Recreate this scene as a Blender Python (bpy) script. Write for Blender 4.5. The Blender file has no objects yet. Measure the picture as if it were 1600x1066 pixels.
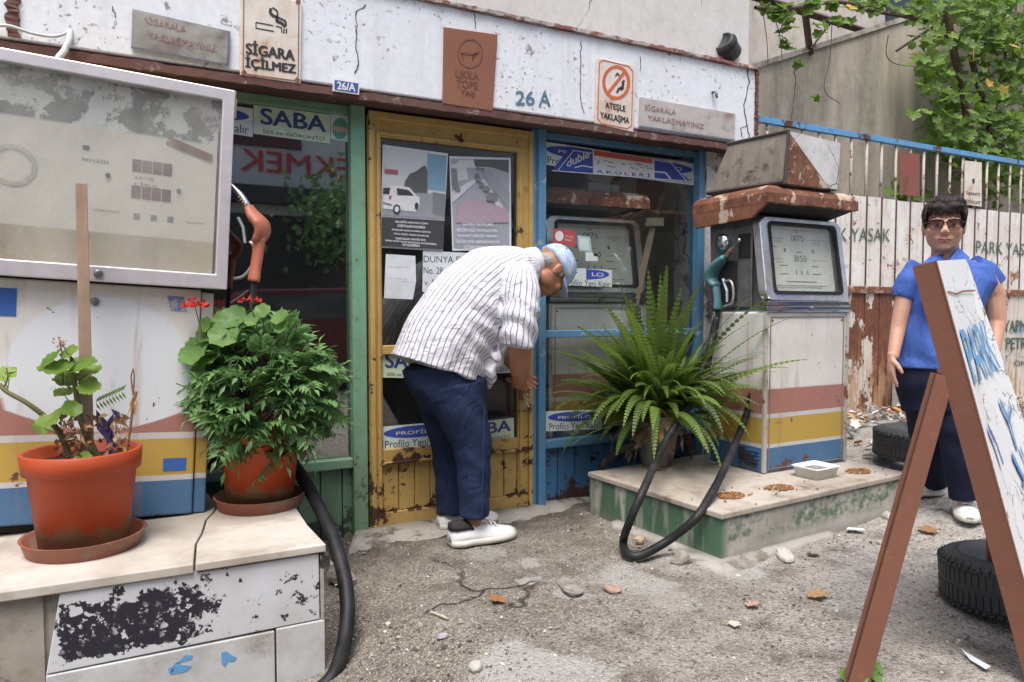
import bpy, bmesh, math, random
from mathutils import Vector, Matrix, noise as mnoise
random.seed(7)
R = math.radians
S = bpy.context.scene
COL = S.collection
# ------------------------------------------------------------------ camera, sky, sun, exposure
FPX, YAW, PIT, CH = 1110.0, R(27.2), R(2.55), 1.08
cam = bpy.data.cameras.new('camera'); cam.sensor_width = 36.0; cam.lens = FPX / 1600 * 36
cam.clip_start = .05; cam.clip_end = 300
camo = bpy.data.objects.new('camera', cam); COL.objects.link(camo)
camo.location = (0, 0, CH); camo.rotation_euler = (R(90) - PIT, 0, -YAW)
S.camera = camo
W = bpy.data.worlds.new('World'); S.world = W; W.use_nodes = True
wn = W.node_tree; bg = wn.nodes['Background']
sky = wn.nodes.new('ShaderNodeTexSky'); sky.sky_type = 'NISHITA'; sky.sun_disc = False
SUN_EL, SUN_AZ = R(66), R(215)
sky.sun_elevation = SUN_EL; sky.sun_rotation = SUN_AZ
sky.air_density = 1.0; sky.dust_density = 4.0; sky.ozone_density = 0.6
hs = wn.nodes.new('ShaderNodeHueSaturation'); hs.inputs['Saturation'].default_value = 0.95
wn.links.new(sky.outputs[0], hs.inputs['Color']); wn.links.new(hs.outputs[0], bg.inputs[0])
bg.inputs[1].default_value = 0.145
sl = bpy.data.lights.new('sun', 'SUN'); sl.energy = 1.5; sl.angle = R(28); sl.color = (1.0, .98, .95)
so = bpy.data.objects.new('sun', sl); COL.objects.link(so)
sd = Vector((math.sin(SUN_AZ) * math.cos(SUN_EL), math.cos(SUN_AZ) * math.cos(SUN_EL), math.sin(SUN_EL)))
so.rotation_euler = sd.to_track_quat('Z', 'Y').to_euler(); so.location = (0, -5, 12)
S.view_settings.view_transform = 'Standard'; S.view_settings.look = 'None'
S.view_settings.exposure = 0.92; S.view_settings.gamma = 1.0
S.cycles.max_bounces = 8; S.cycles.transparent_max_bounces = 12; S.cycles.use_denoising = True

# ------------------------------------------------------------------ measuring: pixel of the survey -> point of the place
fw = (math.sin(YAW), math.cos(YAW)); rt = (math.cos(YAW), -math.sin(YAW))
RT = Vector((rt[0], rt[1], 0)); FW = Vector((fw[0], fw[1], 0)); UP = Vector((0, 0, 1))
def ray(px, py):
    a = (px - 800) / FPX; b = -(py - 533) / FPX; s, c = math.sin(PIT), math.cos(PIT)
    return Vector((fw[0]*c + a*rt[0] + b*fw[0]*s, fw[1]*c + a*rt[1] + b*fw[1]*s, -s + b*c))
def D(px, py, d): return Vector((0, 0, CH)) + ray(px, py) * d
def Y(px, py, y): r = ray(px, py); return Vector((0, 0, CH)) + r * (y / r.y)
def G(px, py, z=0.0): r = ray(px, py); return Vector((0, 0, CH)) + r * ((z - CH) / r.z)
def RFL(px, py, yg, yt):            # where a mirror at y=yg sends the sight line at y=yt
    p = Y(px, py, yg); r = ray(px, py); r = Vector((r.x, -r.y, r.z)); return p + r * ((yt - yg) / r.y)

# ------------------------------------------------------------------ material kit
class N:
    def __init__(s, name):
        s.mt = bpy.data.materials.new(name); s.mt.use_nodes = True; s.t = s.mt.node_tree
        s.b = s.t.nodes['Principled BSDF']; s.o = s.t.nodes['Material Output']; s.co = None
    def n(s, ty): return s.t.nodes.new('ShaderNode' + ty)
    def l(s, a, b): s.t.links.new(a, b)
    def st(s, inp, v):
        if isinstance(v, bpy.types.NodeSocket): s.l(v, inp)
        elif isinstance(v, (tuple, list)) and inp.type == 'RGBA': inp.default_value = (v[0], v[1], v[2], 1)
        else: inp.default_value = v
    def obj(s, scale=None, off=None):
        if s.co is None: s.co = s.n('TexCoord').outputs['Object']
        if scale is None and off is None: return s.co
        mp = s.n('Mapping'); s.l(s.co, mp.inputs[0])
        if scale: mp.inputs['Scale'].default_value = scale
        if off: mp.inputs['Location'].default_value = off
        return mp.outputs[0]
    def noise(s, sc, det=5, ro=.6, vec=None, dist=0.0):
        x = s.n('TexNoise'); s.l(vec or s.obj(), x.inputs['Vector'])
        x.inputs['Scale'].default_value = sc; x.inputs['Detail'].default_value = det
        x.inputs['Roughness'].default_value = ro; x.inputs['Distortion'].default_value = dist
        return x.outputs['Fac']
    def voro(s, sc, feat='F1', vec=None, out='Distance', rnd=1.0):
        x = s.n('TexVoronoi'); x.feature = feat; s.l(vec or s.obj(), x.inputs['Vector'])
        x.inputs['Scale'].default_value = sc; x.inputs['Randomness'].default_value = rnd
        return x.outputs[out]
    def warp(s, amt, sc, base=None):
        x = s.n('TexNoise'); x.inputs['Scale'].default_value = sc; x.inputs['Detail'].default_value = 4
        s.l(base or s.obj(), x.inputs['Vector'])
        a = s.n('VectorMath'); a.operation = 'SUBTRACT'; s.l(x.outputs['Color'], a.inputs[0]); a.inputs[1].default_value = (.5, .5, .5)
        b = s.n('VectorMath'); b.operation = 'SCALE'; s.l(a.outputs[0], b.inputs[0]); b.inputs['Scale'].default_value = amt
        c = s.n('VectorMath'); c.operation = 'ADD'; s.l(base or s.obj(), c.inputs[0]); s.l(b.outputs[0], c.inputs[1])
        return c.outputs[0]
    def th(s, v, a, b):
        x = s.n('MapRange'); s.l(v, x.inputs[0]); x.inputs[1].default_value = a; x.inputs[2].default_value = b; return x.outputs[0]
    def m(s, op, a, b=0.0, c=None):
        x = s.n('Math'); x.operation = op; s.st(x.inputs[0], a); s.st(x.inputs[1], b)
        if c is not None: s.st(x.inputs[2], c)
        return x.outputs[0]
    def mix(s, f, a, b, mode='MIX'):
        x = s.n('Mix'); x.data_type = 'RGBA'; x.blend_type = mode
        s.st(x.inputs[0], f); s.st(x.inputs[6], a); s.st(x.inputs[7], b); return x.outputs[2]
    def xyz(s, vec=None):
        x = s.n('SeparateXYZ'); s.l(vec or s.obj(), x.inputs[0]); return x.outputs
    def ramp(s, v, stops, const=True):
        x = s.n('ValToRGB'); r = x.color_ramp
        if const: r.interpolation = 'CONSTANT'
        while len(r.elements) > 1: r.elements.remove(r.elements[0])
        r.elements[0].position = stops[0][0]; r.elements[0].color = (*stops[0][1], 1)
        for p, c in stops[1:]:
            e = r.elements.new(p); e.color = (*c, 1)
        s.l(v, x.inputs[0]); return x.outputs[0]
    def attr(s, name):
        x = s.n('Attribute'); x.attribute_name = name; return x.outputs['Fac']
    def bump(s, h, st=.4, d=.01):
        x = s.n('Bump'); x.inputs['Strength'].default_value = st; x.inputs['Distance'].default_value = d
        s.l(h, x.inputs['Height']); s.l(x.outputs[0], s.b.inputs['Normal'])
    def fin(s, col, ro=.6, metal=0.0, spec=.5):
        s.st(s.b.inputs['Base Color'], col); s.st(s.b.inputs['Roughness'], ro); s.st(s.b.inputs['Metallic'], metal)
        s.b.inputs['Specular IOR Level'].default_value = spec; return s.mt

def worn(name, base, under, sc=9, thr=.62, soft=.03, under2=None, ro=.55, grime=.35, grc=(.16, .12, .08), streak=0.0, bumpst=.35, metal=0.0, fine=0, cracks=None, det=9, floorrust=None, lines=None, sat=1.0):
    """paint: colour, mottling, chips down to an under-colour, runs and grime"""
    n = N(name)
    big = n.noise(2.3, 4); fin = n.noise(38, 6, .7)
    c = n.mix(n.m('MULTIPLY', n.th(big, .38, .68), grime), base, grc)
    c = n.mix(n.m('MULTIPLY', n.th(n.noise(11, 7, .7), .48, .68), grime*.7), c, tuple(v*.7 for v in grc))
    c = n.mix(n.m('MULTIPLY', n.th(fin, .42, .72), .3), c, tuple(v * .6 for v in base))
    if streak:
        sk = n.noise(7, 5, .6, n.obj((3.0, 3.0, .22)))
        c = n.mix(n.m('MULTIPLY', n.th(sk, .5, .72), streak), c, grc)
    src = n.noise(sc, det, .68, n.warp(.05, 6))
    if floorrust:
        z = n.xyz()[2]; src = n.m('ADD', src, n.m('MULTIPLY', n.th(z, floorrust[1], floorrust[0]), floorrust[2]))
    if lines:
        X = n.xyz(); acc = None
        for ax, val, wd, amt in lines:
            k = n.m('MULTIPLY', n.th(n.m('ABSOLUTE', n.m('SUBTRACT', X[ax], val)), wd, 0.0), amt); acc = k if acc is None else n.m('MAXIMUM', acc, k)
        src = n.m('ADD', src, acc)
    chip = n.th(src, thr, thr + soft)
    uc = n.mix(n.noise(22, 5), under, under2 or tuple(v * .5 for v in under))
    c = n.mix(chip, c, uc)
    h = n.m('SUBTRACT', n.m('MULTIPLY', fin, .25), chip)
    if fine:
        f2 = n.m('MULTIPLY', n.th(n.noise(fine, 3, .5), .60, .64), n.th(n.noise(2.7, 3), .52, .60)); c = n.mix(n.m('MULTIPLY', f2, .75), c, under)
    if cracks:
        v = n.voro(cracks[0], 'DISTANCE_TO_EDGE', n.warp(.16, 4)); ck = n.th(v, cracks[1], 0)
        ck = n.m('MULTIPLY', ck, n.th(n.noise(1.7, 2), .47, .55)); c = n.mix(ck, c, (.05, .045, .045)); h = n.m('SUBTRACT', h, ck)
    n.bump(h, bumpst, .004)
    return n.fin(c, n.mix(chip, (ro, ro, ro), (.85, .85, .85)), metal)

def plain(name, base, ro=.5, metal=0.0, var=.2, sc=30, bst=.08, spec=.5):
    n = N(name); f = n.noise(sc, 5)
    c = n.mix(n.m('MULTIPLY', n.th(f, .35, .75), 1.0), tuple(min(1, v * (1 + var * .5)) for v in base), tuple(v * (1 - var) for v in base))
    n.bump(f, bst, .003); return n.fin(c, ro, metal, spec)

def ink(name, base, wearout=.0):
    n = N(name); f = n.noise(60, 5)
    c = n.mix(n.th(f, .3, .8), base, tuple(v * .8 + .02 for v in base))
    m = n.fin(c, .55)
    if wearout:
        tr = n.n('BsdfTransparent'); mx = n.n('MixShader'); k = n.th(n.noise(45, 6, .7), .5 + .3 * (1 - wearout) - .12, .5 + .3 * (1 - wearout))
        n.l(k, mx.inputs[0]); n.l(n.b.outputs[0], mx.inputs[1]); n.l(tr.outputs[0], mx.inputs[2]); n.l(mx.outputs[0], n.o.inputs[0])
    return m

def glass(name, dust=.08, refl=1.0, ior=1.6, dustcol=(.5, .5, .47), tint=(.96, .975, .97)):
    n = N(name); tr = n.n('BsdfTransparent'); tr.inputs[0].default_value = (*tint, 1)
    gl = n.n('BsdfGlossy'); gl.inputs['Roughness'].default_value = .015
    fr = n.n('Fresnel'); fr.inputs[0].default_value = ior
    k = n.m('MULTIPLY', fr.outputs[0], refl); mx = n.n('MixShader'); n.l(k, mx.inputs[0]); n.l(tr.outputs[0], mx.inputs[1]); n.l(gl.outputs[0], mx.inputs[2])
    df = n.n('BsdfDiffuse'); df.inputs[0].default_value = (*dustcol, 1)
    d = n.m('MULTIPLY', n.m('ADD', n.th(n.noise(3.5, 6, .65, n.obj((1, 1, .45))), .3, .8), n.m('MULTIPLY', n.th(n.noise(90, 2), .66, .74), .8)), dust)
    m2 = n.n('MixShader'); n.l(d, m2.inputs[0]); n.l(mx.outputs[0], m2.inputs[1]); n.l(df.outputs[0], m2.inputs[2])
    n.l(m2.outputs[0], n.o.inputs[0]); return n.mt

def leafmat(name, a, b, ro=.45, trans=.3, spec=.4):
    n = N(name); t = n.attr('tint'); c = n.mix(t, a, b)
    c = n.mix(n.m('MULTIPLY', n.th(n.noise(60, 3), .4, .7), .3), c, tuple(v * .6 for v in a))
    n.fin(c, ro, 0, spec); tl = n.n('BsdfTranslucent'); n.l(n.mix(.6, c, tuple(min(1, v * 1.6) for v in b)), tl.inputs[0])
    mx = n.n('MixShader'); mx.inputs[0].default_value = trans; n.l(n.b.outputs[0], mx.inputs[1]); n.l(tl.outputs[0], mx.inputs[2]); n.l(mx.outputs[0], n.o.inputs[0])
    return n.mt

# ------------------------------------------------------------------ object kit
ORG = {}
def T(name, label, cat, loc=(0, 0, 0), group=None):
    o = bpy.data.objects.new(name, None); COL.objects.link(o); o.location = loc; o.empty_display_size = .1
    o['label'] = label; o['category'] = cat; ORG[o.name] = Vector(loc)
    if group: o['group'] = group
    return o
def link(name, me, parent):
    o = bpy.data.objects.new(name, me); COL.objects.link(o)
    if parent: o.parent = parent
    ORG[o.name] = ORG[parent.name] if parent else Vector()
    if parent: me.transform(Matrix.Translation(-ORG[parent.name]))
    return o
def tag(o, label, cat, group=None, kind=None):
    if label: o['label'] = label
    if cat: o['category'] = cat
    if group: o['group'] = group
    if kind: o['kind'] = kind
    return o
def frame(d, hint=Vector((0, 0, 1))):
    d = d.normalized(); s = hint.cross(d)
    if s.length < 1e-4: s = Vector((1, 0, 0)).cross(d)
    if s.length < 1e-4: s = Vector((0, 1, 0)).cross(d)
    s.normalize(); return d, s, d.cross(s)
def cr(pts, n=6):
    pts = [Vector(p) for p in pts]; P = [2*pts[0]-pts[1]] + pts + [2*pts[-1]-pts[-2]]; out = []
    for i in range(1, len(P) - 2):
        a, b, c, d = P[i-1:i+3]
        for k in range(n):
            t = k / n
            out.append(.5 * ((2*b) + (c-a)*t + (2*a-5*b+4*c-d)*t*t + (3*b-a-3*c+d)*t**3))
    out.append(pts[-1]); return out
def lerp1(vals, t):
    x = t * (len(vals) - 1); i = min(int(x), len(vals) - 2); return vals[i] + (vals[i+1] - vals[i]) * (x - i)

FONTS = {}
def textmesh(s, bold=0.0):
    k = (s, bold)
    if k in FONTS: return FONTS[k]
    cu = bpy.data.curves.new('t', 'FONT'); cu.body = s; cu.offset = bold; cu.resolution_u = 4
    o = bpy.data.objects.new('t', cu); COL.objects.link(o)
    dg = bpy.context.evaluated_depsgraph_get(); me = bpy.data.meshes.new_from_object(o.evaluated_get(dg))
    vs = [v.co.copy() for v in me.vertices]; fs = [tuple(p.vertices) for p in me.polygons]
    bpy.data.objects.remove(o); bpy.data.curves.remove(cu); bpy.data.meshes.remove(me)
    FONTS[k] = (vs, fs); return FONTS[k]

class MB:
    def __init__(s): s.bm = bmesh.new()
    def face(s, vs):
        try: return s.bm.faces.new(vs)
        except ValueError: return None
    def hexa(s, a, b):           # two matching loops of points
        n = len(a); A = [s.bm.verts.new(p) for p in a]; B = [s.bm.verts.new(p) for p in b]
        s.face(A[::-1]); s.face(B)
        for i in range(n): s.face([A[i], A[(i+1) % n], B[(i+1) % n], B[i]])
        return s
    def box(s, x0, x1, y0, y1, z0, z1):
        return s.hexa([(x0,y0,z0),(x1,y0,z0),(x1,y1,z0),(x0,y1,z0)], [(x0,y0,z1),(x1,y0,z1),(x1,y1,z1),(x0,y1,z1)])
    def prism(s, pts, off):
        off = Vector(off); p = [Vector(q) for q in pts]; return s.hexa(p, [q + off for q in p])
    def plate(s, pts, y, th):    # pixel outline on the plane y, thickness th away from the viewer
        return s.prism([Y(px, py, y) for px, py in pts], (0, th, 0))
    def sheet(s, pts):
        s.face([s.bm.verts.new(Vector(p)) for p in pts]); return s
    def loft(s, rings, cap=True):
        V = [[s.bm.verts.new(p) for p in r] for r in rings]; n = len(V[0])
        for a, b in zip(V, V[1:]):
            for i in range(n): s.face([a[i], a[(i+1) % n], b[(i+1) % n], b[i]])
        if cap: s.face(V[0][::-1]); s.face(V[-1])
        return s
    def tube(s, pts, rad, seg=8, side=None, cap=True):
        pts = [Vector(p) for p in pts]; m = len(pts); rings = []; ps = None
        for i, p in enumerate(pts):
            d = (pts[min(i+1, m-1)] - pts[max(i-1, 0)])
            if d.length < 1e-9: d = Vector((0, 0, 1))
            d.normalize()
            if ps is None: _, ps, _ = frame(d, Vector(side).cross(d).cross(d) if False else Vector((0, 0, 1)))
            if side is not None and i >= 0: ps = Vector(side)
            sv = ps - d * ps.dot(d)
            if sv.length < 1e-6: _, sv, _ = frame(d)
            sv.normalize(); ps = sv; u = d.cross(sv)
            r = rad if isinstance(rad, (int, float, tuple)) else lerp1([Vector((q if isinstance(q, tuple) else (q, q))) for q in rad], i / max(1, m-1))
            a, b = (r, r) if isinstance(r, (int, float)) else (r[0], r[1])
            rings.append([p + sv * (a * math.cos(k*2*math.pi/seg)) + u * (b * math.sin(k*2*math.pi/seg)) for k in range(seg)])
        return s.loft(rings, cap)
    def lathe(s, prof, c, seg=24, ax=None, close=False):
        c = Vector(c); d, u, v = frame(Vector(ax) if ax else UP, Vector((0, 1, 0)))
        rings = [[c + d*z + u*(r*math.cos(k*2*math.pi/seg)) + v*(r*math.sin(k*2*math.pi/seg)) for k in range(seg)] for r, z in prof]
        if close: rings.append(rings[0])
        return s.loft(rings, not close)
    def ell(s, c, r, rot=None, seg=16, ri=10):
        c = Vector(c); rot = rot or Matrix.Identity(3); rings = []
        for i in range(1, ri):
            t = math.pi * i / ri
            rings.append([c + rot @ Vector((r[0]*math.sin(t)*math.cos(k*2*math.pi/seg), r[1]*math.sin(t)*math.sin(k*2*math.pi/seg), -r[2]*math.cos(t))) for k in range(seg)])
        V = [[s.bm.verts.new(p) for p in q] for q in rings]
        for a, b in zip(V, V[1:]):
            for i in range(seg): s.face([a[i], a[(i+1) % seg], b[(i+1) % seg], b[i]])
        a = s.bm.verts.new(c + rot @ Vector((0, 0, -r[2]))); b = s.bm.verts.new(c + rot @ Vector((0, 0, r[2])))
        for i in range(seg): s.face([V[0][(i+1) % seg], V[0][i], a]); s.face([V[-1][i], V[-1][(i+1) % seg], b])
        return s
    def text(s, t, p0, p1, h, bold=0.0, up=UP, jit=0.0, skew=0.0):
        vs, fs = textmesh(t, 0.0)
        if not vs: return s
        p0, p1 = Vector(p0), Vector(p1); r = p1 - p0; wd = r.length; r.normalize(); nn = r.cross(up).normalized()
        x0 = min(v.x for v in vs); x1 = max(v.x for v in vs); y0 = min(v.y for v in vs); y1 = max(v.y for v in vs)
        q = bold*h*.9
        for k, (ax_, ay_) in enumerate(((0, 0), (-q, 0), (q, 0), (0, q*.6), (0, -q*.6)) if bold >= .02 else ((0, 0),)):
            V = [s.bm.verts.new(p0 + nn*(.00012*k) + r * ((v.x-x0)/(x1-x0)*wd + ax_) + up * ((v.y-y0)/(y1-y0)*h + ay_)) for v in vs]
            for f in fs: s.face([V[i] for i in f])
        return s
    def ptext(s, t, a, b, hp, y, bold=0.0):      # from pixel a (baseline start) to b (baseline end), letters hp pixels high, plane y
        p0 = Y(a[0], a[1], y); p1 = Y(b[0], b[1], y); p1.z = p0.z + (p1.z - p0.z)
        h = (Y(a[0], a[1] - hp, y) - p0).length
        return s.text(t, p0, p1, h, bold)
    def build(s, name, mat, parent=None, smooth=False, bevel=0.0, bseg=2, autos=None):
        bmesh.ops.recalc_face_normals(s.bm, faces=s.bm.faces) if not getattr(s, 'flat', False) else None
        me = bpy.data.meshes.new(name); s.bm.to_mesh(me); s.bm.free()
        me.materials.append(mat); o = link(name, me, parent)
        if smooth: me.polygons.foreach_set('use_smooth', [True] * len(me.polygons))
        if bevel:
            b = o.modifiers.new('b', 'BEVEL'); b.width = bevel; b.segments = bseg; b.limit_method = 'ANGLE'; b.angle_limit = R(40)
        return o

class MD:                        # many small faces with a colour variation of their own
    def __init__(s): s.v = []; s.f = []; s.t = []
    def add(s, vs, fs, tint):
        k = len(s.v); s.v += [tuple(p) for p in vs]; s.f += [tuple(i + k for i in f) for f in fs]; s.t += [tint] * len(vs)
    def leaf(s, b, d, nrm, L, Wd, tint, droop=.15):
        d = d.normalized(); sd = d.cross(nrm)
        if sd.length < 1e-4: sd = d.orthogonal()
        sd.normalize(); u = sd.cross(d)
        m = b + d*L*.45; t = b + d*L*.97 - u*L*droop
        s.add([b, m + sd*Wd + u*Wd*.35, m, m - sd*Wd + u*Wd*.35, t], [(0,2,1),(0,3,2),(2,4,1),(2,3,4)], tint)
    def disc(s, c, nrm, up, rad, tint, lob=9, depth=.08, cup=.25, n=27, sharp=False):
        nrm = nrm.normalized(); a = up - nrm*up.dot(nrm)
        a = a.normalized() if a.length > 1e-4 else nrm.orthogonal().normalized(); b = nrm.cross(a)
        vs = [c]; ring = []
        for k in range(n):
            th = 2*math.pi*k/n; w = math.cos(th*lob)
            rr = rad*(1 + depth*w) if not sharp else rad*(.70 + .30*abs(math.cos(th*lob/2))**1.1)*(1.0 if abs(th-math.pi) > .45 else .62)*(1+.05*math.cos(th*17))
            dz = cup*rad*(1 + .35*math.sin(th*3+tint*9))
            ring.append((th, rr, dz))
        fo = rad*.05
        for q, zq in ((.5, .28), (1.0, 1.0)):
            for k, (th, rr, dz) in enumerate(ring): vs.append(c + a*rr*q*math.cos(th) + b*rr*q*math.sin(th) + nrm*(dz*zq + (fo if k % 2 else -fo)*q))
        s.add(vs, [(0, 1+k, 1+(k+1) % n) for k in range(n)] + [(1+k, 1+n+k, 1+n+(k+1) % n, 1+(k+1) % n) for k in range(n)], tint)
    def blob(s, c, r, tint, sq=.6):
        ax = [Vector((random.gauss(0,1), random.gauss(0,1), random.gauss(0,1))).normalized() for _ in range(1)][0]
        d, u, v = frame(ax); q = [random.uniform(.7, 1.2) for _ in range(6)]
        p = [c+d*r*q[0], c-d*r*q[1], c+u*r*q[2], c-u*r*q[3], c+v*r*sq*q[4], c-v*r*sq*q[5]]
        s.add(p, [(0,2,4),(2,1,4),(1,3,4),(3,0,4),(2,0,5),(1,2,5),(3,1,5),(0,3,5)], tint)
    def tube(s, pts, r0, r1, tint, seg=5):
        m = len(pts); vs = []; fs = []
        for i, p in enumerate(pts):
            d, u, v = frame(pts[min(i+1, m-1)] - pts[max(i-1, 0)]); r = r0 + (r1-r0)*i/(m-1)
            vs += [p + u*r*math.cos(k*2*math.pi/seg) + v*r*math.sin(k*2*math.pi/seg) for k in range(seg)]
        for i in range(m-1):
            fs += [(i*seg+k, i*seg+(k+1) % seg, (i+1)*seg+(k+1) % seg, (i+1)*seg+k) for k in range(seg)]
        s.add(vs, fs, tint)
    def build(s, name, mat, parent=None, smooth=True):
        me = bpy.data.meshes.new(name); me.from_pydata(s.v, [], s.f); me.update()
        a = me.attributes.new('tint', 'FLOAT', 'POINT'); a.data.foreach_set('value', s.t)
        me.materials.append(mat)
        if smooth: me.polygons.foreach_set('use_smooth', [True] * len(me.polygons))
        return link(name, me, parent)

def solid(name, mb, mat, parent, vox=.005, it=3, stripe=None, ripple=0.0, rsc=9):
    """one continuous skin over overlapping masses"""
    me0 = bpy.data.meshes.new(name); bmesh.ops.recalc_face_normals(mb.bm, faces=mb.bm.faces); mb.bm.to_mesh(me0); mb.bm.free()
    o = bpy.data.objects.new(name + '_tmp', me0); COL.objects.link(o)
    r = o.modifiers.new('r', 'REMESH'); r.mode = 'VOXEL'; r.voxel_size = vox; r.use_smooth_shade = True
    if it:
        q = o.modifiers.new('s', 'SMOOTH'); q.factor = .5; q.iterations = it
    dg = bpy.context.evaluated_depsgraph_get(); me = bpy.data.meshes.new_from_object(o.evaluated_get(dg))
    bpy.data.objects.remove(o); bpy.data.meshes.remove(me0); me.name = name
    if ripple:
        nn = [v.normal.copy() for v in me.vertices]
        for v, q in zip(me.vertices, nn):
            p = v.co
            k = ripple(p) if callable(ripple) else ripple * (mnoise.noise(p*rsc) + .5*mnoise.noise(p*rsc*2.3))
            v.co = p + q * k
    if stripe:
        a = me.attributes.new('stripe', 'FLOAT', 'POINT'); a.data.foreach_set('value', [stripe(v.co) for v in me.vertices])
    me.materials.clear(); me.materials.append(mat); me.polygons.foreach_set('use_smooth', [True]*len(me.polygons))
    return link(name, me, parent)

def copy_tree(o, parent=None, moved=None):
    c = o.copy(); COL.objects.link(c); c.parent = parent
    for ch in [x for x in COL.objects if x.parent == o]: copy_tree(ch, c)
    return c
# ------------------------------------------------------------------ materials
WHITEWALL = worn('old_white_paint', (.75, .785, .83), (.22, .16, .15), sc=7, thr=.63, soft=.02, under2=(.40, .37, .36), ro=.75, grime=.16, grc=(.50, .48, .47), streak=.25, fine=40, bumpst=.5)
UPPERWALL = worn('cream_plaster', (.66, .65, .63), (.45, .43, .40), sc=4, thr=.62, soft=.1, ro=.85, grime=.35, grc=(.46, .43, .40), streak=.2, cracks=(1.1, .005), bumpst=.4)
MAROON = worn('maroon_trim', (.115, .045, .04), (.42, .38, .36), sc=13, thr=.58, soft=.05, under2=(.10, .07, .06), ro=.8, bumpst=.6)
SOFFIT = worn('soffit_maroon', (.07, .03, .028), (.16, .13, .09), sc=9, thr=.6, ro=.9)
GREEN = worn('green_frame_paint', (.17, .36, .235), (.05, .09, .06), sc=11, thr=.63, under2=(.05, .03, .02), ro=.5, streak=.3, fine=30)
DGREEN = worn('green_plank_paint', (.16, .29, .19), (.05, .07, .05), sc=9, thr=.60, ro=.6, streak=.6, grc=(.04, .045, .035), floorrust=(.02, .2, .12))
YELLOW = worn('ochre_door_paint', (.51, .345, .115), (.10, .035, .02), sc=10, thr=.635, soft=.02, under2=(.03, .018, .014), ro=.5, grime=.35, grc=(.30, .18, .04), streak=.3, fine=26, floorrust=(.15, .75, .045), lines=[(2, .335, .03, .11), (2, .088, .03, .12), (2, .395, .014, .06), (0, -.985, .02, .08), (0, -.252, .022, .07), (0, -1.05, .012, .06)])
BLUE = worn('blue_frame_paint', (.075, .25, .44), (.40, .42, .42), sc=8, thr=.625, under2=(.05, .05, .06), ro=.45, streak=.2, fine=25)
BLUED = worn('blue_plank_paint', (.05, .17, .34), (.07, .03, .025), sc=8, thr=.6, under2=(.02, .015, .014), ro=.6, streak=.4, grc=(.03, .035, .05), floorrust=(.02, .4, .12))
PIER = worn('peeled_pier', (.66, .65, .62), (.05, .045, .04), sc=4.5, thr=.525, soft=.02, under2=(.33, .28, .25), ro=.9, grime=.4, fine=20, cracks=(3.0, .02), bumpst=.8)
CONC = N('stained_concrete')
_n = CONC; _s = _n.noise(2.2, 5, .6, _n.obj((1.3, 1.3, .16))); _c = _n.mix(_n.th(_s, .36, .66), (.50, .44, .355), (.20, .18, .145))
_c = _n.mix(_n.m('MULTIPLY', _n.th(_n.noise(14, 8, .7), .4, .75), .4), _c, (.58, .53, .45))
_n.bump(_n.noise(24, 8, .7), .5, .01); CONC = _n.fin(_c, .9)
HOUSEWALL = worn('beige_render', (.56, .50, .44), (.44, .39, .34), sc=1.4, thr=.5, soft=.3, ro=.9, grime=.3, streak=.3)
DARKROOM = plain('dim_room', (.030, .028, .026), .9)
ROOMBEIGE = plain('room_board', (.46, .41, .32), .85, var=.3, sc=5)
GLASSG = glass('window_glass_dark', dust=.02, refl=4.2, ior=1.7)
GLASSD = glass('door_glass', dust=.04, refl=1.3, ior=1.6)
GLASSB = glass('window_glass_clear', dust=.03, refl=.6, ior=1.5)
IRON = worn('rusty_brown_iron', (.19, .078, .05), (.09, .04, .027), sc=12, thr=.57, soft=.1, under2=(.33, .15, .07), ro=.7, grime=.4, grc=(.27, .11, .06), bumpst=.25)
BLK = ink('black_ink', (.02, .02, .022)); NAVY = ink('navy_ink', (.03, .06, .22)); WHT = ink('white_ink', (.78, .79, .80))
BLKW = ink('worn_black_ink', (.03, .03, .03), .35); REDINK = ink('red_ink', (.55, .10, .05)); ROYAL = ink('royal_blue_ink', (.035, .075, .40))
GREENINK = ink('dark_green_ink', (.06, .12, .09), .45); BLUEW = ink('worn_blue_ink', (.08, .19, .29), .68); RUSTINK = ink('faded_red_ink', (.33, .20, .17), .62)
RUSTDK = ink('dark_rust_ink', (.17, .06, .035), .5); CYANPAINT = ink('brush_blue', (.12, .33, .60), .25); SERIF = ink('sticker_black', (.04, .05, .055))
STICK = plain('sticker_white', (.62, .70, .70), .4, var=.12); STICKY = plain('sticker_pale_yellow', (.56, .66, .50), .4, var=.15)
PAPER = plain('paper_white', (.62, .66, .68), .7, var=.2, sc=8, bst=.3)
CHROME = plain('brushed_chrome', (.62, .62, .62), .22, 1.0, var=.15, sc=60)
ALU = plain('aluminium_frame', (.78, .74, .76), .35, .55, var=.1, sc=20)
STEELG = plain('grey_steel', (.20, .20, .20), .4, .6, var=.4, sc=12)
RUBBER = plain('black_rubber', (.018, .019, .021), .6, var=.6, sc=14, bst=.25, spec=.35)
SKIN0 = None

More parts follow.
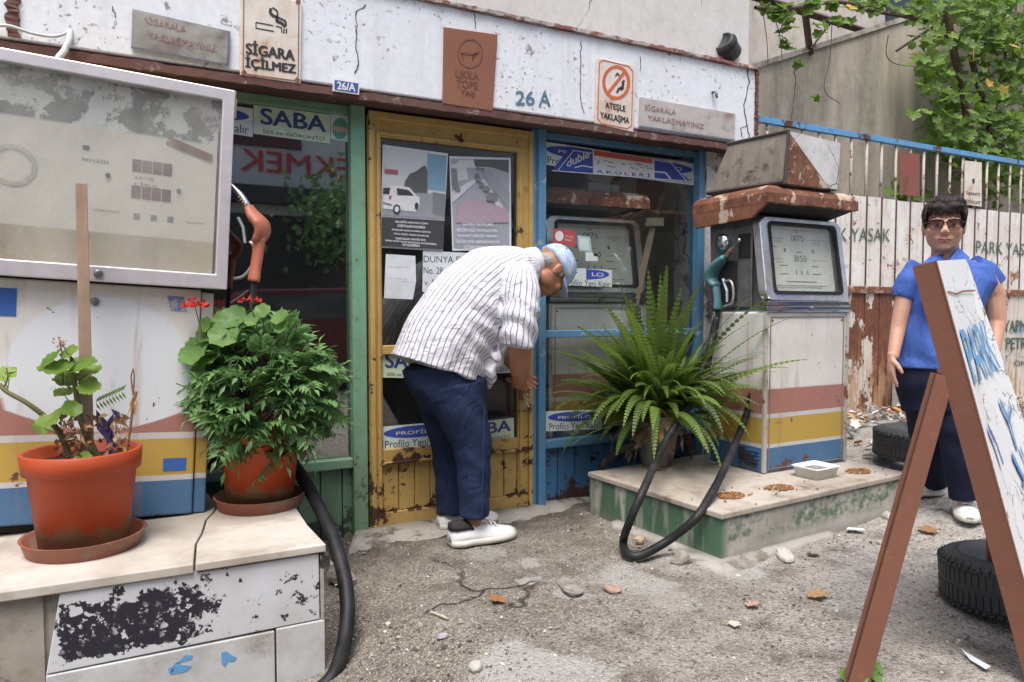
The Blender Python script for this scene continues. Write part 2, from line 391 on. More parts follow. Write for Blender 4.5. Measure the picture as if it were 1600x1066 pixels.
# ------------------------------------------------------------------ ground
def sst(t): t = max(0, min(1, t)); return t*t*(3-2*t)
def gz(x, y):
    z = .19*sst((x-2.9)/2.2)*sst((y-.2)/2.2) - .17*sst((1.0-x)/.6)*sst((2.9-y)/.7)
    return z
def gpt(px, py, it=6):
    z = 0
    for _ in range(it):
        p = G(px, py, z); z = gz(p.x, p.y)
    return Vector((p.x, p.y, z))
def axis(lo, hi, st, far):
    a = [lo + i*st for i in range(int((hi-lo)/st)+1)]; L = []; v = lo; s = st
    while v > -far: s *= 1.6; v -= s; L.append(v)
    H = []; v = a[-1]; s = st
    while v < far: s *= 1.6; v += s; H.append(v)
    return L[::-1] + a + H
def ground():
    xs = axis(-.8, 6.4, .028, 60); ys = axis(.9, 4.3, .028, 60)
    vs = []
    for y in ys:
        for x in xs:
            z = gz(x, y)
            if -1 < x < 7 and .5 < y < 4.6:
                p = Vector((x, y, 0)); z += .010*mnoise.noise(p*2.2) + .006*mnoise.noise(p*9) + .004*mnoise.noise(p*28)
                if y > 3.32 and x < 3.3: z -= .02
            vs.append((x, y, z))
    w = len(xs); fs = [(j*w+i, j*w+i+1, (j+1)*w+i+1, (j+1)*w+i) for j in range(len(ys)-1) for i in range(w-1)]
    me = bpy.data.meshes.new('ground'); me.from_pydata(vs, [], fs); me.polygons.foreach_set('use_smooth', [True]*len(fs))
    n = N('gravel_asphalt')
    wp = n.warp(.22, 5)
    big = n.noise(.9, 4, .55); x = n.xyz()
    side = n.m('ADD', n.m('ADD', n.m('MULTIPLY', n.th(x[0], 1.2, 3.2), .55), n.m('MULTIPLY', n.th(x[1], 3.3, 1.2), .25)), n.m('MULTIPLY', n.m('SUBTRACT', n.noise(2.4, 6, .65), .5), 1.3))
    c = n.mix(n.th(side, .12, .62), (.185, .163, .138), (.375, .355, .325))
    cell = n.n('TexVoronoi'); n.l(n.obj(), cell.inputs['Vector']); cell.inputs['Scale'].default_value = 95
    bw = n.n('RGBToBW'); n.l(cell.outputs['Color'], bw.inputs[0])
    sp = n.m('MULTIPLY', n.th(bw.outputs[0], .62, .9), n.th(cell.outputs['Distance'], .55, .3))
    c = n.mix(n.m('MULTIPLY', sp, .7), c, (.56, .52, .47))
    dk = n.th(bw.outputs[0], .38, .1); c = n.mix(n.m('MULTIPLY', dk, .75), c, (.07, .06, .05))
    cell2 = n.n('TexVoronoi'); n.l(n.obj(), cell2.inputs['Vector']); cell2.inputs['Scale'].default_value = 210
    bw2 = n.n('RGBToBW'); n.l(cell2.outputs['Color'], bw2.inputs[0]); c = n.mix(n.m('MULTIPLY', n.th(bw2.outputs[0], .55, .9), .6), c, (.50, .46, .40))
    c = n.mix(n.m('MULTIPLY', n.th(n.noise(5, 7, .7), .50, .66), .6), c, (.085, .07, .055))
    dirt = n.m('MULTIPLY', n.th(n.m('ADD', x[1], n.m('MULTIPLY', n.noise(4, 5), .5)), 3.05, 3.45), n.th(x[0], 2.6, 2.1)); dirt = n.m('MULTIPLY', dirt, n.th(n.noise(9, 6, .65), .30, .55))
    c = n.mix(n.m('MULTIPLY', dirt, .7), c, (.075, .062, .05))
    patch = None
    for (px, py, r, st) in ((985, 905, .15, .8), (1010, 915, .12, .8), (800, 1045, .16, 1), (870, 1075, .22, 1), (840, 908, .06, .9), (828, 880, .05, .7), (895, 925, .08, .8), (1055, 870, .1, .6), (1150, 890, .12, .95), (1085, 835, .07, .8), (760, 865, .1, .5), (1050, 940, .1, .5)):
        p = gpt(px, py); d = n.n('VectorMath'); d.operation = 'DISTANCE'; n.l(wp, d.inputs[0]); d.inputs[1].default_value = p
        k = n.m('MULTIPLY', n.th(d.outputs['Value'], r, r*.8), st); patch = k if patch is None else n.m('MAXIMUM', patch, k)
    c = n.mix(n.m('MULTIPLY', patch, .8), c, n.mix(n.noise(30, 6), (.33, .33, .305), (.47, .46, .43)))
    v = n.voro(1.15, 'DISTANCE_TO_EDGE', n.warp(.25, 3)); ck = n.m('MULTIPLY', n.th(v, .010, .0), n.th(n.noise(1.3, 2), .56, .60))
    c = n.mix(n.m('MULTIPLY', ck, .85), c, (.03, .027, .023))
    h = n.m('ADD', n.m('ADD', n.m('MULTIPLY', cell.outputs['Distance'], -1.0), n.m('MULTIPLY', n.noise(60, 6, .7), .8)), n.m('MULTIPLY', ck, -1.5))
    n.bump(h, 1.0, .009)
    me.materials.append(n.fin(c, .93, 0, .25))
    o = bpy.data.objects.new('ground', me); COL.objects.link(o); o['kind'] = 'structure'
ground()

def pebbles():
    m = MD(); rs = random.Random(3)
    for i in range(9000):
        px = rs.uniform(500, 1640); py = 1090 - 330*rs.random()**1.0 if rs.random() < .75 else rs.uniform(690, 1090)
        p = gpt(px, py)
        if p.y > 3.3 or p.x < .53 and p.y > 2.3: continue
        if p.x > 2.05 and p.x < 3.6 and 2.15 < p.y < 3.2: continue
        r = .0022 + .0055*rs.random()**5
        if py > 980 and px < 900: r *= 1.25
        m.blob(p + Vector((0, 0, r*.25)), r, rs.random())
    for (px, py, n_, s) in ((545, 850, 260, 30), (560, 830, 120, 25), (610, 1000, 200, 60), (1000, 790, 160, 30), (1090, 880, 160, 50), (1200, 890, 200, 70), (1300, 850, 160, 40), (930, 800, 90, 30)):
        for k in range(n_):
            p = gpt(px + rs.gauss(0, s), py + rs.gauss(0, s*.5)); r = .003 + .010*rs.random()**4
            if p.y < 3.3 and not (p.x < .53 and p.y > 2.3): m.blob(p + Vector((0, 0, r*.3)), r, rs.random())
    n = N('gravel_stones'); t = n.attr('tint'); c = n.ramp(t, [(0, (.12, .10, .085)), (.25, (.24, .21, .18)), (.5, (.38, .34, .29)), (.75, (.30, .25, .20)), (.9, (.55, .52, .47))])
    n.bump(n.noise(120, 4), .3, .002); mat = n.fin(c, .9, 0, .3)
    o = m.build('gravel', mat, None, False); o['kind'] = 'stuff'
    # rubble heap along the fence: loose mass of rubble nobody could count
    m = MD()
    for k in range(900):
        x = rs.uniform(3.45, 7.6); y = 3.9 - abs(rs.gauss(0, .3)); r = .008 + .035*rs.random()**3
        m.blob(Vector((x, y, gz(x, y) + .06*sst((y-3.2)/.7) + r*.2)), r, rs.random(), .5)
    for k in range(160):
        x = rs.uniform(3.5, 7.0); y = 3.85 - abs(rs.gauss(0, .4)); nrm = Vector((rs.gauss(0, .5), rs.gauss(0, .5), 1))
        m.disc(Vector((x, y, gz(x, y) + .07*sst((y-3.2)/.7) + .02)), nrm, Vector((1, rs.random(), 0)), rs.uniform(.02, .05), rs.choice((.3, .95, .6, .97)), 5, .2, .2, 10)
    n = N('rubble_mix'); t = n.attr('tint'); c = n.ramp(t, [(0, (.20, .17, .14)), (.3, (.34, .20, .10)), (.4, (.40, .36, .31)), (.75, (.50, .48, .45)), (.92, (.62, .61, .60)), (.96, (.45, .22, .08))])
    o = m.build('rubble', n.fin(c, .9), None, False); o['kind'] = 'stuff'
pebbles()

# ------------------------------------------------------------------ the shop
YF = 3.34
shop = T('shop_building', 'low white painted shop front with yellow door between green and blue windows', 'building', (2.0, 3.4, 0))
MB().box(-3, 3.272, 3.235, 3.62, 2.535, 4.6).build('upper_wall', UPPERWALL, shop)
MB().box(-3, 3.30, 3.2, 3.62, 2.07, 2.52).build('fascia', WHITEWALL, shop, bevel=.008)
def roughbar(pts, w, h, seed, amp=.004, n=60):
    rs = random.Random(seed); a, b = Vector(pts[0]), Vector(pts[1]); rings = []
    up = Vector((0, 0, 1)); d = (b-a).normalized(); side = Vector((0, -1, 0))
    other = d.cross(side)
    for i in range(n+1):
        p = a.lerp(b, i/n); j = lambda: rs.gauss(0, amp)
        rings.append([p + other*(sx*w/2 + j()) + side*(sy*h/2 + j()*.5) for sx, sy in ((-1, -1), (1, -1), (1, 1), (-1, 1))])
    return MB().loft(rings)
roughbar([(-3, 3.2, 2.04), (3.305, 3.2, 2.04)], .034, .022, 1, .0016, 200).build('fascia_trim', MAROON, shop)
roughbar([(-3, 3.2, 2.528), (3.3, 3.2, 2.528)], .017, .04, 2, .0022, 260).build('ledge', worn('ledge_paint', (.50, .45, .43), (.30, .13, .11), sc=9, thr=.46, soft=.05, ro=.9), shop)
MB().box(-3, 3.29, 3.214, 3.6, 2.034, 2.068).build('soffit', SOFFIT, shop)
roughbar([(3.303, 3.198, 2.05), (3.303, 3.198, 2.52)], .02, .02, 5, .003, 40).build('corner_trim', MAROON, shop)
p0 = Y(22, 0, 3.197); roughbar([(p0.x-.004, 3.199, 2.08), (p0.x, 3.199, 2.52)], .034, .012, 9, .005, 40).build('painted_stripe', MAROON, shop)
MB().box(3.022, 3.285, 3.31, 3.6, -.05, 2.03).build('pier', PIER, shop)
# room behind the glass
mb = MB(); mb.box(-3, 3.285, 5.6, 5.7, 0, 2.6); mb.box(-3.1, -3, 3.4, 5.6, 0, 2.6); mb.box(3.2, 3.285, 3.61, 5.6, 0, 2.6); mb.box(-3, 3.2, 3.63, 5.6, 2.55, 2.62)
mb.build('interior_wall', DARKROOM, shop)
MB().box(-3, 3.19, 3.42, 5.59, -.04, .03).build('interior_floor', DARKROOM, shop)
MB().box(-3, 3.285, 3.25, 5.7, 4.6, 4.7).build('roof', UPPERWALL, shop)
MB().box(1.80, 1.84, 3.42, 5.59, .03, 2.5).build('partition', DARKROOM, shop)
mb = MB(); mb.box(1.841, 1.86, 3.42, 4.6, .03, 2.5); mb.box(1.861, 3.19, 4.58, 4.62, .03, 2.5); mb.box(1.861, 3.19, 3.42, 4.57, 2.5, 2.53); mb.box(3.17, 3.198, 3.615, 4.57, .03, 2.49); mb.build('bounce_lining', plain('pale_bounce_lining', (.55, .52, .46), .85, var=.3, sc=4), shop)  # pale lining added to bounce window light onto the display pump
def winframe(posts, rails): 
    mb = MB()
    for b in posts + rails: mb.box(*b)
    return mb
# cracks in the fascia paint (ribbons of open crack)
CRM = plain('crack_dark', (.05, .045, .045), .95)
def crack(mb, pts, y, w=.004, seed=0):
    mb = MB(); rs = random.Random(seed); P = [Y(px, py, y) for px, py in pts]; Q = []
    for a, b in zip(P, P[1:]):
        for k in range(6): Q.append(a.lerp(b, k/6) + Vector((rs.gauss(0, .003), 0, rs.gauss(0, .003))))
    for a, b in zip(Q, Q[1:]):
        ww = w*rs.uniform(.4, 1.1); mb.prism([a - Vector((ww/2, 0, 0)), b - Vector((ww/2, 0, 0)), b + Vector((ww/2, 0, .0005)), a + Vector((ww/2, 0, 0))], (0, .003, 0))
    mb.build('crack', CRM, shop)
crack(mb, [(1168, 108), (1171, 130), (1162, 165), (1168, 200), (1173, 230)], 3.1975, .008, 1); crack(mb, [(1168, 195), (1158, 200), (1160, 218)], 3.1975, .005, 2)
crack(mb, [(557, 18), (556, 60), (560, 95), (556, 120)], 3.1975, .005, 3); crack(mb, [(557, 18), (575, 5)], 3.1975, .005, 4); crack(mb, [(742, 20), (742, 50)], 3.1975, .005, 5)
crack(mb, [(908, 62), (908, 100), (906, 150), (914, 185)], 3.1975, .004, 6); crack(mb, [(176, 10), (180, 30)], 3.1975, .004, 7); crack(mb, [(1000, 90), (1002, 115)], 3.1975, .004, 8)
# --- green window
gx0, gx1 = -1.2, .93
win = winframe([(.862, .93, YF-.02, YF+.06, -.03, 2.033), (gx0, gx0+.06, YF, YF+.06, 0, 2.033)], [(gx0+.06, .862, YF+.01, YF+.06, 1.99, 2.033), (gx0+.06, .862, YF-.012, YF+.06, .325, .37)]).build('window', GREEN, shop, bevel=.004)
MB().box(gx0+.06, .862, YF+.034, YF+.040, .37, 1.99).build('pane', GLASSG, win)
mb = MB()
xx = gx0 + .06
while xx < .86: mb.box(xx, min(xx+.098, .861), YF+.02, YF+.05, -.03, .325); xx += .103
mb.build('plank_panel', DGREEN, win, bevel=.003)
# --- door
dx0, dx1 = .945, 1.842
mb = MB(); a, b = dx0, dx1
def doorrect(p0, p1): q0 = Y(*p0, YF); q1 = Y(*p1, YF); return q0, q1
zt, zm1, zm0, zb1 = 1.905, .905, .86, .395          # glass top, mid rail, lower glass bottom
gl0, gl1 = 1.012, 1.752
for bx in [(a, gl0, YF, YF+.05, .02, 2.0), (gl1, b, YF, YF+.05, .02, 2.0), (gl0, gl1, YF, YF+.05, zt, 2.0), (gl0, gl1, YF-.004, YF+.05, zm0, zm1), (gl0, gl1, YF, YF+.05, .335, zb1), (gl0, gl1, YF, YF+.05, .02, .085)]: mb.box(*bx)
# raised inner beading
for bx in [(gl0-.024, gl0-.008, YF-.008, YF+.01, .10, 1.93), (gl1+.008, gl1+.024, YF-.008, YF+.01, .10, 1.93), (gl0-.024, gl1+.024, YF-.009, YF+.01, 1.912, 1.928), (gl0-.02, gl1+.02, YF-.012, YF+.01, .322, .336), (a+.004, a+.03, YF-.016, YF+.01, .02, 2.02), (b-.03, b-.004, YF-.016, YF+.01, .02, 2.02), (a+.03, b-.03, YF-.014, YF+.01, 1.985, 2.02)]: mb.box(*bx)
door = mb.build('door', YELLOW, shop, bevel=.004)
MB().box(gl0, gl1, YF+.022, YF+.027, zm1, zt).build('pane', GLASSD, door)
MB().box(gl0, gl1, YF+.022, YF+.027, zb1, zm0).build('pane', GLASSD, door)
mb = MB(); xx = gl0
while xx < gl1-.01: mb.box(xx, min(xx+.079, gl1), YF+.012, YF+.04, .085, .335); xx += .083
mb.build('plank_panel', YELLOW, door, bevel=.004)
mb = MB(); q = Y(818, 600, YF-.02); mb.box(q.x-.018, q.x+.018, YF-.012, YF-.002, q.z-.09, q.z+.06); mb.tube([(q.x, YF-.012, q.z+.03), (q.x, YF-.05, q.z+.03), (q.x-.07, YF-.055, q.z+.03)], .009, 8)
mb.build('lock_plate', IRON, door, bevel=.003)
# --- blue window
bx0, bx1 = 1.86, 3.02
wz = [Y(900, 520, YF).z]
win2 = winframe([(bx0, bx0+.045, YF-.035, YF+.06, -.03, 2.033), (bx0-.03, bx0, YF-.012, YF+.06, -.03, 2.033), (bx1-.045, bx1, YF-.02, YF+.06, -.03, 2.033)],
                [(bx0+.045, bx1-.045, YF+.01, YF+.06, 2.0, 2.033), (bx0+.045, bx1-.045, YF+.0, YF+.06, .925, .965), (bx0+.045, bx1-.045, YF-.014, YF+.06, .32, .365)]).build('window', BLUE, shop, bevel=.004)
MB().box(bx0+.045, bx1-.045, YF+.034, YF+.039, .365, .925).build('pane', GLASSB, win2)
MB().box(bx0+.045, bx1-.045, YF+.034, YF+.039,   .965, 2.0).build('pane', GLASSB, win2)
mb = MB(); xx = bx0+.045
while xx < bx1-.05: mb.box(xx, min(xx+.105, bx1-.046), YF+.02, YF+.05, -.03, .32); xx += .11
mb.build('plank_panel', BLUED, win2, bevel=.003)
# threshold
def threshold():
    P = [(560, 838), (600, 832), (680, 820), (760, 806), (830, 794), (868, 785), (905, 768), (940, 760)]
    Q = [(545, 868), (600, 852), (690, 840), (770, 822), (825, 812), (880, 800), (930, 782), (952, 768)]
    rs = random.Random(4); mb = MB(); rings = []
    for k in range(41):
        t = k/40*(len(P)-1); i = min(int(t), len(P)-2); f = t-i
        a = G(P[i][0]*(1-f)+P[i+1][0]*f, P[i][1]*(1-f)+P[i+1][1]*f, .0); b = G(Q[i][0]*(1-f)+Q[i+1][0]*f, Q[i][1]*(1-f)+Q[i+1][1]*f, 0)
        a.y = max(a.y, 3.345); b.y += rs.gauss(0, .012); m = (a+b)/2
        rings.append([a + Vector((0, 0, -.05)), a + Vector((0, 0, .024)), m + Vector((0, 0, .022+rs.gauss(0, .002))), b + Vector((0, .02, .012+rs.gauss(0, .002))), b + Vector((0, -.01, -.05))])
    o = mb.loft(rings).build('doorstep', worn('doorstep_cement', (.38, .36, .33), (.18, .15, .12), sc=9, thr=.55, soft=.08, ro=.95, bumpst=.7), shop, True)
threshold()

# ------------------------------------------------------------------ writing helpers for flat things
def flat(name, pts, y, th, mat, label, cat, group=None, bevel=0.0):
    c = Y(sum(p[0] for p in pts)/len(pts), sum(p[1] for p in pts)/len(pts), y)
    t = T(name, label, cat, c, group); MB().plate(pts, y, th).build('panel', mat, t, bevel=bevel); return t
def writing(t, mat, items, y, name='lettering'):
    mb = MB(); mb.flat = True
    for it in items: mb.ptext(it[0], it[1], it[2], it[3], y, it[4] if len(it) > 4 else .0)
    return mb.build(name, mat, t)
def shape(t, mat, pts, y, name='mark', th=.001):
    return MB().plate(pts, y, th).build(name, mat, t)
def ellpx(cx, cy, rx, ry, n=28, sl=0.0): return [(cx+rx*math.cos(2*math.pi*k/n), cy+ry*math.sin(2*math.pi*k/n)+sl*rx*math.cos(2*math.pi*k/n)) for k in range(n)]
def ringpx(mb, cx, cy, rx, ry, w, y, n=32, th=.001):
    for k in range(n):
        a, b = 2*math.pi*k/n, 2*math.pi*(k+1)/n
        mb.plate([(cx+(rx)*math.cos(a), cy+ry*math.sin(a)), (cx+rx*math.cos(b), cy+ry*math.sin(b)), (cx+(rx-w)*math.cos(b), cy+(ry-w)*math.sin(b)), (cx+(rx-w)*math.cos(a), cy+(ry-w)*math.sin(a))], y, th)
def stroke(mb, pts, wpx, y, th=.001):
    for a, b in zip(pts, pts[1:]):
        dx, dy = b[0]-a[0], b[1]-a[1]; L = math.hypot(dx, dy) or 1; nx, ny = -dy/L*wpx/2, dx/L*wpx/2
        mb.plate([(a[0]+nx, a[1]+ny), (b[0]+nx, b[1]+ny), (b[0]-nx, b[1]-ny), (a[0]-nx, a[1]-ny)], y, th)

# ------------------------------------------------------------------ plates on the fascia
yP = 3.186; yT = 3.1845
RUSTYPLATE = worn('enamel_white_rusting', (.72, .69, .63), (.38, .16, .06), sc=8, thr=.60, soft=.06, under2=(.55, .32, .16), ro=.45, grime=.5, grc=(.55, .35, .20), streak=.2)
ZINC = worn('weathered_zinc', (.36, .35, .32), (.27, .20, .18), sc=5, thr=.52, soft=.15, ro=.6, grime=.9, grc=(.12, .12, .115))
t = flat('warning_plate', [(207, 14), (359, 49), (357, 101), (205, 73)], yP, .01, ZINC, 'weathered grey metal plate with faded red words, left of the no smoking sign', 'sign')
writing(t, RUSTINK, [('SİGARALA', (226, 36), (290, 51), 13, .02), ('YAKLAŞMAYINIZ', (231, 63), (338, 84), 14, .02)], yT)
mb = MB(); stroke(mb, [(205, 74), (357, 102)], 3, yP-.001); stroke(mb, [(358, 49), (356, 101)], 4, yP-.001); mb.build('edge', CHROME, t)
t = flat('no_smoking_sign', [(376, -18), (472, 4), (470, 131), (375, 117)], yP, .01, RUSTYPLATE, 'rusty white enamel sign with a cigarette drawing reading SİGARA İÇİLMEZ', 'sign', bevel=.003)
writing(t, BLK, [('SİGARA', (385, 84), (460, 95), 22, .055), ('İÇİLMEZ', (384, 108), (462, 118), 22, .055)], yT)
mb = MB(); stroke(mb, [(400, 35), (427, 40)], 1.6, yT); stroke(mb, [(400, 44), (428, 49)], 1.6, yT); stroke(mb, [(400, 35), (400, 44)], 1.6, yT); stroke(mb, [(431, 41), (440, 43), (440, 51)], 1.6, yT); stroke(mb, [(444, 45), (443, 52)], 2.2, yT); stroke(mb, [(448, 45), (447, 52)], 2.2, yT)
stroke(mb, [(423, 13), (422, 20), (428, 26), (434, 26), (432, 33), (440, 36), (446, 42)], 4.5, yT); stroke(mb, [(426, 12), (433, 17), (434, 25)], 2.5, yT); stroke(mb, [(434, 27), (446, 33), (447, 41)], 3, yT); mb.build('cigarette_drawing', BLK, t)
mb = MB(); stroke(mb, [(381, -12), (380, 108), (386, 116), (460, 126), (466, 119), (467, 8)], 1.6, yT); mb.build('border', ink('brown_line', (.25, .10, .05), .3), t)
for c in ((381, 114), (465, 126), (466, 3)): MB().plate(ellpx(c[0], c[1], 4, 4, 12), yT, .003).build('screw', IRON, t)
t = flat('house_number_plate', [(521, 122), (562, 128), (561, 148), (520, 142)], 3.178, .008, WHT, 'small dark blue enamel house number plate reading 26/A', 'sign')
shape(t, ink('enamel_blue', (.04, .09, .33)), [(523, 125), (560, 130.5), (559, 145.5), (522.5, 140)], 3.1765, 'field')
writing(t, WHT, [('26/A', (527, 139.5), (555, 143), 12, .05)], 3.175)
RUSTPL = worn('red_rust_plate', (.225, .088, .052), (.14, .05, .03), sc=7, thr=.55, soft=.2, under2=(.32, .15, .08), ro=.75, grime=.5, grc=(.28, .125, .072), bumpst=.3)
t = flat('rust_plate', [(694, 42), (778, 54), (770, 174), (692, 162)], yP, .012, RUSTPL, 'large rust red metal plate with an embossed animal in a circle', 'sign', bevel=.003)
mb = MB(); ringpx(mb, 735, 84, 20, 23, 2, yT); stroke(mb, [(720, 83), (742, 85), (749, 80)], 4, yT); stroke(mb, [(724, 84), (723, 92)], 2.2, yT); stroke(mb, [(740, 85), (739, 95)], 2.2, yT); stroke(mb, [(745, 84), (738, 91)], 2.2, yT); mb.build('emblem', RUSTDK, t)
writing(t, RUSTDK, [('UKKA', (712, 121), (748, 125), 12, .03), ('TOPE', (713, 136), (746, 140), 12, .03), ('TAŞ', (720, 150), (742, 153), 10, .03)], yT)
mb = MB(); mb.flat = True
mb.ptext('26', (806, 164), (835, 164.5), 22, 3.197, .03); mb.ptext('A', (842, 166), (860, 166.5), 23, 3.197, .03)
o = mb.build('painted_number', BLUEW); tag(o, 'stencilled worn blue number 26 A painted straight on the white fascia', 'painted number')
t = flat('no_fire_sign', [(933, 90), (993, 103), (990, 207), (930, 193)], yP, .01, RUSTYPLATE, 'white enamel sign with red prohibition ring over a burning match reading ATEŞLE YAKLAŞMA', 'sign', bevel=.003)
mb = MB(); ringpx(mb, 963, 129, 22, 27, 5, yT); stroke(mb, [(950, 146), (976, 113)], 5, yT+.0003); mb.build('ring', ink('orange_red', (.58, .13, .05)), t)
mb = MB(); stroke(mb, [(964, 145), (968, 137)], 3, yT-.0004); stroke(mb, [(968, 139), (974, 134), (973, 128), (976, 126)], 3.4, yT-.0004); stroke(mb, [(962, 119), (965, 114), (968, 119)], 2, yT-.0004); stroke(mb, [(970, 141), (975, 137)], 2.5, yT-.0004); mb.build('match_drawing', BLK, t)
writing(t, BLK, [('ATEŞLE', (946, 171), (977, 177), 12, .04), ('YAKLAŞMA', (938, 187), (983, 196), 13, .04)], yT)
mb = MB(); stroke(mb, [(937, 97), (934, 185), (940, 193), (980, 201), (987, 197), (989, 112), (983, 104), (943, 94), (937, 97)], 1.3, yT); mb.build('border', REDINK, t)
t = flat('warning_plate', [(1001, 152), (1149, 178), (1148, 218), (999, 197)], yP, .01, worn('weathered_pale_zinc', (.50, .46, .44), (.36, .28, .26), sc=5, thr=.55, soft=.15, ro=.6, grime=.5, grc=(.33, .33, .32)), 'bleached grey metal plate with washed out words, right of the no fire sign', 'sign')
writing(t, RUSTINK, [('SİGARALA', (1008, 172), (1056, 180), 11, .02), ('YAKLAŞMAYINIZ', (1012, 190), (1100, 204), 11, .02)], yT)
mb = MB(); stroke(mb, [(999, 197), (1148, 219)], 2.5, yP-.001); mb.build('edge', CHROME, t)
# bracket lamp, hook, cables
c = Y(1136, 76, 3.235); t = T('wall_lamp', 'old dark round lamp head on a red bracket at the wall corner', 'lamp', c)
ax = Vector((-.8, -.25, .45)).normalized()
MB().lathe([(.02, -.062), (.062, -.060), (.068, -.05), (.068, .05), (.060, .066), (.052, .068), (.050, .060), (.002, .058)], c, 24, ax).build('lamp_head', plain('dark_lamp_metal', (.06, .06, .06), .5, .3, var=.5), t, True)
MB().lathe([(.072, .02), (.075, .025), (.075, .04), (.072, .045)], c, 20, ax).build('band', RUBBER, t)
MB().hexa([c+Vector(v) for v in ((-.03, 0, -.05), (.05, 0, -.02), (.05, 0, .05), (-.01, 0, .02))], [c+Vector(v) for v in ((-.01, -.04, -.04), (.03, -.05, -.02), (.03, -.05, .03), (-.01, -.04, .01))]).build('bracket', worn('red_bracket', (.45, .10, .08), (.2, .1, .08)), t)
c = Y(1113, 150, 3.2); o = MB().tube([c+Vector((0, .0, .02)), c+Vector((0, -.03, .015)), c+Vector((.003, -.035, -.02))], .008, 8).build('wall_hook', STEELG, None, True); tag(o, 'short rusty hook stub in the fascia above the bleached plate', 'hook')
WIRE = plain('grey_cable', (.52, .54, .55), .5, var=.3)
o = MB().tube(cr([Y(-30, 45, 3.17), Y(10, 40, 3.17), Y(50, 52, 3.165), Y(85, 57, 3.17), Y(108, 50, 3.19)], 6), .006, 6).build('electric_cable', WIRE, None, True); tag(o, 'thin white cable strung along the fascia into a hole', 'cable')
o = MB().tube(cr([Y(109, 48, 3.205), Y(108, 62, 3.165), Y(100, 80, 3.14), Y(90, 92, 3.12), Y(80, 108, 3.1)], 6), .012, 8).build('electric_cable', WIRE, None, True); tag(o, 'thick white cable hanging from the fascia hole behind the big pump', 'cable')

# ------------------------------------------------------------------ stickers on the glass
yS = YF + .0325; yD = YF + .0205
def brand_blue(name, x0, y0, x1, y1, yy, label, word1='PROFİLO', word2='Profilo Yeni Kalır', sl=.10, wide=None):
    w = x1-x0; h = y1-y0; s = sl*w
    t = flat(name, [(x0, y0), (x1, y0+s), (x1, y1+s), (x0, y1)], yy, .0012, STICK, label, 'sticker', 'shop stickers on the glass')
    cx, cy = (x0+x1)/2, y0+h*.31+s/2
    shape(t, ROYAL, ellpx(cx, cy, w*.46, h*.25, 32, sl), yy-.0008, 'oval', .0008)
    writing(t, WHT, [(word1, (x0+w*.22, y0+h*.41+s*.2), (x0+w*.80, y0+h*.41+s*.78), h*.2, .0)], yy-.0014)
    writing(t, SERIF, [(word2, (x0+w*.06, y0+h*.93+s*.06), (x0+w*.96, y0+h*.93+s*.96), h*.32)], yy-.0009); return t
def brand_pale(x0, y0, x1, y1, yy, label, sl=.13, sub='SES ve GÖRÜNTÜ', mat=None):
    w = x1-x0; h = y1-y0; s = sl*w
    t = flat('sticker', [(x0, y0), (x1, y0+s), (x1, y1+s), (x0, y1)], yy, .0012, mat or STICKY, label, 'sticker', 'shop stickers on the glass')
    writing(t, NAVY, [('SABA', (x0+w*.10, y0+h*.62+s*.1), (x0+w*.94, y0+h*.62+s*.94), h*.55, .05)], yy-.001)
    writing(t, BLK, [(sub, (x0+w*.12, y0+h*.93+s*.12), (x0+w*.92, y0+h*.93+s*.92), h*.15, .01)], yy-.001); return t
brand_blue('sticker', 250, 147, 395, 191, yS, 'blue oval sticker half hidden behind the big pump, top of the green window', sl=.16)
brand_pale(396, 164, 516, 209, yS, 'pale yellow sticker with big navy letters, top of the green window')
t = flat('sticker', [(517, 176), (546, 181), (546, 223), (517, 217)], yS, .0012, STICK, 'small white sticker with a green disc and pink bar, top corner of the green window', 'sticker', 'shop stickers on the glass')
shape(t, ink('sea_green', (.10, .40, .28)), ellpx(531, 201, 12, 17), yS-.001, 'disc'); shape(t, ink('pale_pink', (.62, .45, .42)), [(518.5, 196), (544, 200), (544, 208), (518.5, 204)], yS-.002, 'bar')
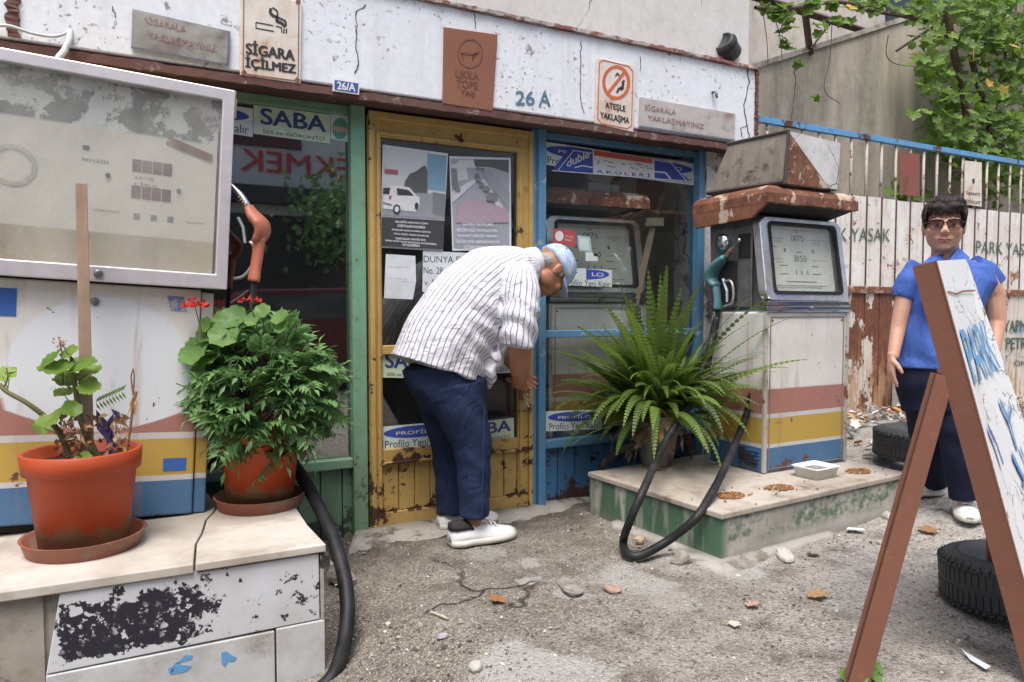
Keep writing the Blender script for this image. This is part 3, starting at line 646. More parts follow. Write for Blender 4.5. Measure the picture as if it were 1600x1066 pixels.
# door: posters
def poster(pts, label): return flat('poster', pts, yD-.004, .0015, PAPER, label, 'poster', 'notices on the door glass')
t = poster([(598, 226), (700, 240), (692, 393), (594, 387)], 'left poster on the door showing a parked white car above white text on black')
yq = yD-.0052
INKS = {k: ink('poster_' + k, c) for k, c in dict(asphalt=(.30, .32, .35), building=(.20, .36, .48), pale=(.58, .60, .62), tree=(.10, .11, .11), car=(.70, .71, .72), dark=(.04, .04, .05), black=(.045, .045, .05), red=(.38, .10, .13), road=(.36, .37, .42), pink=(.42, .32, .38), mid=(.20, .21, .23)).items()}
shape(t, INKS['pale'], [(600, 229), (698, 243), (694.5, 345), (597.5, 339)], yq, 'photo_sky', .0006)
def layers(t, specs, y0):
    for k, (nm, m, pts) in enumerate(specs): shape(t, INKS[m], pts, y0 - .0005*(k+1), nm, .0004)
layers(t, [('photo_house', 'building', [(668, 240), (698, 244), (696, 300), (666, 296)]), ('photo_trees', 'tree', [(632, 285), (640, 272), (650, 268), (658, 262), (664, 258), (668, 268), (668, 305), (632, 305)]), ('photo_street', 'asphalt', [(598.5, 300), (695.5, 303), (694.7, 343), (597.5, 337)]), ('photo_hedge', 'mid', [(676, 300), (696, 304), (695, 340), (676, 334)]), ('photo_sign', 'red', [(601, 264), (622, 266), (622, 273), (601, 271)]),
           ('photo_car', 'car', [(599, 298), (606, 290), (622, 290), (640, 293), (650, 305), (656, 309), (655, 325), (650, 331), (598, 326)]), ('photo_bumper', 'mid', [(598, 316), (612, 319), (612, 322), (598, 319)]), ('photo_glass', 'dark', [(620, 294), (638, 297), (647, 306), (621, 305)]), ('photo_glass', 'dark', [(599, 294), (610, 293), (608, 304), (598.6, 303)]), ('photo_light', 'red', [(608, 306), (612, 306), (611, 312), (608, 311)]), ('photo_wheel', 'dark', ellpx(620, 327, 6, 7.5, 16)), ('photo_hub', 'car', ellpx(620, 327, 3.5, 4.6, 12)), ('photo_wheel', 'dark', ellpx(651, 322, 3, 5.5, 12)), ('caption_field', 'black', [(597, 339), (694.5, 345), (692, 390), (596, 384.5)])], yq)
writing(t, WHT, [('BELEDİYE ANAYOLU İLAN', (618, 348), (668, 351), 4, .03), ('ZABITALARI KALDIRDI', (621, 354.5), (664, 357.5), 4, .03), ('ARAÇLAR BURAYA PARK EDİYOR', (612, 360.5), (673, 365), 4, .03), ('YAYA GEÇİT HAKKI KALMIYOR', (615, 367), (670, 371), 4, .03), ('ZABITADAN TAKVİM İSTE', (618, 374), (665, 377), 4, .03), ('HAKKI ZAYIF OLAN VATANDAŞ AKTİVİTESİNE', (602, 377.5), (682, 384), 4, .03), ('SAYGILARIMLA', (629, 384.5), (656, 386), 4, .03)], yq-.009)
t = poster([(702, 244), (798, 247), (799, 392), (707, 392)], 'right poster on the door showing a busy road above white words')
shape(t, INKS['road'], [(704, 248), (795, 250), (796, 388), (709, 388)], yq, 'photo_road', .0006)
rs = random.Random(11); sp = [('photo_skyline', 'pale', [(720, 250), (795, 251), (795, 262), (705, 262)]), ('photo_trees', 'tree', [(740, 249), (795, 250), (795, 270), (770, 262), (742, 260)]), ('photo_houses', 'pale', [(704.5, 256), (728, 258), (732, 280), (705.5, 285)]), ('photo_shops', 'mid', [(705, 262), (714, 264), (716, 288), (706, 290)]), ('photo_verge', 'asphalt', [(752, 268), (765, 266), (796, 300), (796, 330)]), ('photo_lane', 'pale', [(706, 300), (740, 280), (748, 281), (706, 318)]), ('photo_lane', 'pale', [(752, 282), (756, 281), (790, 330), (782, 332)]), ('photo_banner', 'pink', [(716, 320), (742, 310), (790, 326), (795, 348), (712, 348)])]
for cx, cy, s in ((747, 263, 3), (754, 264, 3), (746, 274, 4), (747, 281, 4), (753, 289, 4.5), (760, 295, 5.5), (769, 308, 8.5), (713, 290, 4), (715, 296, 4)):
    sp.append(('photo_car', 'mid', [(cx-s, cy-s*.3), (cx-s*.5, cy-s*.8), (cx+s*.5, cy-s*.8), (cx+s, cy-s*.3), (cx+s, cy+s*.7), (cx-s, cy+s*.7)]))
layers(t, sp, yq)
writing(t, WHT, [('SAYIN YAYALAR', (723, 352.5), (770, 353), 5, .02), ('BİZİM SİZ YAYALATIN', (714, 361.5), (777, 362.5), 5.6, .02), ('RAHAT GEÇİT HAKKI', (716, 370.5), (777, 371.5), 5.6, .02), ('İÇİN YOL BIRAKMIŞTIK', (713, 380), (781, 381), 6, .02), ('ÇOBANPINAR PETROL', (725, 389), (792, 390.5), 5.4, .02)], yq-.0095)
t = flat('notice', [(603, 397), (649, 400), (650, 440), (645, 468), (600, 466)], yD-.003, .0012, PAPER, 'small blank white paper taped below the left poster', 'notice', 'notices on the door glass')
writing(t, ink('pale_pen', (.40, .44, .50), .4), [('~~ ~~~ ~~', (606, 418), (640, 419), 2), ('~ ~~ ~', (608, 436), (636, 437), 2), ('~~ ~', (630, 441), (646, 442), 2)], yD-.0036, 'scribble')
t = flat('notice', [(661, 392), (770, 397), (770, 462), (660, 456)], yD-.003, .0012, PAPER, 'handwritten white notice beside the blank paper, half hidden by the man', 'notice', 'notices on the door glass')
writing(t, SERIF, [('DÜNYA PETROL', (662, 410), (758, 412), 13), ('No. 28', (662, 428), (692, 428.5), 11), ('v. 5', (663, 446), (679, 446), 9)], yD-.0036)
brand_pale(594, 549, 680, 590, yD-.003, 'pale sticker cut off by the man, top left of the lower door glass', .02)
brand_blue('sticker', 690, 553, 802, 586, yD-.003, 'blue oval sticker behind the man, top right of the lower door glass', sl=-.03)
brand_blue('sticker', 595, 667, 704, 704, yD-.003, 'blue oval sticker at the lower left of the door glass', sl=-.08)
brand_pale(716, 664, 803, 696, yD-.003, 'pale sticker with navy letters at the lower right of the door glass', -.13)
# blue window
brand_blue('sticker', 849, 221, 955, 257, yS, 'blue oval sticker at the top left of the blue window', sl=.15)
brand_blue('sticker', 985, 243, 1086, 277, yS, 'blue oval sticker at the top right of the blue window', sl=.13)
t = flat('sticker', [(893, 228), (1044, 252), (1079, 284), (862, 267)], yS-.004, .0014, ROYAL, 'long blue and white tapered battery sticker across the top of the blue window', 'sticker', 'shop stickers on the glass')
shape(t, WHT, [(926, 233.5), (1022, 248.5), (1023, 279), (927, 271.5)], yS-.0048, 'field'); shape(t, ink('sticker_red', (.58, .09, .07)), [(928, 234.5), (1020, 249), (1020, 256), (928, 243)], yS-.0055, 'red_band')
mb = MB(); stroke(mb, [(893, 228.5), (926, 233.5)], 1.2, yS-.0048); stroke(mb, [(896, 235.5), (925, 239.5)], 1.2, yS-.0048); stroke(mb, [(896, 235.5), (872, 266)], 1.2, yS-.0048); stroke(mb, [(1022, 250), (1048, 254)], 1.2, yS-.0048); stroke(mb, [(1048, 254), (1073, 283)], 1.2, yS-.0048); stroke(mb, [(898, 262), (910, 259), (926, 262)], 2, yS-.0048); stroke(mb, [(1022, 268), (1040, 270), (1048, 280)], 2.4, yS-.0048); stroke(mb, [(862, 266.6), (1079, 283.6)], 1.4, yS-.005); mb.build('outline', WHT, t)
mb = MB(); mb.flat = True
a0 = Y(886, 262, yS-.0052); a1 = Y(921, 246, yS-.0052); mb.text('duble', a0, a1, .045, .03, up=Vector((0, 0, 1))); mb.build('lettering', WHT, t)
writing(t, NAVY, [('A K Ü L E R İ', (932, 270), (1016, 277), 6.5, .02)], yS-.0062)
mb = MB(); rs = random.Random(5)
for k in range(16):
    q = 932+rs.random()*84; w = 249+(q-932)*.12+rs.random()*9; stroke(mb, [(q, w), (q+rs.uniform(2, 9), w+rs.uniform(-1, 2))], 1, yS-.0056); 
mb.build('torn_print', BLKW, t)
RED = ink('label_red', (.50, .08, .08))
t = flat('sticker', [(865, 357), (899, 361), (899, 385), (864, 381)], yS, .0012, RED, 'small red sticker with a white circle on the blue window', 'sticker', 'shop stickers on the glass'); shape(t, WHT, ellpx(874, 369, 6.5, 8), yS-.001, 'disc')
writing(t, WHT, [('SERVİS', (883, 370), (896, 372), 3), ('KART', (883, 376), (894, 378), 3)], yS-.001)
t = flat('sticker', [(902, 368), (922, 370), (925, 394), (905, 392)], yS, .0012, ink('pale_teal', (.42, .60, .58)), 'torn pale teal sticker beside the red one on the blue window', 'sticker', 'shop stickers on the glass'); shape(t, STICK, [(905, 372), (919, 373), (921, 391), (907, 389)], yS-.0008, 'label')
t = flat('sticker', [(915, 394), (934, 395), (934, 408), (915, 408)], yS, .0012, STICK, 'small torn white sticker below the teal one on the blue window', 'sticker', 'shop stickers on the glass'); shape(t, BLK, [(927, 395), (934, 395.5), (934, 401), (928, 400)], yS-.001, 'dark_corner')
t = flat('sticker', [(880, 418), (956, 422), (956, 449), (880, 446)], yS, .0012, ink('sticker_blank', (.60, .66, .64)), 'blue oval sticker in the middle of the blue window next to the cap', 'sticker', 'shop stickers on the glass')
shape(t, ROYAL, [(916, 420)] + [(916+36*math.sin(R(a)), 427.5-8*math.cos(R(a))+1.5) for a in range(0, 181, 12)] + [(916, 436)], yS-.0008, 'oval'); writing(t, WHT, [('LO', (925, 431.5), (943, 432.5), 6, .01)], yS-.0016); writing(t, SERIF, [('Profilo Yeni Kalır', (882, 446), (954, 449), 10)], yS-.001)
brand_blue('sticker', 853, 643, 940, 674, yS, 'blue oval sticker at the bottom left of the blue window', sl=-.04)
def XP(px, py, x): r = ray(px, py); return Vector((0, 0, CH)) + r * (x / r.x)
# ------------------------------------------------------------------ stone plinths
def marble_mat():
    n = N('worn_marble'); c = n.mix(n.th(n.noise(3, 6, .6, n.warp(.3, 2)), .4, .62), (.56, .52, .46), (.42, .37, .31))
    c = n.mix(n.m('MULTIPLY', n.th(n.noise(1.6, 5, .6, n.warp(.5, 3)), .5, .56), .35), c, (.30, .27, .23))
    c = n.mix(n.m('MULTIPLY', n.th(n.noise(9, 8, .7), .52, .75), .5), c, (.24, .19, .14)); n.bump(n.noise(40, 6), .15, .004); return n.fin(c, .55)
MARBLE = marble_mat()
def tile_mat():
    n = N('peeled_black_on_marble'); c = n.mix(n.th(n.noise(4, 5), .4, .7), (.60, .62, .64), (.50, .50, .50))
    x = n.xyz(); e = n.noise(22, 9, .72, n.warp(.02, 12)); f = n.noise(5.5, 6, .65)
    # where the old black coat is left: the big block, the right edge, a few flecks between
    bx0, bx1 = Y(90, 950, 2.37).x, Y(322, 950, 2.37).x; rx = Y(478, 950, 2.37).x
    ORGX = PED_C
    a = n.m('MULTIPLY', n.th(x[0], bx0-ORGX.x-.02, bx0-ORGX.x+.03), n.th(x[0], bx1-ORGX.x+.05, bx1-ORGX.x-.05))
    z = n.m('MULTIPLY', n.th(x[2], .045-ORGX.z, .075-ORGX.z), n.th(x[2], .268-ORGX.z, .190-ORGX.z))
    blk = n.m('MULTIPLY', a, z)
    r = n.m('MULTIPLY', n.m('MULTIPLY', n.th(x[0], rx-ORGX.x-.06, rx-ORGX.x+.05), .40), z)
    s = n.m('ADD', n.m('ADD', n.m('MULTIPLY', blk, .74), r), n.m('ADD', n.m('MULTIPLY', n.m('SUBTRACT', e, .53), 2.4), n.m('MULTIPLY', n.m('SUBTRACT', f, .5), 1.6)))
    k = n.th(s, .25, .265); k2 = n.m('SUBTRACT', 1.0, n.m('MULTIPLY', n.th(n.voro(9, 'F1', n.warp(.05, 20)), .15, .13), n.th(f, .4, .5)))
    k = n.m('MULTIPLY', k, n.m('MAXIMUM', k2, 0)); k = n.m('MULTIPLY', k, n.m('SUBTRACT', 1.0, n.m('MULTIPLY', n.th(n.noise(52, 5, .6, n.warp(.02, 30)), .575, .60), n.th(n.noise(6, 3), .42, .52)))); c = n.mix(k, c, (.020, .020, .030)); n.bump(k, .25, .003)
    return n.fin(c, .5)
PED_C = Vector((.0, 2.4, 0))
ped = T('marble_plinth', 'worn white marble plinth with black peeling paint under the big fuel pump', 'plinth', PED_C)
zt = .30; yf = 2.355
ck = [G(340, 790, zt), G(334, 800, zt), G(322, 812, zt), G(316, 832, zt), G(306, 850, zt), Vector((G(302, 872, zt).x, yf, zt))]
xr = .515
right = [Vector((p.x+.003, p.y, zt)) for p in ck] + [Vector((xr, yf, zt)), Vector((xr-.012, 2.6, zt)), Vector((xr, 3.25, zt)), Vector((ck[0].x+.02, 3.25, zt))]
left = [Vector((p.x-.003, p.y, zt)) for p in ck] + [Vector((-1.3, yf+.02, zt)), Vector((-1.3, 3.25, zt)), Vector((ck[0].x-.02, 3.25, zt))]
MB().prism(right, (0, 0, -.026)).build('slab', MARBLE, ped, bevel=.004); MB().prism(left, (0, 0, -.03)).build('slab', MARBLE, ped, bevel=.004)
TILE = tile_mat()
def yp(px, py): return Y(px, py, 2.372)
a, b, c_, d = yp(93, 908), yp(498, 868), yp(499, 981), yp(72, 1050)
MB().prism([Vector((a.x, 2.368, .267)), Vector((b.x, 2.368, .267)), Vector((b.x, 2.368, .045)), Vector((d.x, 2.368, .04))], (0, .03, 0)).build('tile', TILE, ped, bevel=.003)
STRIP = worn('streaked_marble_strip', (.55, .52, .46), (.05, .04, .035), sc=8, thr=.52, soft=.04, ro=.7, streak=.8, grc=(.06, .05, .045))
MB().box(b.x+.004, xr-.006, 2.366, 2.40, .045, .267).build('tile', STRIP, ped)
BLUEDAB = worn('marble_with_blue_dabs', (.58, .59, .59), (.44, .41, .36), sc=5, thr=.6, soft=.1, ro=.6)
q0, q1 = yp(72, 1058).x, yp(430, 1000).x
MB().box(q0, q1-.003, 2.364, 2.40, -.25, .036).build('tile', BLUEDAB, ped, bevel=.003); MB().box(q1+.003, xr-.005, 2.364, 2.40, -.25, .041).build('tile', BLUEDAB, ped, bevel=.003)
for pts in ([(272, 1038), (300, 1030), (301, 1024), (288, 1024), (280, 1034), (262, 1046), (266, 1054), (290, 1050), (300, 1041)], [(346, 1020), (354, 1018), (362, 1024), (370, 1028), (366, 1034), (356, 1034), (352, 1042), (346, 1038)]): MB().plate(pts, 2.3625, .001).build('paint_dab', CYANPAINT, ped)
ROUGH = worn('rough_old_mortar', (.36, .33, .285), (.13, .11, .09), sc=3.2, thr=.49, soft=.12, ro=.95, grime=.6, cracks=(4.5, .03), bumpst=1.0)
MB().box(-1.3, xr-.02, 2.40, 3.24, -.25, .27).build('core', ROUGH, ped)
MB().box(-1.3, d.x-.004, 2.385, 2.398, -.25, .264).build('render_face', ROUGH, ped)

CPED_C = Vector((2.145, 2.233, 0)); ang = math.atan2(.115, 1.35)
def rotp(x, y, z): return Vector((CPED_C.x + x*math.cos(ang) - y*math.sin(ang), CPED_C.y + x*math.sin(ang) + y*math.cos(ang), z))
PW, PD = 1.40, .90
cp = T('concrete_plinth', 'low concrete plinth with flaking green paint under the fuel pump beside the fern', 'plinth', CPED_C)
def rbox(x0, x1, y0, y1, z0, z1): return MB().hexa([rotp(x0,y0,z0), rotp(x1,y0,z0), rotp(x1,y1,z0), rotp(x0,y1,z0)], [rotp(x0,y0,z1), rotp(x1,y0,z1), rotp(x1,y1,z1), rotp(x0,y1,z1)])
def plinthmat():
    n = N('green_flaking_concrete'); x = n.xyz()
    g = n.mix(n.noise(14, 6), (.085, .17, .10), (.05, .11, .065)); w = n.mix(n.th(n.noise(5, 7, .65), .4, .65), (.46, .44, .40), (.33, .31, .27))
    sk = n.noise(4.0, 6, .7, n.obj((1.6, 1.6, .45))); left = n.m('ADD', n.th(x[0], .05, .0), 0.0)
    pat = n.m('MULTIPLY', n.th(n.noise(3.2, 8, .72, n.obj((1, 1, 1.9))), .47, .53), n.th(x[2], .05, .1)); pat = n.m('MULTIPLY', pat, n.m('MULTIPLY', .85, n.th(n.noise(26, 6, .7), .40, .55)))
    run = n.th(n.noise(8, 4, .6, n.obj((2.5, 2.5, .1))), .42, .55)
    lf = n.m('MULTIPLY', left, n.m('SUBTRACT', 1.0, n.m('MULTIPLY', n.th(n.noise(3, 5, .6, n.obj((1, 2.5, .3))), .50, .60), .9)))
    k = n.m('MAXIMUM', pat, lf); c = n.mix(k, w, g); c = n.mix(n.m('MULTIPLY', n.th(sk, .55, .75), .35), c, (.20, .16, .11))
    c = n.mix(n.m('MULTIPLY', n.th(x[2], .05, .0), .5), c, (.22, .19, .155)); n.bump(n.noise(35, 7, .7), .35, .005); return n.fin(c, .85)
rbox(0, PW, 0, PD, -.06, .192).build('body', plinthmat(), cp, bevel=.006)
rbox(-.012, PW+.012, -.012, PD, .194, .222).build('slab', worn('dirty_cement_top', (.50, .45, .39), (.22, .17, .13), sc=5, thr=.55, soft=.15, ro=.9, grime=.5), cp, bevel=.006)
mb = MB(); rs = random.Random(8)
rings = []
for k in range(31):
    t = k/30; b0 = rotp(-.015, PD*.75*(1-t*2), 0) if t < .5 else rotp((t-.5)*1.5, -.015, 0); o0 = Vector((-1, -.2, 0)) if t < .45 else (Vector((-.7, -.8, 0)) if t < .55 else Vector((0, -1, 0)))
    wd = .03 + .085*math.exp(-((t-.5)/.10)**2) + rs.gauss(0, .008); bz = gz(b0.x, b0.y)
    rings.append([b0 - o0*.02 + Vector((0, 0, bz-.03)), b0 - o0*.02 + Vector((0, 0, bz+.024)), b0 + o0*wd*.6 + Vector((0, 0, bz+.018)), b0 + o0*wd + Vector((0, 0, bz+.006)), b0 + o0*wd + Vector((0, 0, bz-.03))])
mb.loft(rings).build('footing', worn('footing_cement', (.40, .385, .35), (.24, .21, .17), sc=7, thr=.55, soft=.08, ro=.95, bumpst=.7), cp, True)

# ------------------------------------------------------------------ fuel pumps
def stripes(name, disc=False):
    n = N(name); x = n.xyz(); z = n.m('ADD', x[2], n.m('MULTIPLY', n.m('SUBTRACT', n.noise(9, 3), .5), .006))
    white = n.mix(n.th(n.noise(4, 6, .6), .4, .75), (.74, .73, .70), (.62, .59, .54)); salm = n.mix(n.noise(20, 5), (.42, .19, .155), (.34, .14, .11))
    st = n.ramp(n.m('DIVIDE', z, 1.0), [(0, (.04, .15, .31)), (.129, (.58, .57, .56)), (.15, (.50, .33, .055)), (.287, (.58, .57, .56)), (.312, (.38, .165, .135)), (.438, (.60, .58, .53))])
    c = n.mix(n.th(z, .44, .452), st, white); c = n.mix(n.m('MULTIPLY', n.noise(28, 6), .35), c, n.mix(.6, c, (.30, .24, .2)))
    if disc:
        d = n.n('VectorMath'); d.operation = 'DISTANCE'; cb = n.n('CombineXYZ'); n.l(x[0], cb.inputs[0]); n.l(x[2], cb.inputs[2]); n.l(cb.outputs[0], d.inputs[0]); d.inputs[1].default_value = (-.31, 0, .50)
        c = n.mix(n.th(n.m('ADD', d.outputs['Value'], n.m('ADD', n.m('MULTIPLY', n.noise(40, 4), .01), n.m('MULTIPLY', n.th(x[2], .40, .33), .12))), .315, .30), c, (.68, .71, .74))
    sk = n.noise(6, 6, .65, n.obj((2.2, 2.2, .22))); c = n.mix(n.m('MULTIPLY', n.th(sk, .56, .74), .6), c, (.36, .21, .12))
    ch = n.th(n.m('ADD', n.noise(10, 9, .7), n.m('MULTIPLY', n.th(x[2], .10, .0), .11)), .63, .645); c = n.mix(ch, c, n.mix(n.noise(30, 4), (.22, .09, .05), (.05, .03, .025)))
    n.bump(n.m('SUBTRACT', n.m('MULTIPLY', n.noise(6, 2), .4), ch), .3, .006); return n.fin(c, .5)
RUST = N('heavy_rust'); _n = RUST
_c = _n.mix(_n.th(_n.noise(11, 8, .7), .35, .65), (.26, .105, .055), (.11, .045, .028)); _c = _n.mix(_n.th(_n.noise(9, 9, .72, _n.warp(.05, 9)), .545, .575), _c, (.50, .40, .31)); _c = _n.mix(_n.th(_n.noise(16, 8, .7), .60, .66), _c, (.40, .20, .10))
_n.bump(_n.noise(30, 8, .75), .7, .006); RUST = _n.fin(_c, .85)
DIALMAT = plain('dial_face_cream', (.88, .87, .77), .6, var=.15, sc=4); SHADE_BLACK = plain('recess_shade_black', (.012, .012, .012), .8)  # near-black puts shade into recesses, canopy underside and base gap
def rrect(x0, x1, z0, z1, r, y, n=5):
    P = []
    for cx, cz, a0 in ((x1-r, z1-r, 0), (x0+r, z1-r, 90), (x0+r, z0+r, 180), (x1-r, z0+r, 270)):
        for k in range(n+1):
            a = R(a0 + 90*k/n); P.append(Vector((cx + r*math.cos(a), y, cz + r*math.sin(a))))
    return P
def ringframe(outer, inner, y0, y1):
    def at(o, y, ): return [Vector((p.x, y, p.z)) for p in o]
    return MB().loft([at(outer, y0), at(outer, y1), at(inner, y1), at(inner, y0), at(outer, y0)], False)
WID = .656
CHROMEB = plain('worn_chrome', (.80, .80, .80), .25, .8, var=.25, sc=25)
def fuel_pump(label):
    t = T('fuel_pump', label, 'fuel pump', (0, 0, 0), 'old fuel pumps')
    MB().box(.004, WID-.004, .004, .39, .0, .845).build('cabinet', stripes('pump_stripes'), t, bevel=.012, bseg=3)
    mb = MB()
    for b_ in ((.04, WID-.04, -.0012, .006, .818, .821), (.04, WID-.04, -.0012, .006, .02, .023), (.04, .043, -.0012, .006, .023, .818), (WID-.043, WID-.04, -.0012, .006, .023, .818)): mb.box(*b_)
    mb.build('panel_seam', plain('seam_dirt', (.24, .20, .16), .9), t)
    for sx in (.055, WID-.055):
        for sz in (.035, .80): MB().lathe([(.006, 0), (.006, .003), (.002, .004)], (sx, .003, sz), 10, (0, -1, 0)).build('screw', IRON, t, True)
    MB().box(.05, WID-.05, .05, .36, -.03, .003).build('base', SHADE_BLACK, t)
    mb = MB()
    for k in range(5): mb.box(-.004, .006, .03, .17, .03+k*.02, .038+k*.02)
    mb.build('vent', BLUED, t)
    mb = MB()
    for x0 in (.0, WID-.022): mb.box(x0, x0+.022, -.002, .012, .005, .845)
    mb.build('corner_strip', worn('corner_strip_paint', (.50, .47, .42), (.25, .11, .06), sc=9, thr=.55, ro=.6), t)
    # head: cheeks lean in, side panel grey
    H0, H1 = .85, 1.36
    MB().hexa([(.03, .03, H0), (WID-.03, .03, H0), (WID-.01, .40, H0), (.01, .40, H0)], [(.035, .10, H1), (WID-.05, .10, H1), (WID-.02, .42, H1), (.01, .42, H1)]).build('head', STEELG, t, bevel=.006)
    o = rrect(.005, WID-.005, .905, 1.345, .05, 0); i = rrect(.065, WID-.06, .945, 1.315, .03, 0)
    ringframe(o, i, .04, -.012).build('bezel', CHROMEB, t, bevel=.006)
    ringframe(rrect(.058, WID-.053, .938, 1.322, .03, 0), rrect(.075, WID-.07, .955, 1.305, .02, 0), .03, -.018).build('gasket', RUBBER, t)
    mb = MB(); mb.box(.0, WID, -.014, .05, .853, .875); mb.box(.01, WID-.01, -.008, .05, .878, .902); mb.build('chrome_strip', CHROME, t, bevel=.003)
    MB().lathe([(.012, 0), (.012, .012), (.006, .014)], (.33, -.013, .864), 14, (0, -1, 0)).build('lock', STEELG, t, True)
    MB().box(.06, WID-.055, .022, .028, .945, 1.315).build('dial', DIALMAT, t)
    mb = MB(); mb.flat = True; yy = .0205
    for txt, x, z, w, h in (('0875', .26, 1.225, .11, .034), ('3350', .27, 1.115, .11, .034), ('1 1 1', .28, 1.045, .10, .024)):
        mb.text(txt, (x, yy, z), (x+w, yy, z), h, .01)
    for x, z, w in ((.285, 1.275, .05), (.30, 1.165, .05), (.16, 1.09, .06), (.41, 1.09, .06), (.16, 1.045, .06), (.42, 1.048, .06), (.10, 1.19, .04), (.20, 1.005, .24)): mb.box(x, x+w, yy-.0004, yy, z, z+.004)
    for x, z, w in ((.22, 1.285, .2), (.12, 1.235, .08), (.43, 1.235, .10), (.12, 1.125, .08), (.43, 1.125, .10), (.12, .985, .4), (.12, .975, .36)): mb.box(x, x+w, yy-.0004, yy, z, z+.0022)
    mb.text('LİRA', (.135, yy, 1.215), (.185, yy, 1.215), .012); mb.text('LİTRE', (.135, yy, 1.105), (.19, yy, 1.105), .012); mb.text('KURUŞ', (.44, yy, 1.215), (.50, yy, 1.215), .010)
    for x in (.20, .43): mb.box(x, x+.014, yy-.0004, yy, 1.165, 1.185)
    mb.build('dial_numbers', ink('dial_grey', (.10, .10, .10), .2), t)
    MB().box(.07, WID-.065, -.004, -.001, .95, 1.31).build('dial_glass', glass('dial_glass', dust=.16, refl=.3, dustcol=(.8, .79, .72)), t)  # dust layer made extra pale to brighten the dial shaded by the canopy
    for nm_ in ('bezel', 'gasket', 'dial', 'dial_numbers', 'dial_glass'):
        for o_ in [q for q in COL.objects if q.parent == t and q.name.split('.')[0] == nm_]:
            for v in o_.data.vertices: v.co.y += (v.co.z-.86)*.135; v.co.x += (v.co.z-.86)*(-.03 if v.co.x > .3 else .0)
    # nozzle side
    MB().box(.004, .012, .10, .39, .87, 1.30).build('side_panel', STEELG, t, bevel=.003)
    mb = MB(); mb.box(-.003, .003, .11, .19, 1.13, 1.26); mb.box(-.003, .003, .20, .37, .90, 1.12); mb.build('nozzle_recess_shade', SHADE_BLACK, t, bevel=.002)  # flat black plates, the shade of the recess put into their colour
    MB().lathe([(.05, 0), (.048, .02), (.03, .035), (.005, .04)], (.003, .30, 1.225), 16, (-1, 0, 0)).build('hose_boss', CHROME, t, True)
    # canopy
    x0, x1, y0, y1 = -.05, WID-.02, -.060, .50; zc = 1.36
    mb = MB()
    prof = [(0, .035), (0, .085), (.012, .11), (.035, .128), (.07, .135)]
    rings = [[Vector((x0+i_, y0+i_, zc+z)), Vector((x1-i_, y0+i_, zc+z)), Vector((x1-i_, y1-i_, zc+z)), Vector((x0+i_, y1-i_, zc+z))] for i_, z in prof]
    mb.loft(rings)
    mb.hexa([(x0+.001, y0+.12, zc-.03), (x0+.02, y0+.12, zc-.03), (x0+.02, y1-.03, zc-.045), (x0+.001, y1-.03, zc-.045)], [(x0+.001, y0+.01, zc+.04), (x0+.02, y0+.01, zc+.04), (x0+.02, y1-.001, zc+.04), (x0+.001, y1-.001, zc+.04)])
    mb.build('canopy', RUST, t, bevel=.004)
    MB().hexa([(.04, .10, zc-.004), (WID-.06, .10, zc-.004), (WID-.02, .42, zc-.004), (.02, .42, zc-.004)], [(x0+.03, y0+.02, zc+.034), (x1-.02, y0+.02, zc+.034), (x1-.02, y1-.02, zc+.034), (x0+.03, y1-.02, zc+.034)]).build('canopy_underside', SHADE_BLACK, t)  # shade under the canopy put into a near-black colour
    return t
pump = fuel_pump('square fuel pump with rusty canopy and box sign, standing outside on the green plinth')
zc = 1.36+.135
def topsign(t):
    A = [(.06, -.05, zc), (.47, -.05, zc), (.50, .40, zc), (-.03, .40, zc)]; B = [(.085, -.05, zc+.27), (.485, -.05, zc+.255), (.47, .30, zc+.25), (.03, .30, zc+.265)]
    s = MB().hexa(A, B).build('box_sign', worn('grey_weathered_wood', (.26, .23, .19), (.10, .08, .065), sc=6, thr=.55, soft=.1, ro=.95, streak=.5, grc=(.09, .075, .06), bumpst=.7), t)
    y = -.054
    MB().prism([(.085, y, zc+.268), (.108, y, zc+.268), (.483, y, zc+.252), (.468, y, zc+.004), (.405, y, zc+.004)], (0, .004, 0)).build('white_panel', worn('box_sign_white', (.66, .66, .65), (.40, .25, .15), sc=6, thr=.66, ro=.6, cracks=(3, .01)), s)
    MB().prism([(.084, y-.001, zc+.266), (.402, y-.001, zc+.003), (.061, y-.001, zc+.003)], (0, .004, 0)).build('rust_triangle', RUST, s)
    mb = MB(); mb.tube([(.06, -.056, zc), (.084, -.056, zc+.27), (.03, .31, zc+.27)], .010, 6); mb.tube([(.055, -.05, zc+.012), (-.03, .40, zc+.012)], .012, 6); mb.build('edge_strip', plain('edge_iron', (.06, .05, .045), .8), s)
copy2 = copy_tree(pump); copy2['label'] = 'second square fuel pump on display behind the blue window glass'
topsign(pump)
pump.location = (2.836, 2.661, .222); pump.rotation_euler = (0, 0, R(1.0))
copy2.location = (2.005, 3.45, .27); copy2.rotation_euler = (0, 0, R(-3))
# crate under the display pump: floor of the window
MB().box(1.95, 3.0, 3.44, 4.4, .031, .27).build('display_floor', plain('display_floor_boards', (.20, .18, .15), .9), shop)
t = T('gauge', 'round cream dial gauge on the display pump canopy behind the window', 'gauge', (2.40, 3.53, 1.79))
MB().lathe([(.001, -.03), (.085, -.03), (.095, -.01), (.095, .01), (.08, .018), (.001, .016)], (2.40, 3.53, 1.88), 28, (0, -1, 0)).build('dial', plain('gauge_cream', (.55, .50, .42), .5), t, True)
MB().lathe([(.001, 0), (.035, 0), (.035, .003), (.001, .003)], (2.40, 3.512, 1.88), 20, (0, -1, 0)).build('dial_centre', ink('pale_violet', (.45, .40, .62)), t)
mb = MB(); mb.box(2.29, 2.51, 3.49, 3.57, 1.762, 1.815)
for k in range(4): mb.box(2.31+k*.05, 2.325+k*.05, 3.487, 3.49, 1.785, 1.80)
mb.build('base', STICK, t)
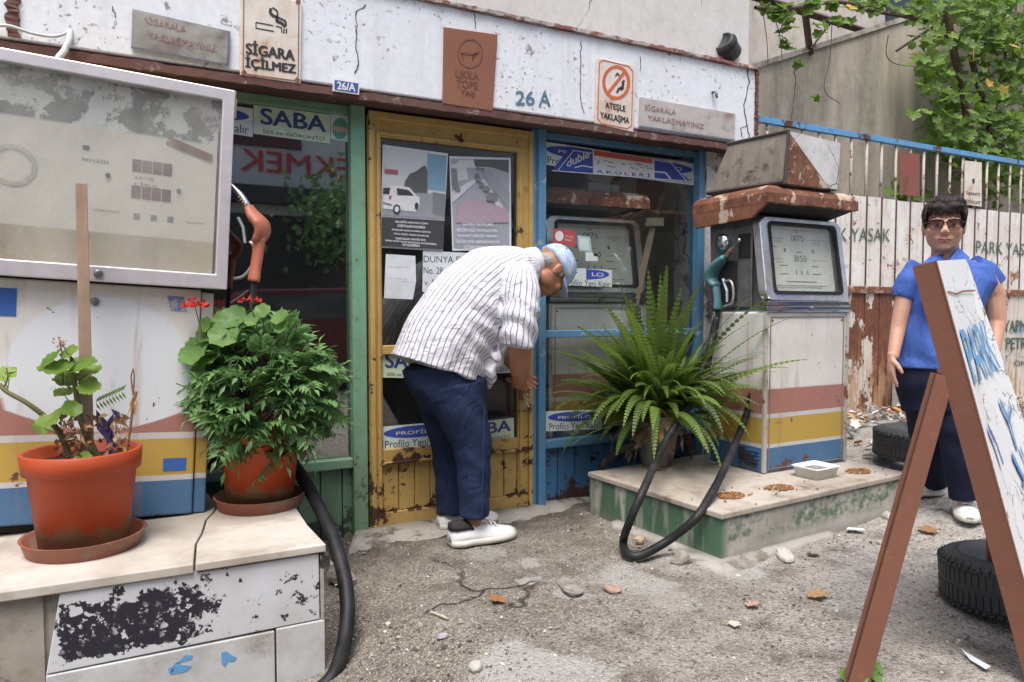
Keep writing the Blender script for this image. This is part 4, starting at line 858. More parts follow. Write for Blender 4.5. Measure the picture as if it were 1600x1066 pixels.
# stored pole and boards behind the window
t = T('wooden_beam', 'long bare wooden beam leaning inside the blue window', 'beam', (2.62, 3.5, .3))
MB().tube([Y(983, 520, 3.415), Y(1022, 345, 3.44)], .026, 4).build('shaft', plain('pale_wood', (.36, .27, .18), .7, sc=12), t); MB().hexa([Y(1010, 340, 3.40), Y(1037, 340, 3.40), Y(1037, 353, 3.40), Y(1008, 353, 3.40)], [Y(1010, 340, 3.47), Y(1037, 340, 3.47), Y(1037, 353, 3.47), Y(1008, 353, 3.47)]).build('collar', plain('wood_collar', (.45, .40, .28), .7), t); MB().tube([Y(1024, 342, 3.45), Y(1034, 303, 3.45)], .02, 5).build('tip', plain('brown_tip', (.13, .06, .04), .7), t)
o = MB().box(2.62, 3.15, 3.95, 3.98, .3, 2.4).build('board', ROOMBEIGE); tag(o, 'tall beige board standing inside the blue window behind the wooden beam', 'board')
o = MB().tube([Y(1052, 305, 3.7), Y(1062, 340, 3.7), Y(1068, 390, 3.7), Y(1068, 470, 3.7)], .012, 6).build('curved_rod', plain('pale_rod', (.5, .48, .42), .5)); tag(o, 'thin pale curved rod standing inside the blue window', 'rod')
o = MB().hexa([Y(990, 290, 3.6), Y(1035, 278, 3.6), Y(1030, 300, 3.6), Y(985, 308, 3.6)], [Y(990, 290, 3.8), Y(1035, 278, 3.8), Y(1030, 300, 3.8), Y(985, 308, 3.8)]).build('red_box', plain('dull_red_tin', (.30, .07, .06), .5)); tag(o, 'dull red tin lying high inside the blue window', 'tin')

# big pump on the left: leaning, with a framed glass display
bp = T('fuel_pump', 'large leaning fuel pump with a wide glazed metal display at the left edge', 'fuel pump', (0, 0, 0), 'old fuel pumps')
MB().box(-WID-.1, 0, 0, .36, .0, .85).build('cabinet', stripes('big_pump_stripes', True), bp, bevel=.008)
MB().box(.003, .045, .012, .36, .0, .84).build('side_strip', stripes('pump_strip_stripes'), bp, bevel=.004)
MB().box(-WID, -.03, .03, .34, -.03, .0).build('base', SHADE_BLACK, bp)
LBL = ink('label_blue', (.03, .12, .42))
for (x0, x1, z0, z1) in ((-.106, -.028, .148+.02, .215), (-.63-.1, -.555-.02, .72, .815)): MB().box(x0, x1, -.002, -.0005, z0, z1).build('blue_label', LBL, bp)
MB().prism([(-.115, -.001, .82), (-.06, -.001, .82), (-.045, -.001, .765), (-.10, -.001, .765)], (0, -.001, 0)).build('torn_label', worn('torn_blue_label', (.18, .26, .48), (.60, .60, .62), sc=20, thr=.5), bp)
MB().lathe([(.014, 0), (.014, .006), (.005, .009)], (-.345, -.001, .785), 12, (0, -1, 0)).build('bolt', STEELG, bp, True)
LX0, LX1, LZ0, LZ1, LY = -.80, .085, .855, 1.60, -.055
fr = ringframe([Vector(p) for p in ((LX0, 0, LZ0), (LX1, 0, LZ0), (LX1, 0, LZ1), (LX0, 0, LZ1))], [Vector(p) for p in ((LX0+.05, 0, LZ0+.055), (LX1-.042, 0, LZ0+.055), (LX1-.042, 0, LZ1-.042), (LX0+.05, 0, LZ1-.042))], LY+.045, LY).build('display_frame', ALU, bp, bevel=.004)
MB().lathe([(.015, 0), (.015, .008), (.005, .01)], (-.335, LY-.001, LZ0+.028), 14, (0, -1, 0)).build('lock', STEELG, bp, True)
OCHRE = worn('ochre_edge', (.55, .42, .20), (.30, .22, .14), sc=9, thr=.55, ro=.8)
mb = MB(); mb.box(LX0, LX1+.008, LY+.046, .34, LZ1-.012, LZ1+.012); mb.box(LX1-.004, LX1+.012, LY+.05, .01, LZ1-.09, LZ1-.013); mb.build('head_top', OCHRE, bp, bevel=.003)
mb = MB(); mb.box(LX1-.03, LX1-.008, LY+.05, .33, LZ0+.005, LZ1-.1); mb.box(LX0, LX1-.03, .30, .33, LZ0+.005, LZ1-.013); mb.box(LX0, LX1-.03, LY+.05, .30, LZ0+.004, LZ0+.02); mb.build('head_case', STEELG, bp)
def innermat():
    n = N('grimy_dial_board'); x = n.xyz()
    top = n.mix(n.th(n.noise(7, 8, .7, n.warp(.08, 5)), .49, .53), (.16, .18, .19), (.80, .82, .80)); dial = n.mix(n.th(n.noise(2.2, 5), .35, .7), (.86, .81, .74), (.72, .66, .59)); low = n.mix(n.th(n.noise(3, 6, .65, n.obj((1.5, 1, .5))), .4, .7), (.58, .50, .38), (.32, .27, .20))
    c = n.mix(n.th(x[2], 1.392, 1.402), dial, top); c = n.mix(n.th(x[2], 1.035, 1.028), c, low)
    n.bump(n.noise(20, 6), .3, .005); return n.fin(c, .8)
MB().box(LX0+.02, LX1-.05, .0, .012, LZ0+.02, LZ1-.02).build('dial_board', innermat(), bp)
FADE = ink('faded_violet_ink', (.17, .085, .11), .15); mb = MB(); mb.flat = True; yy = -.0012
for k in range(4):
    for zz in (1.26, 1.165): mb.box(-.245+k*.033, -.215+k*.033, yy-.0005, yy, zz, zz+.045)
mb.text('SATIŞ', (-.235, yy, 1.232), (-.175, yy, 1.232), .014); mb.text('LİRA', (-.235, yy, 1.212), (-.16, yy, 1.212), .012)
mb.build('counter_windows', FADE, bp)
mb = MB(); mb.flat = True
for k in range(3): mb.box(-.235+k*.055, -.215+k*.055, yy-.0005, yy, 1.09, 1.112)
mb.text('LİTRE FİYATI', (-.36, yy, 1.105), (-.28, yy, 1.105), .009); mb.text('TL/LİTRE', (-.065, yy, 1.095), (.0, yy, 1.095), .009); mb.text('BENZİN', (-.40, yy, 1.275), (-.32, yy, 1.275), .014); mb.box(-.40, -.38, yy-.0005, yy, 1.315, 1.33); mb.build('dial_words', ink('faded_grey_ink', (.20, .21, .22), .3), bp)
MB().prism([(-.13, -.002, 1.405), (.02, -.002, 1.36), (.02, -.002, 1.33), (-.14, -.002, 1.375)], (0, -.002, 0)).build('rust_plate', RUST, bp)
mb = MB(); mb.lathe([(.001, 0), (.008, 0), (.008, .006), (.001, .006)], (-.32, -.001, 1.235), 10, (0, -1, 0)); mb.lathe([(.001, 0), (.008, 0), (.008, .006), (.001, .006)], (-.09, -.001, 1.21), 10, (0, -1, 0)); mb.build('screw', STEELG, bp)
MB().lathe([(.055, 0), (.07, .001), (.07, .002), (.055, .003)], (-.60, -.001, 1.23), 28, (0, -1, 0), True).build('ring_mark', plain('pale_ring', (.60, .57, .51), .6), bp)
MB().box(LX0+.05, LX1-.042, LY+.018, LY+.022, LZ0+.055, LZ1-.042).build('display_glass', glass('dusty_display_glass', dust=.26, refl=.4, dustcol=(.86, .83, .77)), bp)
bp.location = (.138, 2.925, .305); bp.rotation_euler = (0, R(3.2), 0)

# ------------------------------------------------------------------ nozzles and hoses
def nozzle(label, f, col, spout, body, grip, guard, lever, hose=None, hr=.013, fat=1.0):
    t = T('fuel_nozzle', label, 'fuel nozzle', f(*body[0]))
    P = lambda L: [f(*p) for p in L]
    b = MB().tube(cr(P(body), 4), [(.022*fat, .016), (.036*fat, .024), (.044*fat, .026), (.038*fat, .024), (.026*fat, .020)], 14).tube(cr(P(grip), 4), [(.028*fat, .020), (.022*fat, .018), (.021*fat, .018), (.024*fat, .02)], 12)
    b.build('nozzle_body', col, t, True)
    MB().tube(cr(P(spout), 4), [.015, .013, .011, .010], 10).build('spout', CHROME, t, True)
    mb = MB()
    a, c = Vector(f(*spout[0])), Vector(f(*spout[-1]))
    for k in range(4): mb.tube([a.lerp(c, .08+k*.1), a.lerp(c, .12+k*.1)], .0165, 10)
    mb.build('spout_spring', plain('spring_bronze', (.32, .22, .15), .4, .8), t)
    MB().tube(cr(P(guard), 5), .007, 8).build('trigger_guard', plain('guard_metal', (.45, .44, .43), .4, .7), t, True)
    MB().tube(P(lever), [(.010, .006), (.008, .005)], 6).build('lever', plain('lever_grey', (.42, .46, .50), .45), t)
    if hose: MB().tube(cr(P(hose), 6), hr, 10).build('hose', RUBBER, t, True)
    return t
ORANGE = worn('faded_orange_paint', (.50, .15, .085), (.30, .10, .06), sc=12, thr=.6, soft=.1, ro=.55, grime=.3)
TEAL = worn('faded_teal_paint', (.055, .22, .26), (.03, .08, .09), sc=12, thr=.63, soft=.08, ro=.5, grime=.3)
fL = lambda px, py, d=2.74: D(px, py, d)
nozzle('faded orange fuel nozzle hanging at the side of the big leaning pump', fL, ORANGE, [(388, 325), (378, 308), (366, 295), (356, 286)], [(389, 324), (397, 338), (408, 350), (410, 364), (402, 378)], [(404, 372), (403, 395), (399, 420), (396, 440)], [(390, 378), (396, 384), (398, 400), (394, 415), (380, 432), (364, 436)], [(372, 340), (380, 356), (383, 380)], [(397, 436), (395, 470), (392, 520, 2.76), (380, 600, 2.8), (360, 700, 2.85)], fat=1.3)
fR = lambda px, py, x=2.80: XP(px, py, x)
nozzle('teal fuel nozzle seated in the side of the pump beside the fern', fR, TEAL, [(1134, 402), (1140, 392), (1148, 382), (1157, 374)], [(1133, 402), (1124, 411), (1115, 424), (1113, 438), (1120, 448)], [(1114, 436), (1119, 452), (1121, 470), (1121, 484)], [(1132, 440), (1142, 440), (1146, 456), (1143, 474), (1130, 480)], [(1130, 436), (1136, 455), (1136, 472)], [(1121, 482), (1121, 498), (1116, 530), (1105, 580, 2.75)], fat=1.25)
def hose(label, pts, r, coupling=True):
    t = T('fuel_hose', label, 'hose', pts[0]); MB().tube(cr(pts, 8), r, 12).build('hose', HOSEM, t, True)
    if not coupling: return
    a, b = Vector(pts[-1]), Vector(pts[-2]); MB().tube([a, a.lerp(b, min(1, .05/max(.01, (a-b).length)))], r*1.15, 12).build('coupling', STEELG, t, True)
HOSEM = N('hose_rubber'); _n = HOSEM; _c = _n.mix(_n.th(_n.noise(9, 6, .7), .45, .75), (.010, .011, .013), (.040, .038, .036)); _n.bump(_n.noise(60, 4), .15, .003); HOSEM = _n.fin(_c, .55, 0, .35)
hose('thick black hose arching down the right side of the marble plinth', [D(440, 700, 2.98), D(470, 742, 2.92), D(500, 796, 2.80), D(524, 850, 2.66), D(541, 920, 2.52), D(541, 985, 2.43), D(524, 1050, 2.38), D(490, 1085, 2.32), D(430, 1130, 2.2)], .026)
hz = .03
hose('black hose looping from under the fern down over the green plinth to the ground', [XP(1176, 610, 2.86), XP(1164, 655, 2.80), D(1130, 736, 3.36), D(1109, 776, 3.14), D(1086, 811, 3.04), G(1042, 846, .07), G(1000, 868, hz), G(980, 864, hz), G(974, 846, .045), D(985, 812, 3.06), D(1008, 760, 3.10), D(1040, 690, 3.52), D(1072, 640, 3.64), D(1092, 590, 3.78), XP(1108, 550, 2.72), XP(1112, 530, 2.76), XP(1120, 496, 2.795)], .0185, False)
hose('black hose bent behind the bucket at the foot of the blue window', [G(940, 752, .02), D(938, 735, 3.85), D(950, 716, 3.8), D(975, 700, 3.75), D(1000, 692, 3.78)], .02)

# ------------------------------------------------------------------ pots and plants
POTM = N('terracotta_plastic'); _n = POTM; x = _n.xyz(); _m = _n.th(_n.m('ADD', x[2], _n.m('MULTIPLY', _n.noise(9, 7, .7), .20)), .20, .165)
_c = _n.mix(_n.th(_n.noise(5, 5), .35, .7), (.42, .066, .02), (.33, .05, .016)); _c = _n.mix(_m, _c, _n.mix(_n.noise(25, 6), (.34, .22, .13), (.10, .09, .045))); _n.bump(_n.noise(50, 5), .12, .003); POTM = _n.fin(_c, .5, 0, .3)
SAUCERM = worn('terracotta_saucer_stained', (.34, .095, .055), (.36, .26, .19), sc=6, thr=.52, soft=.15, ro=.6, grime=.5)
SOIL = plain('potting_soil', (.035, .026, .02), .95, var=.6, sc=70, bst=.8)
def pot(label, c, rb, rt_, h, rim, slabel, sr):
    t = T('plant_pot', label, 'plant pot', c + Vector((0, 0, .008)), 'orange plant pots')
    MB().lathe([(.001, 0), (rb, 0), (rb+(rt_-rb)*.78, h-rim), (rt_-.004, h-rim+.004), (rt_+.006, h-rim+.008), (rt_+.012, h), (rt_+.004, h+.004), (rt_-.004, h), (rt_-.012, h-.05), (.001, h-.055)], c + Vector((0, 0, .008)), 48).build('pot', POTM, t, True)
    MB().lathe([(.001, h-.05), (rt_-.013, h-.05), (rt_-.015, h-.035), (.001, h-.028)], c + Vector((0, 0, .008)), 32).build('soil', SOIL, t, True)
    s = T('pot_saucer', slabel, 'saucer', c, 'orange pot saucers')
    MB().lathe([(.001, 0), (sr*.92, 0), (sr, .045), (sr+.004, .048), (sr-.006, .047), (sr*.9, .007), (.001, .007)], c, 48).build('dish', SAUCERM, s, True)
zt2 = zt
C1 = G(133, 854, .301); C2 = G(407, 789, .301); C1.z = C2.z = .301
pot('large orange plastic pot of straggly geranium at the left, with a tall stake', C1, .128, .163, .312, .07, 'stained round saucer under the straggly geranium pot', .178)
pot('orange plastic pot hidden by a dense leafy bush, beside the hose', C2, .125, .16, .33, .07, 'terracotta saucer under the pot of the dense bush', .172)
t = T('garden_stake', 'tall weathered wooden stake standing in the geranium pot', 'stake', C1 + Vector((.02, .0, .3)))
MB().hexa([D(137, 720, 2.38)+Vector(v) for v in ((-.019, -.012, 0), (.019, -.012, 0), (.019, .012, 0), (-.019, .012, 0))], [D(127, 288, 2.36)+Vector(v) for v in ((-.016, -.012, 0), (.016, -.012, 0), (.016, .012, 0), (-.016, .012, 0))]).build('stake', worn('bleached_wood', (.40, .27, .19), (.26, .16, .10), sc=5, thr=.58, soft=.1, ro=.85, streak=.4), t)
LG = leafmat('marigold_leaf', (.055, .14, .042), (.22, .39, .14), .4, .25); GER = leafmat('geranium_leaf', (.05, .15, .03), (.17, .30, .07), .5, .3); GER2 = leafmat('geranium_leaf_bright', (.10, .20, .028), (.24, .36, .06), .5, .35)
FERN = leafmat('fern_leaf', (.042, .10, .016), (.205, .30, .055), .5, .35); VINE = leafmat('vine_leaf', (.055, .13, .022), (.20, .30, .05), .5, .4); STEM = leafmat('plant_stem', (.16, .13, .06), (.10, .15, .05), .7, .0); DRY = leafmat('dry_leaf', (.20, .10, .05), (.42, .27, .13), .8, .15)
RED = leafmat('red_petal', (.50, .02, .015), (.65, .07, .05), .5, .25); PURP = leafmat('purple_leaf', (.04, .03, .09), (.10, .07, .20), .5, .1)
rs = random.Random(21)
def rv(s=1.0): return Vector((rs.gauss(0, s), rs.gauss(0, s), rs.gauss(0, s)))
# dense bush
bc = D(420, 604, 2.78); base = C2 + Vector((0, 0, .30))
t = T('marigold_bush', 'dense dark green feathery bush with lower leaves hanging over its orange pot', 'plant', base)
m = MD(); ms = MD()
for k in range(310):
    d = rv().normalized()
    if d.z < -.62 and rs.random() < .55: continue
    if d.y > .75: continue
    sh = .55 + .45*rs.random()**.5
    ctr = bc + Vector((d.x*.265*sh, d.y*.22*sh, d.z*.275*sh)); ctr += rv(.012)
    out = (Vector((d.x, d.y*.9, d.z*.5+.42)) + rv(.3)).normalized(); L = rs.uniform(.11, .17); tint = min(1, max(0, rs.gauss(.42, .25) + d.z*.2))
    side = out.cross(UP).normalized() if abs(out.z) < .98 else Vector((1, 0, 0)); nrm = (side.cross(out) + rv(.25)).normalized()
    b0 = ctr - out*L*.55; curve = [b0 + out*L*f - UP*(.05*f*f*rs.uniform(.4, 1.4)) for f in (0, .25, .5, .75, 1)]
    ms.tube(curve, .0016, .0008, tint, 4)
    for j in range(6):
        f = .25 + .75*j/6; i = min(int(f*4), 3); p = curve[i].lerp(curve[i+1], f*4-i); dd = (curve[i+1]-curve[i]).normalized(); LL = (.052*math.sin(math.pi*(.25+.65*f))+.012)*rs.uniform(1.0, 1.35)
        sd = dd.cross(nrm).normalized()
        for sg in (-1, 1): m.leaf(p, dd*.75 + sd*sg + rv(.08), nrm + rv(.12), LL, LL*.19, tint + rs.gauss(0, .08), .25)
    m.leaf(curve[-1], (curve[-1]-curve[-2]), nrm, .05, .008, tint, .2)
for k in range(26):
    a = rs.random()*6.28; p = base + Vector((.08*math.cos(a), .08*math.sin(a), 0)); q = bc + rv(.12); ms.tube([p, p.lerp(q, .5) + rv(.02), q], .004, .002, .4, 5)
m.build('foliage', LG, t, False); ms.build('stem', STEM, t)
t = T('geranium', 'round leaved geranium with red flower heads rising behind the dense bush', 'plant', base)
m = MD(); ms = MD()
for (px, py, r) in ((365, 497, .050), (305, 550, .062), (325, 520, .045), (410, 487, .032), (438, 497, .034), (395, 500, .03), (350, 525, .055), (310, 580, .03), (322, 508, .03), (345, 500, .035), (440, 510, .03), (330, 555, .05), (300, 535, .04)):
    p = D(px, py, 2.62 + rs.uniform(-.03, .06)); nrm = (-FW + RT*rs.uniform(-.6, .2) + UP*rs.uniform(.4, 1.0)).normalized()
    m.disc(p, nrm, UP + rv(.3), r, rs.uniform(.2, .9), 7, .07, .22, 28); ms.tube([p, p.lerp(bc, .4) - UP*.02, bc], .0025, .003, .7, 5)
for (px, py, r, cnt, tt) in ((305, 479, .027, 60, 1), (391, 472, .027, 40, 0)):
    fl = MD(); c = D(px, py, 2.6); ms.tube([c - UP*.002, D(px+10, py+40, 2.62), bc], .0022, .003, .6, 5)
    for k in range(cnt):
        d = rv().normalized(); p = c + Vector((d.x*r*1.25, d.y*r, abs(d.z)*r*.7)); fl.leaf(p, d + rv(.3), rv().normalized(), (.020 if tt else .013), (.008 if tt else .004), rs.random(), .1)
    fl.build('flower', RED, t)
m.build('foliage', GER, t); ms.build('stem', STEM, t)
# straggly geranium
t = T('geranium', 'straggly geranium with bright green top leaves and dry stems around the tall stake', 'plant', C1 + Vector((0, 0, .3)))
m = MD(); ms = MD(); dr = MD(); pu = MD(); fl = MD(); dd_ = 2.30
def st_(pts, r0, r1): 
    P = cr([D(*p) for p in pts], 5); ms.tube(P, r0, r1, .25, 7); return P
st_([(160, 728, 2.36), (140, 690, 2.34), (125, 650, 2.32), (117, 600, 2.31), (112, 560, 2.3)], .012, .007); st_([(112, 730, 2.34), (100, 690, 2.32), (80, 660, 2.3), (45, 632, 2.26), (10, 612, 2.24), (0, 600, 2.24)], .011, .006); st_([(98, 600, 2.3), (98, 560, 2.3), (93, 535, 2.3)], .003, .002); st_([(6, 606, 2.24), (12, 590, 2.24), (10, 575, 2.24)], .003, .002); st_([(112, 560, 2.3), (105, 550, 2.3), (92, 530, 2.3)], .004, .002)
for (px, py, r) in ((82, 562, .040), (92, 578, .045), (110, 552, .03), (132, 574, .042), (145, 580, .03), (105, 595, .04), (118, 570, .035), (75, 575, .03), (138, 600, .03), (100, 615, .03), (4, 588, .04), (16, 580, .02), (128, 722, .035), (182, 718, .022), (175, 724, .025), (112, 640, .03), (75, 660, .035), (90, 650, .03), (68, 668, .03), (140, 608, .035)):
    p = D(px, py, 2.29 + rs.uniform(-.03, .05)); nrm = (-FW*.5 + RT*rs.uniform(-.5, .5) + UP*rs.uniform(.5, 1.2)).normalized(); m.disc(p, nrm, UP + rv(.4), r, rs.random(), 7, .07, .25, 26); q = D(112 + (px-112)*.35, py+14, 2.31) if px > 40 else D(12, 608, 2.24); ms.tube([p, q], .0016, .002, .8, 4)
for k in range(150):
    p = D(rs.gauss(118, 16), rs.uniform(640, 716), 2.33 + rs.uniform(-.05, .08)); dr.leaf(p, -UP + rv(.7), rv().normalized(), rs.uniform(.015, .04), .007, rs.random()*.7, .4)
for k in range(60):
    p = D(rs.gauss(186, 7), rs.uniform(645, 712), 2.34 + rs.uniform(-.03, .05)); dr.leaf(p, -UP + rv(.5), rv().normalized(), rs.uniform(.02, .05), .007, .4 + rs.random()*.6, .4)
for k in range(9):
    dr.tube(cr([D(208, 618, 2.33), D(207+rs.uniform(-3, 3), 590, 2.33), D(208, 576, 2.33)], 4), .003, .002, .3, 5) if k < 2 else dr.leaf(D(213+rs.uniform(-5, 5), 618, 2.33), -UP + rv(.25), rv().normalized(), .07, .006, .9, .2)
dr.tube(cr([D(213, 612, 2.33), D(207, 640, 2.33), D(202, 680, 2.34), D(195, 720, 2.35)], 4), .005, .004, .5, 5)
for (a, b) in (((150, 640), (172, 690)), ((165, 655), (178, 700)), ((178, 645), (165, 690)), ((176, 700), (172, 722)), ((160, 672), (170, 660)), ((183, 655), (176, 640))):
    p, q = D(a[0], a[1], 2.34), D(b[0], b[1], 2.34); pu.leaf(p, q-p, -FW + rv(.4), (q-p).length*1.2, .02, rs.random(), .1)
for k in range(9):
    p = D(150, 630, 2.35).lerp(D(190, 612, 2.35), k/8); 
    for sg in (-1, 1): m.leaf(p, RT*.6 + UP*sg, -FW, .03, .004, .1, .1)
for k in range(18): fl.leaf(D(93, 535, 2.3) + rv(.010), rv(), rv().normalized(), .012, .004, rs.random(), .1)
m.build('foliage', GER2, t); ms.build('stem', STEM, t); dr.build('dry_leaves', DRY, t); pu.build('purple_leaves', PURP, t); fl.build('flower', leafmat('faded_bloom', (.42, .16, .12), (.50, .30, .22)), t)
# fern in a metal bucket
BC = G(1026, 726, .222); BC.z = .223
t = T('metal_bucket', 'tapered grey metal bucket holding the fern on the green plinth', 'bucket', BC)
ZB = worn('dull_zinc', (.30, .29, .27), (.16, .13, .11), sc=7, thr=.56, soft=.1, ro=.55, metal=.45, grime=.5, streak=.4)
MB().lathe([(.001, 0), (.085, 0), (.087, .015), (.128, .27), (.134, .276), (.134, .284), (.127, .284), (.121, .25), (.001, .25)], BC, 36).build('bucket', ZB, t, True)
MB().lathe([(.001, .25), (.12, .25), (.118, .262), (.001, .27)], BC, 24).build('soil', SOIL, t, True)
fc = BC + Vector((0, 0, .27))
t = T('fern', 'big bright green sword fern spilling out of the grey bucket', 'plant', fc)
m = MD(); ms = MD(); br = MD()
def frond(b, az, el, L, droop, tint, dry=False):
    d0 = Vector((math.cos(az)*math.cos(el), math.sin(az)*math.cos(el), math.sin(el))); n_ = 30; P = []; p = b.copy(); d = d0.copy()
    for i in range(n_+1):
        P.append(p.copy()); p = p + d*(L/n_); d = (d - UP*(droop/n_)*(.4+1.4*i/n_)).normalized()
    tgt = br if dry else m
    (br if dry else ms).tube(P, .0022, .0009, tint, 4); w0 = rs.uniform(.030, .042)
    tw = rs.uniform(-.5, .5)
    for i in range(3, n_):
        f = i/n_; dd = (P[i+1]-P[i]).normalized(); sd = dd.cross(UP); sd = sd.normalized() if sd.length > .02 else Vector((1, 0, 0)); nn = sd.cross(dd); sd = (sd*math.cos(tw) + nn*math.sin(tw)); w = w0*min(1, f*5)*(1-f**3)**.8
        for sg in (-1, 1):
            if dry and rs.random() < .3: continue
            a = P[i]; s2 = sd*sg; q = (s2 + dd*.28 - UP*.12).normalized(); e = q.cross(nn).normalized() if q.cross(nn).length > 0 else dd
            hw = L/n_*.47; tgt.add([a - dd*hw*.8, a + dd*hw*.8, a + q*w*.6 + dd*hw, a + q*w, a + q*w*.6 - dd*hw*.6], [(0, 1, 2, 4), (4, 2, 3)], tint + rs.gauss(0, .05))
for k in range(190):
    az = rs.uniform(0, 6.283); dirv = Vector((math.cos(az), math.sin(az), 0)); el = R(rs.choice((rs.uniform(50, 80), rs.uniform(30, 60), rs.uniform(15, 45)))); L = rs.uniform(.36, .66)*(1 if el < R(60) else .72)
    if dirv.y > .2: L = min(L, .34 / max(.35, dirv.y)*1.0) if dirv.x < .5 else min(L, .5)
    if dirv.x > .3 and abs(dirv.y) < .9: el = max(el, R(28))
    frond(fc + dirv*rs.uniform(.01, .085), az, el, L, rs.uniform(1.0, 2.1) if el < R(60) else rs.uniform(.6, 1.9), min(1, max(0, rs.gauss(.45, .3))))
for (px, py, L) in ((1090, 440, .72), (1150, 470, .66), (1240, 525, .72), (1240, 580, .68), (1230, 480, .7), (1190, 500, .6), (1205, 610, .55), (875, 615, .58), (890, 690, .5), (935, 470, .62), (960, 490, .6), (885, 540, .6), (1000, 450, .66), (1035, 460, .62), (925, 510, .6), (990, 480, .62), (1060, 470, .6), (905, 650, .5)):
    q = D(px, py, 3.62); v = q - fc; az = math.atan2(v.y, v.x); el = math.asin(max(-1, min(1, v.z/v.length))); frond(fc + rv(.03), az, min(R(88), el + .32), v.length*1.06, .65, rs.uniform(.4, .9))
for k in range(120):
    az = rs.uniform(0, 6.283); dirv = Vector((math.cos(az), math.sin(az), 0)); L = rs.uniform(.26, .5)
    if dirv.y > .3: L *= .75
    frond(fc + dirv*rs.uniform(.02, .14)*(.6 if dirv.y > .2 else 1) + UP*rs.uniform(-.01, .05), az + rs.gauss(0, .5), R(rs.uniform(38, 75) if dirv.y < -.2 else rs.uniform(20, 72)), L, rs.uniform(.9, 2.0), min(1, max(0, rs.gauss(.42, .32))))
for k in range(64):
    a = R(rs.uniform(4, 176)); q = D(1040 + 195*math.cos(a)*rs.uniform(.55, 1), 640 - 190*math.sin(a)*rs.uniform(.55, 1), rs.uniform(3.40, 3.72)); v = q - fc; az = math.atan2(v.y, v.x); el = math.asin(max(-1, min(1, v.z/v.length)))
    frond(fc + rv(.035), az, min(R(88), el + .30), v.length*1.05, .62, min(1, max(0, rs.gauss(.5, .3))))
for k in range(34): frond(fc + rv(.05), rs.uniform(0, 6.28), R(rs.uniform(-10, 40)), rs.uniform(.2, .38), rs.uniform(2, 3.2), rs.random(), True)
for k in range(3): frond(fc + Vector((rs.uniform(-.09, .12), -.11, .0)), R(rs.uniform(230, 330)), R(rs.uniform(-20, 50)), rs.uniform(.22, .42), rs.uniform(2, 3), rs.uniform(.3, .8))
m.build('foliage', FERN, t, False); ms.build('stem', STEM, t); br.build('dry_fronds', DRY, t)

# ------------------------------------------------------------------ things on the plinth and the ground
def pile(px, py, label, n_=150):
    c = G(px, py, .222); m = MD()
    for k in range(n_):
        a = rs.random()*6.28; r = .058*math.sqrt(rs.random()); h = max(0, (.058-r))*.28*rs.random(); m.blob(c + Vector((r*math.cos(a)*1.25, r*math.sin(a)*.9, .006+h)), rs.uniform(.0055, .0075), rs.random(), .8)
    for k in range(14): m.blob(c + Vector((rs.gauss(0, .09), rs.gauss(0, .06), .006)), .006, rs.random(), .8)
    o = m.build('kibble_pile', KIB, None, False); tag(o, label, 'pet food', 'piles of dry pet food', 'stuff')
KIB = leafmat('kibble', (.22, .10, .035), (.36, .19, .075), .8, 0)
pile(1141, 776, 'nearest of the small piles of brown kibble, by the front corner of the green plinth'); pile(1218, 764, 'middle small pile of brown kibble on the green plinth, left of the white tub', 120); pile(1341, 738, 'far pile of brown kibble right of the white tub on the green plinth', 140)
c = G(1290, 748, .2225); t = T('plastic_tub', 'square white plastic tub of dark water on the green plinth', 'tub', c)
def rr(cx, cy, hx, hy, z, r=.02): 
    P = []
    for sx, sy, a0 in ((1, 1, 0), (-1, 1, 90), (-1, -1, 180), (1, -1, 270)):
        for k in range(5):
            a = R(a0 + 22.5*k); X, Yy = sx*(hx-r)+r*math.cos(a), sy*(hy-r)+r*math.sin(a); P.append(Vector((cx + X*math.cos(ang) - Yy*math.sin(ang), cy + X*math.sin(ang) + Yy*math.cos(ang), z)))
    return P
c.y += .06
MB().loft([rr(c.x, c.y, .085, .065, .224), rr(c.x, c.y, .095, .075, .272), rr(c.x, c.y, .102, .082, .274), rr(c.x, c.y, .102, .082, .280), rr(c.x, c.y, .093, .073, .281), rr(c.x, c.y, .083, .063, .235)]).build('tub', plain('white_plastic', (.62, .64, .63), .4, var=.12), t, True, bevel=.0)
MB().loft([rr(c.x, c.y, .089, .069, .258), rr(c.x, c.y, .089, .069, .259)]).build('water', plain('dark_water', (.03, .04, .035), .08, spec=.6), t)
TYREM = worn('dusty_tyre_rubber', (.026, .027, .029), (.10, .092, .082), sc=5, thr=.55, soft=.25, under2=(.06, .055, .05), ro=.55, grime=.5, grc=(.075, .07, .063), bumpst=.25)
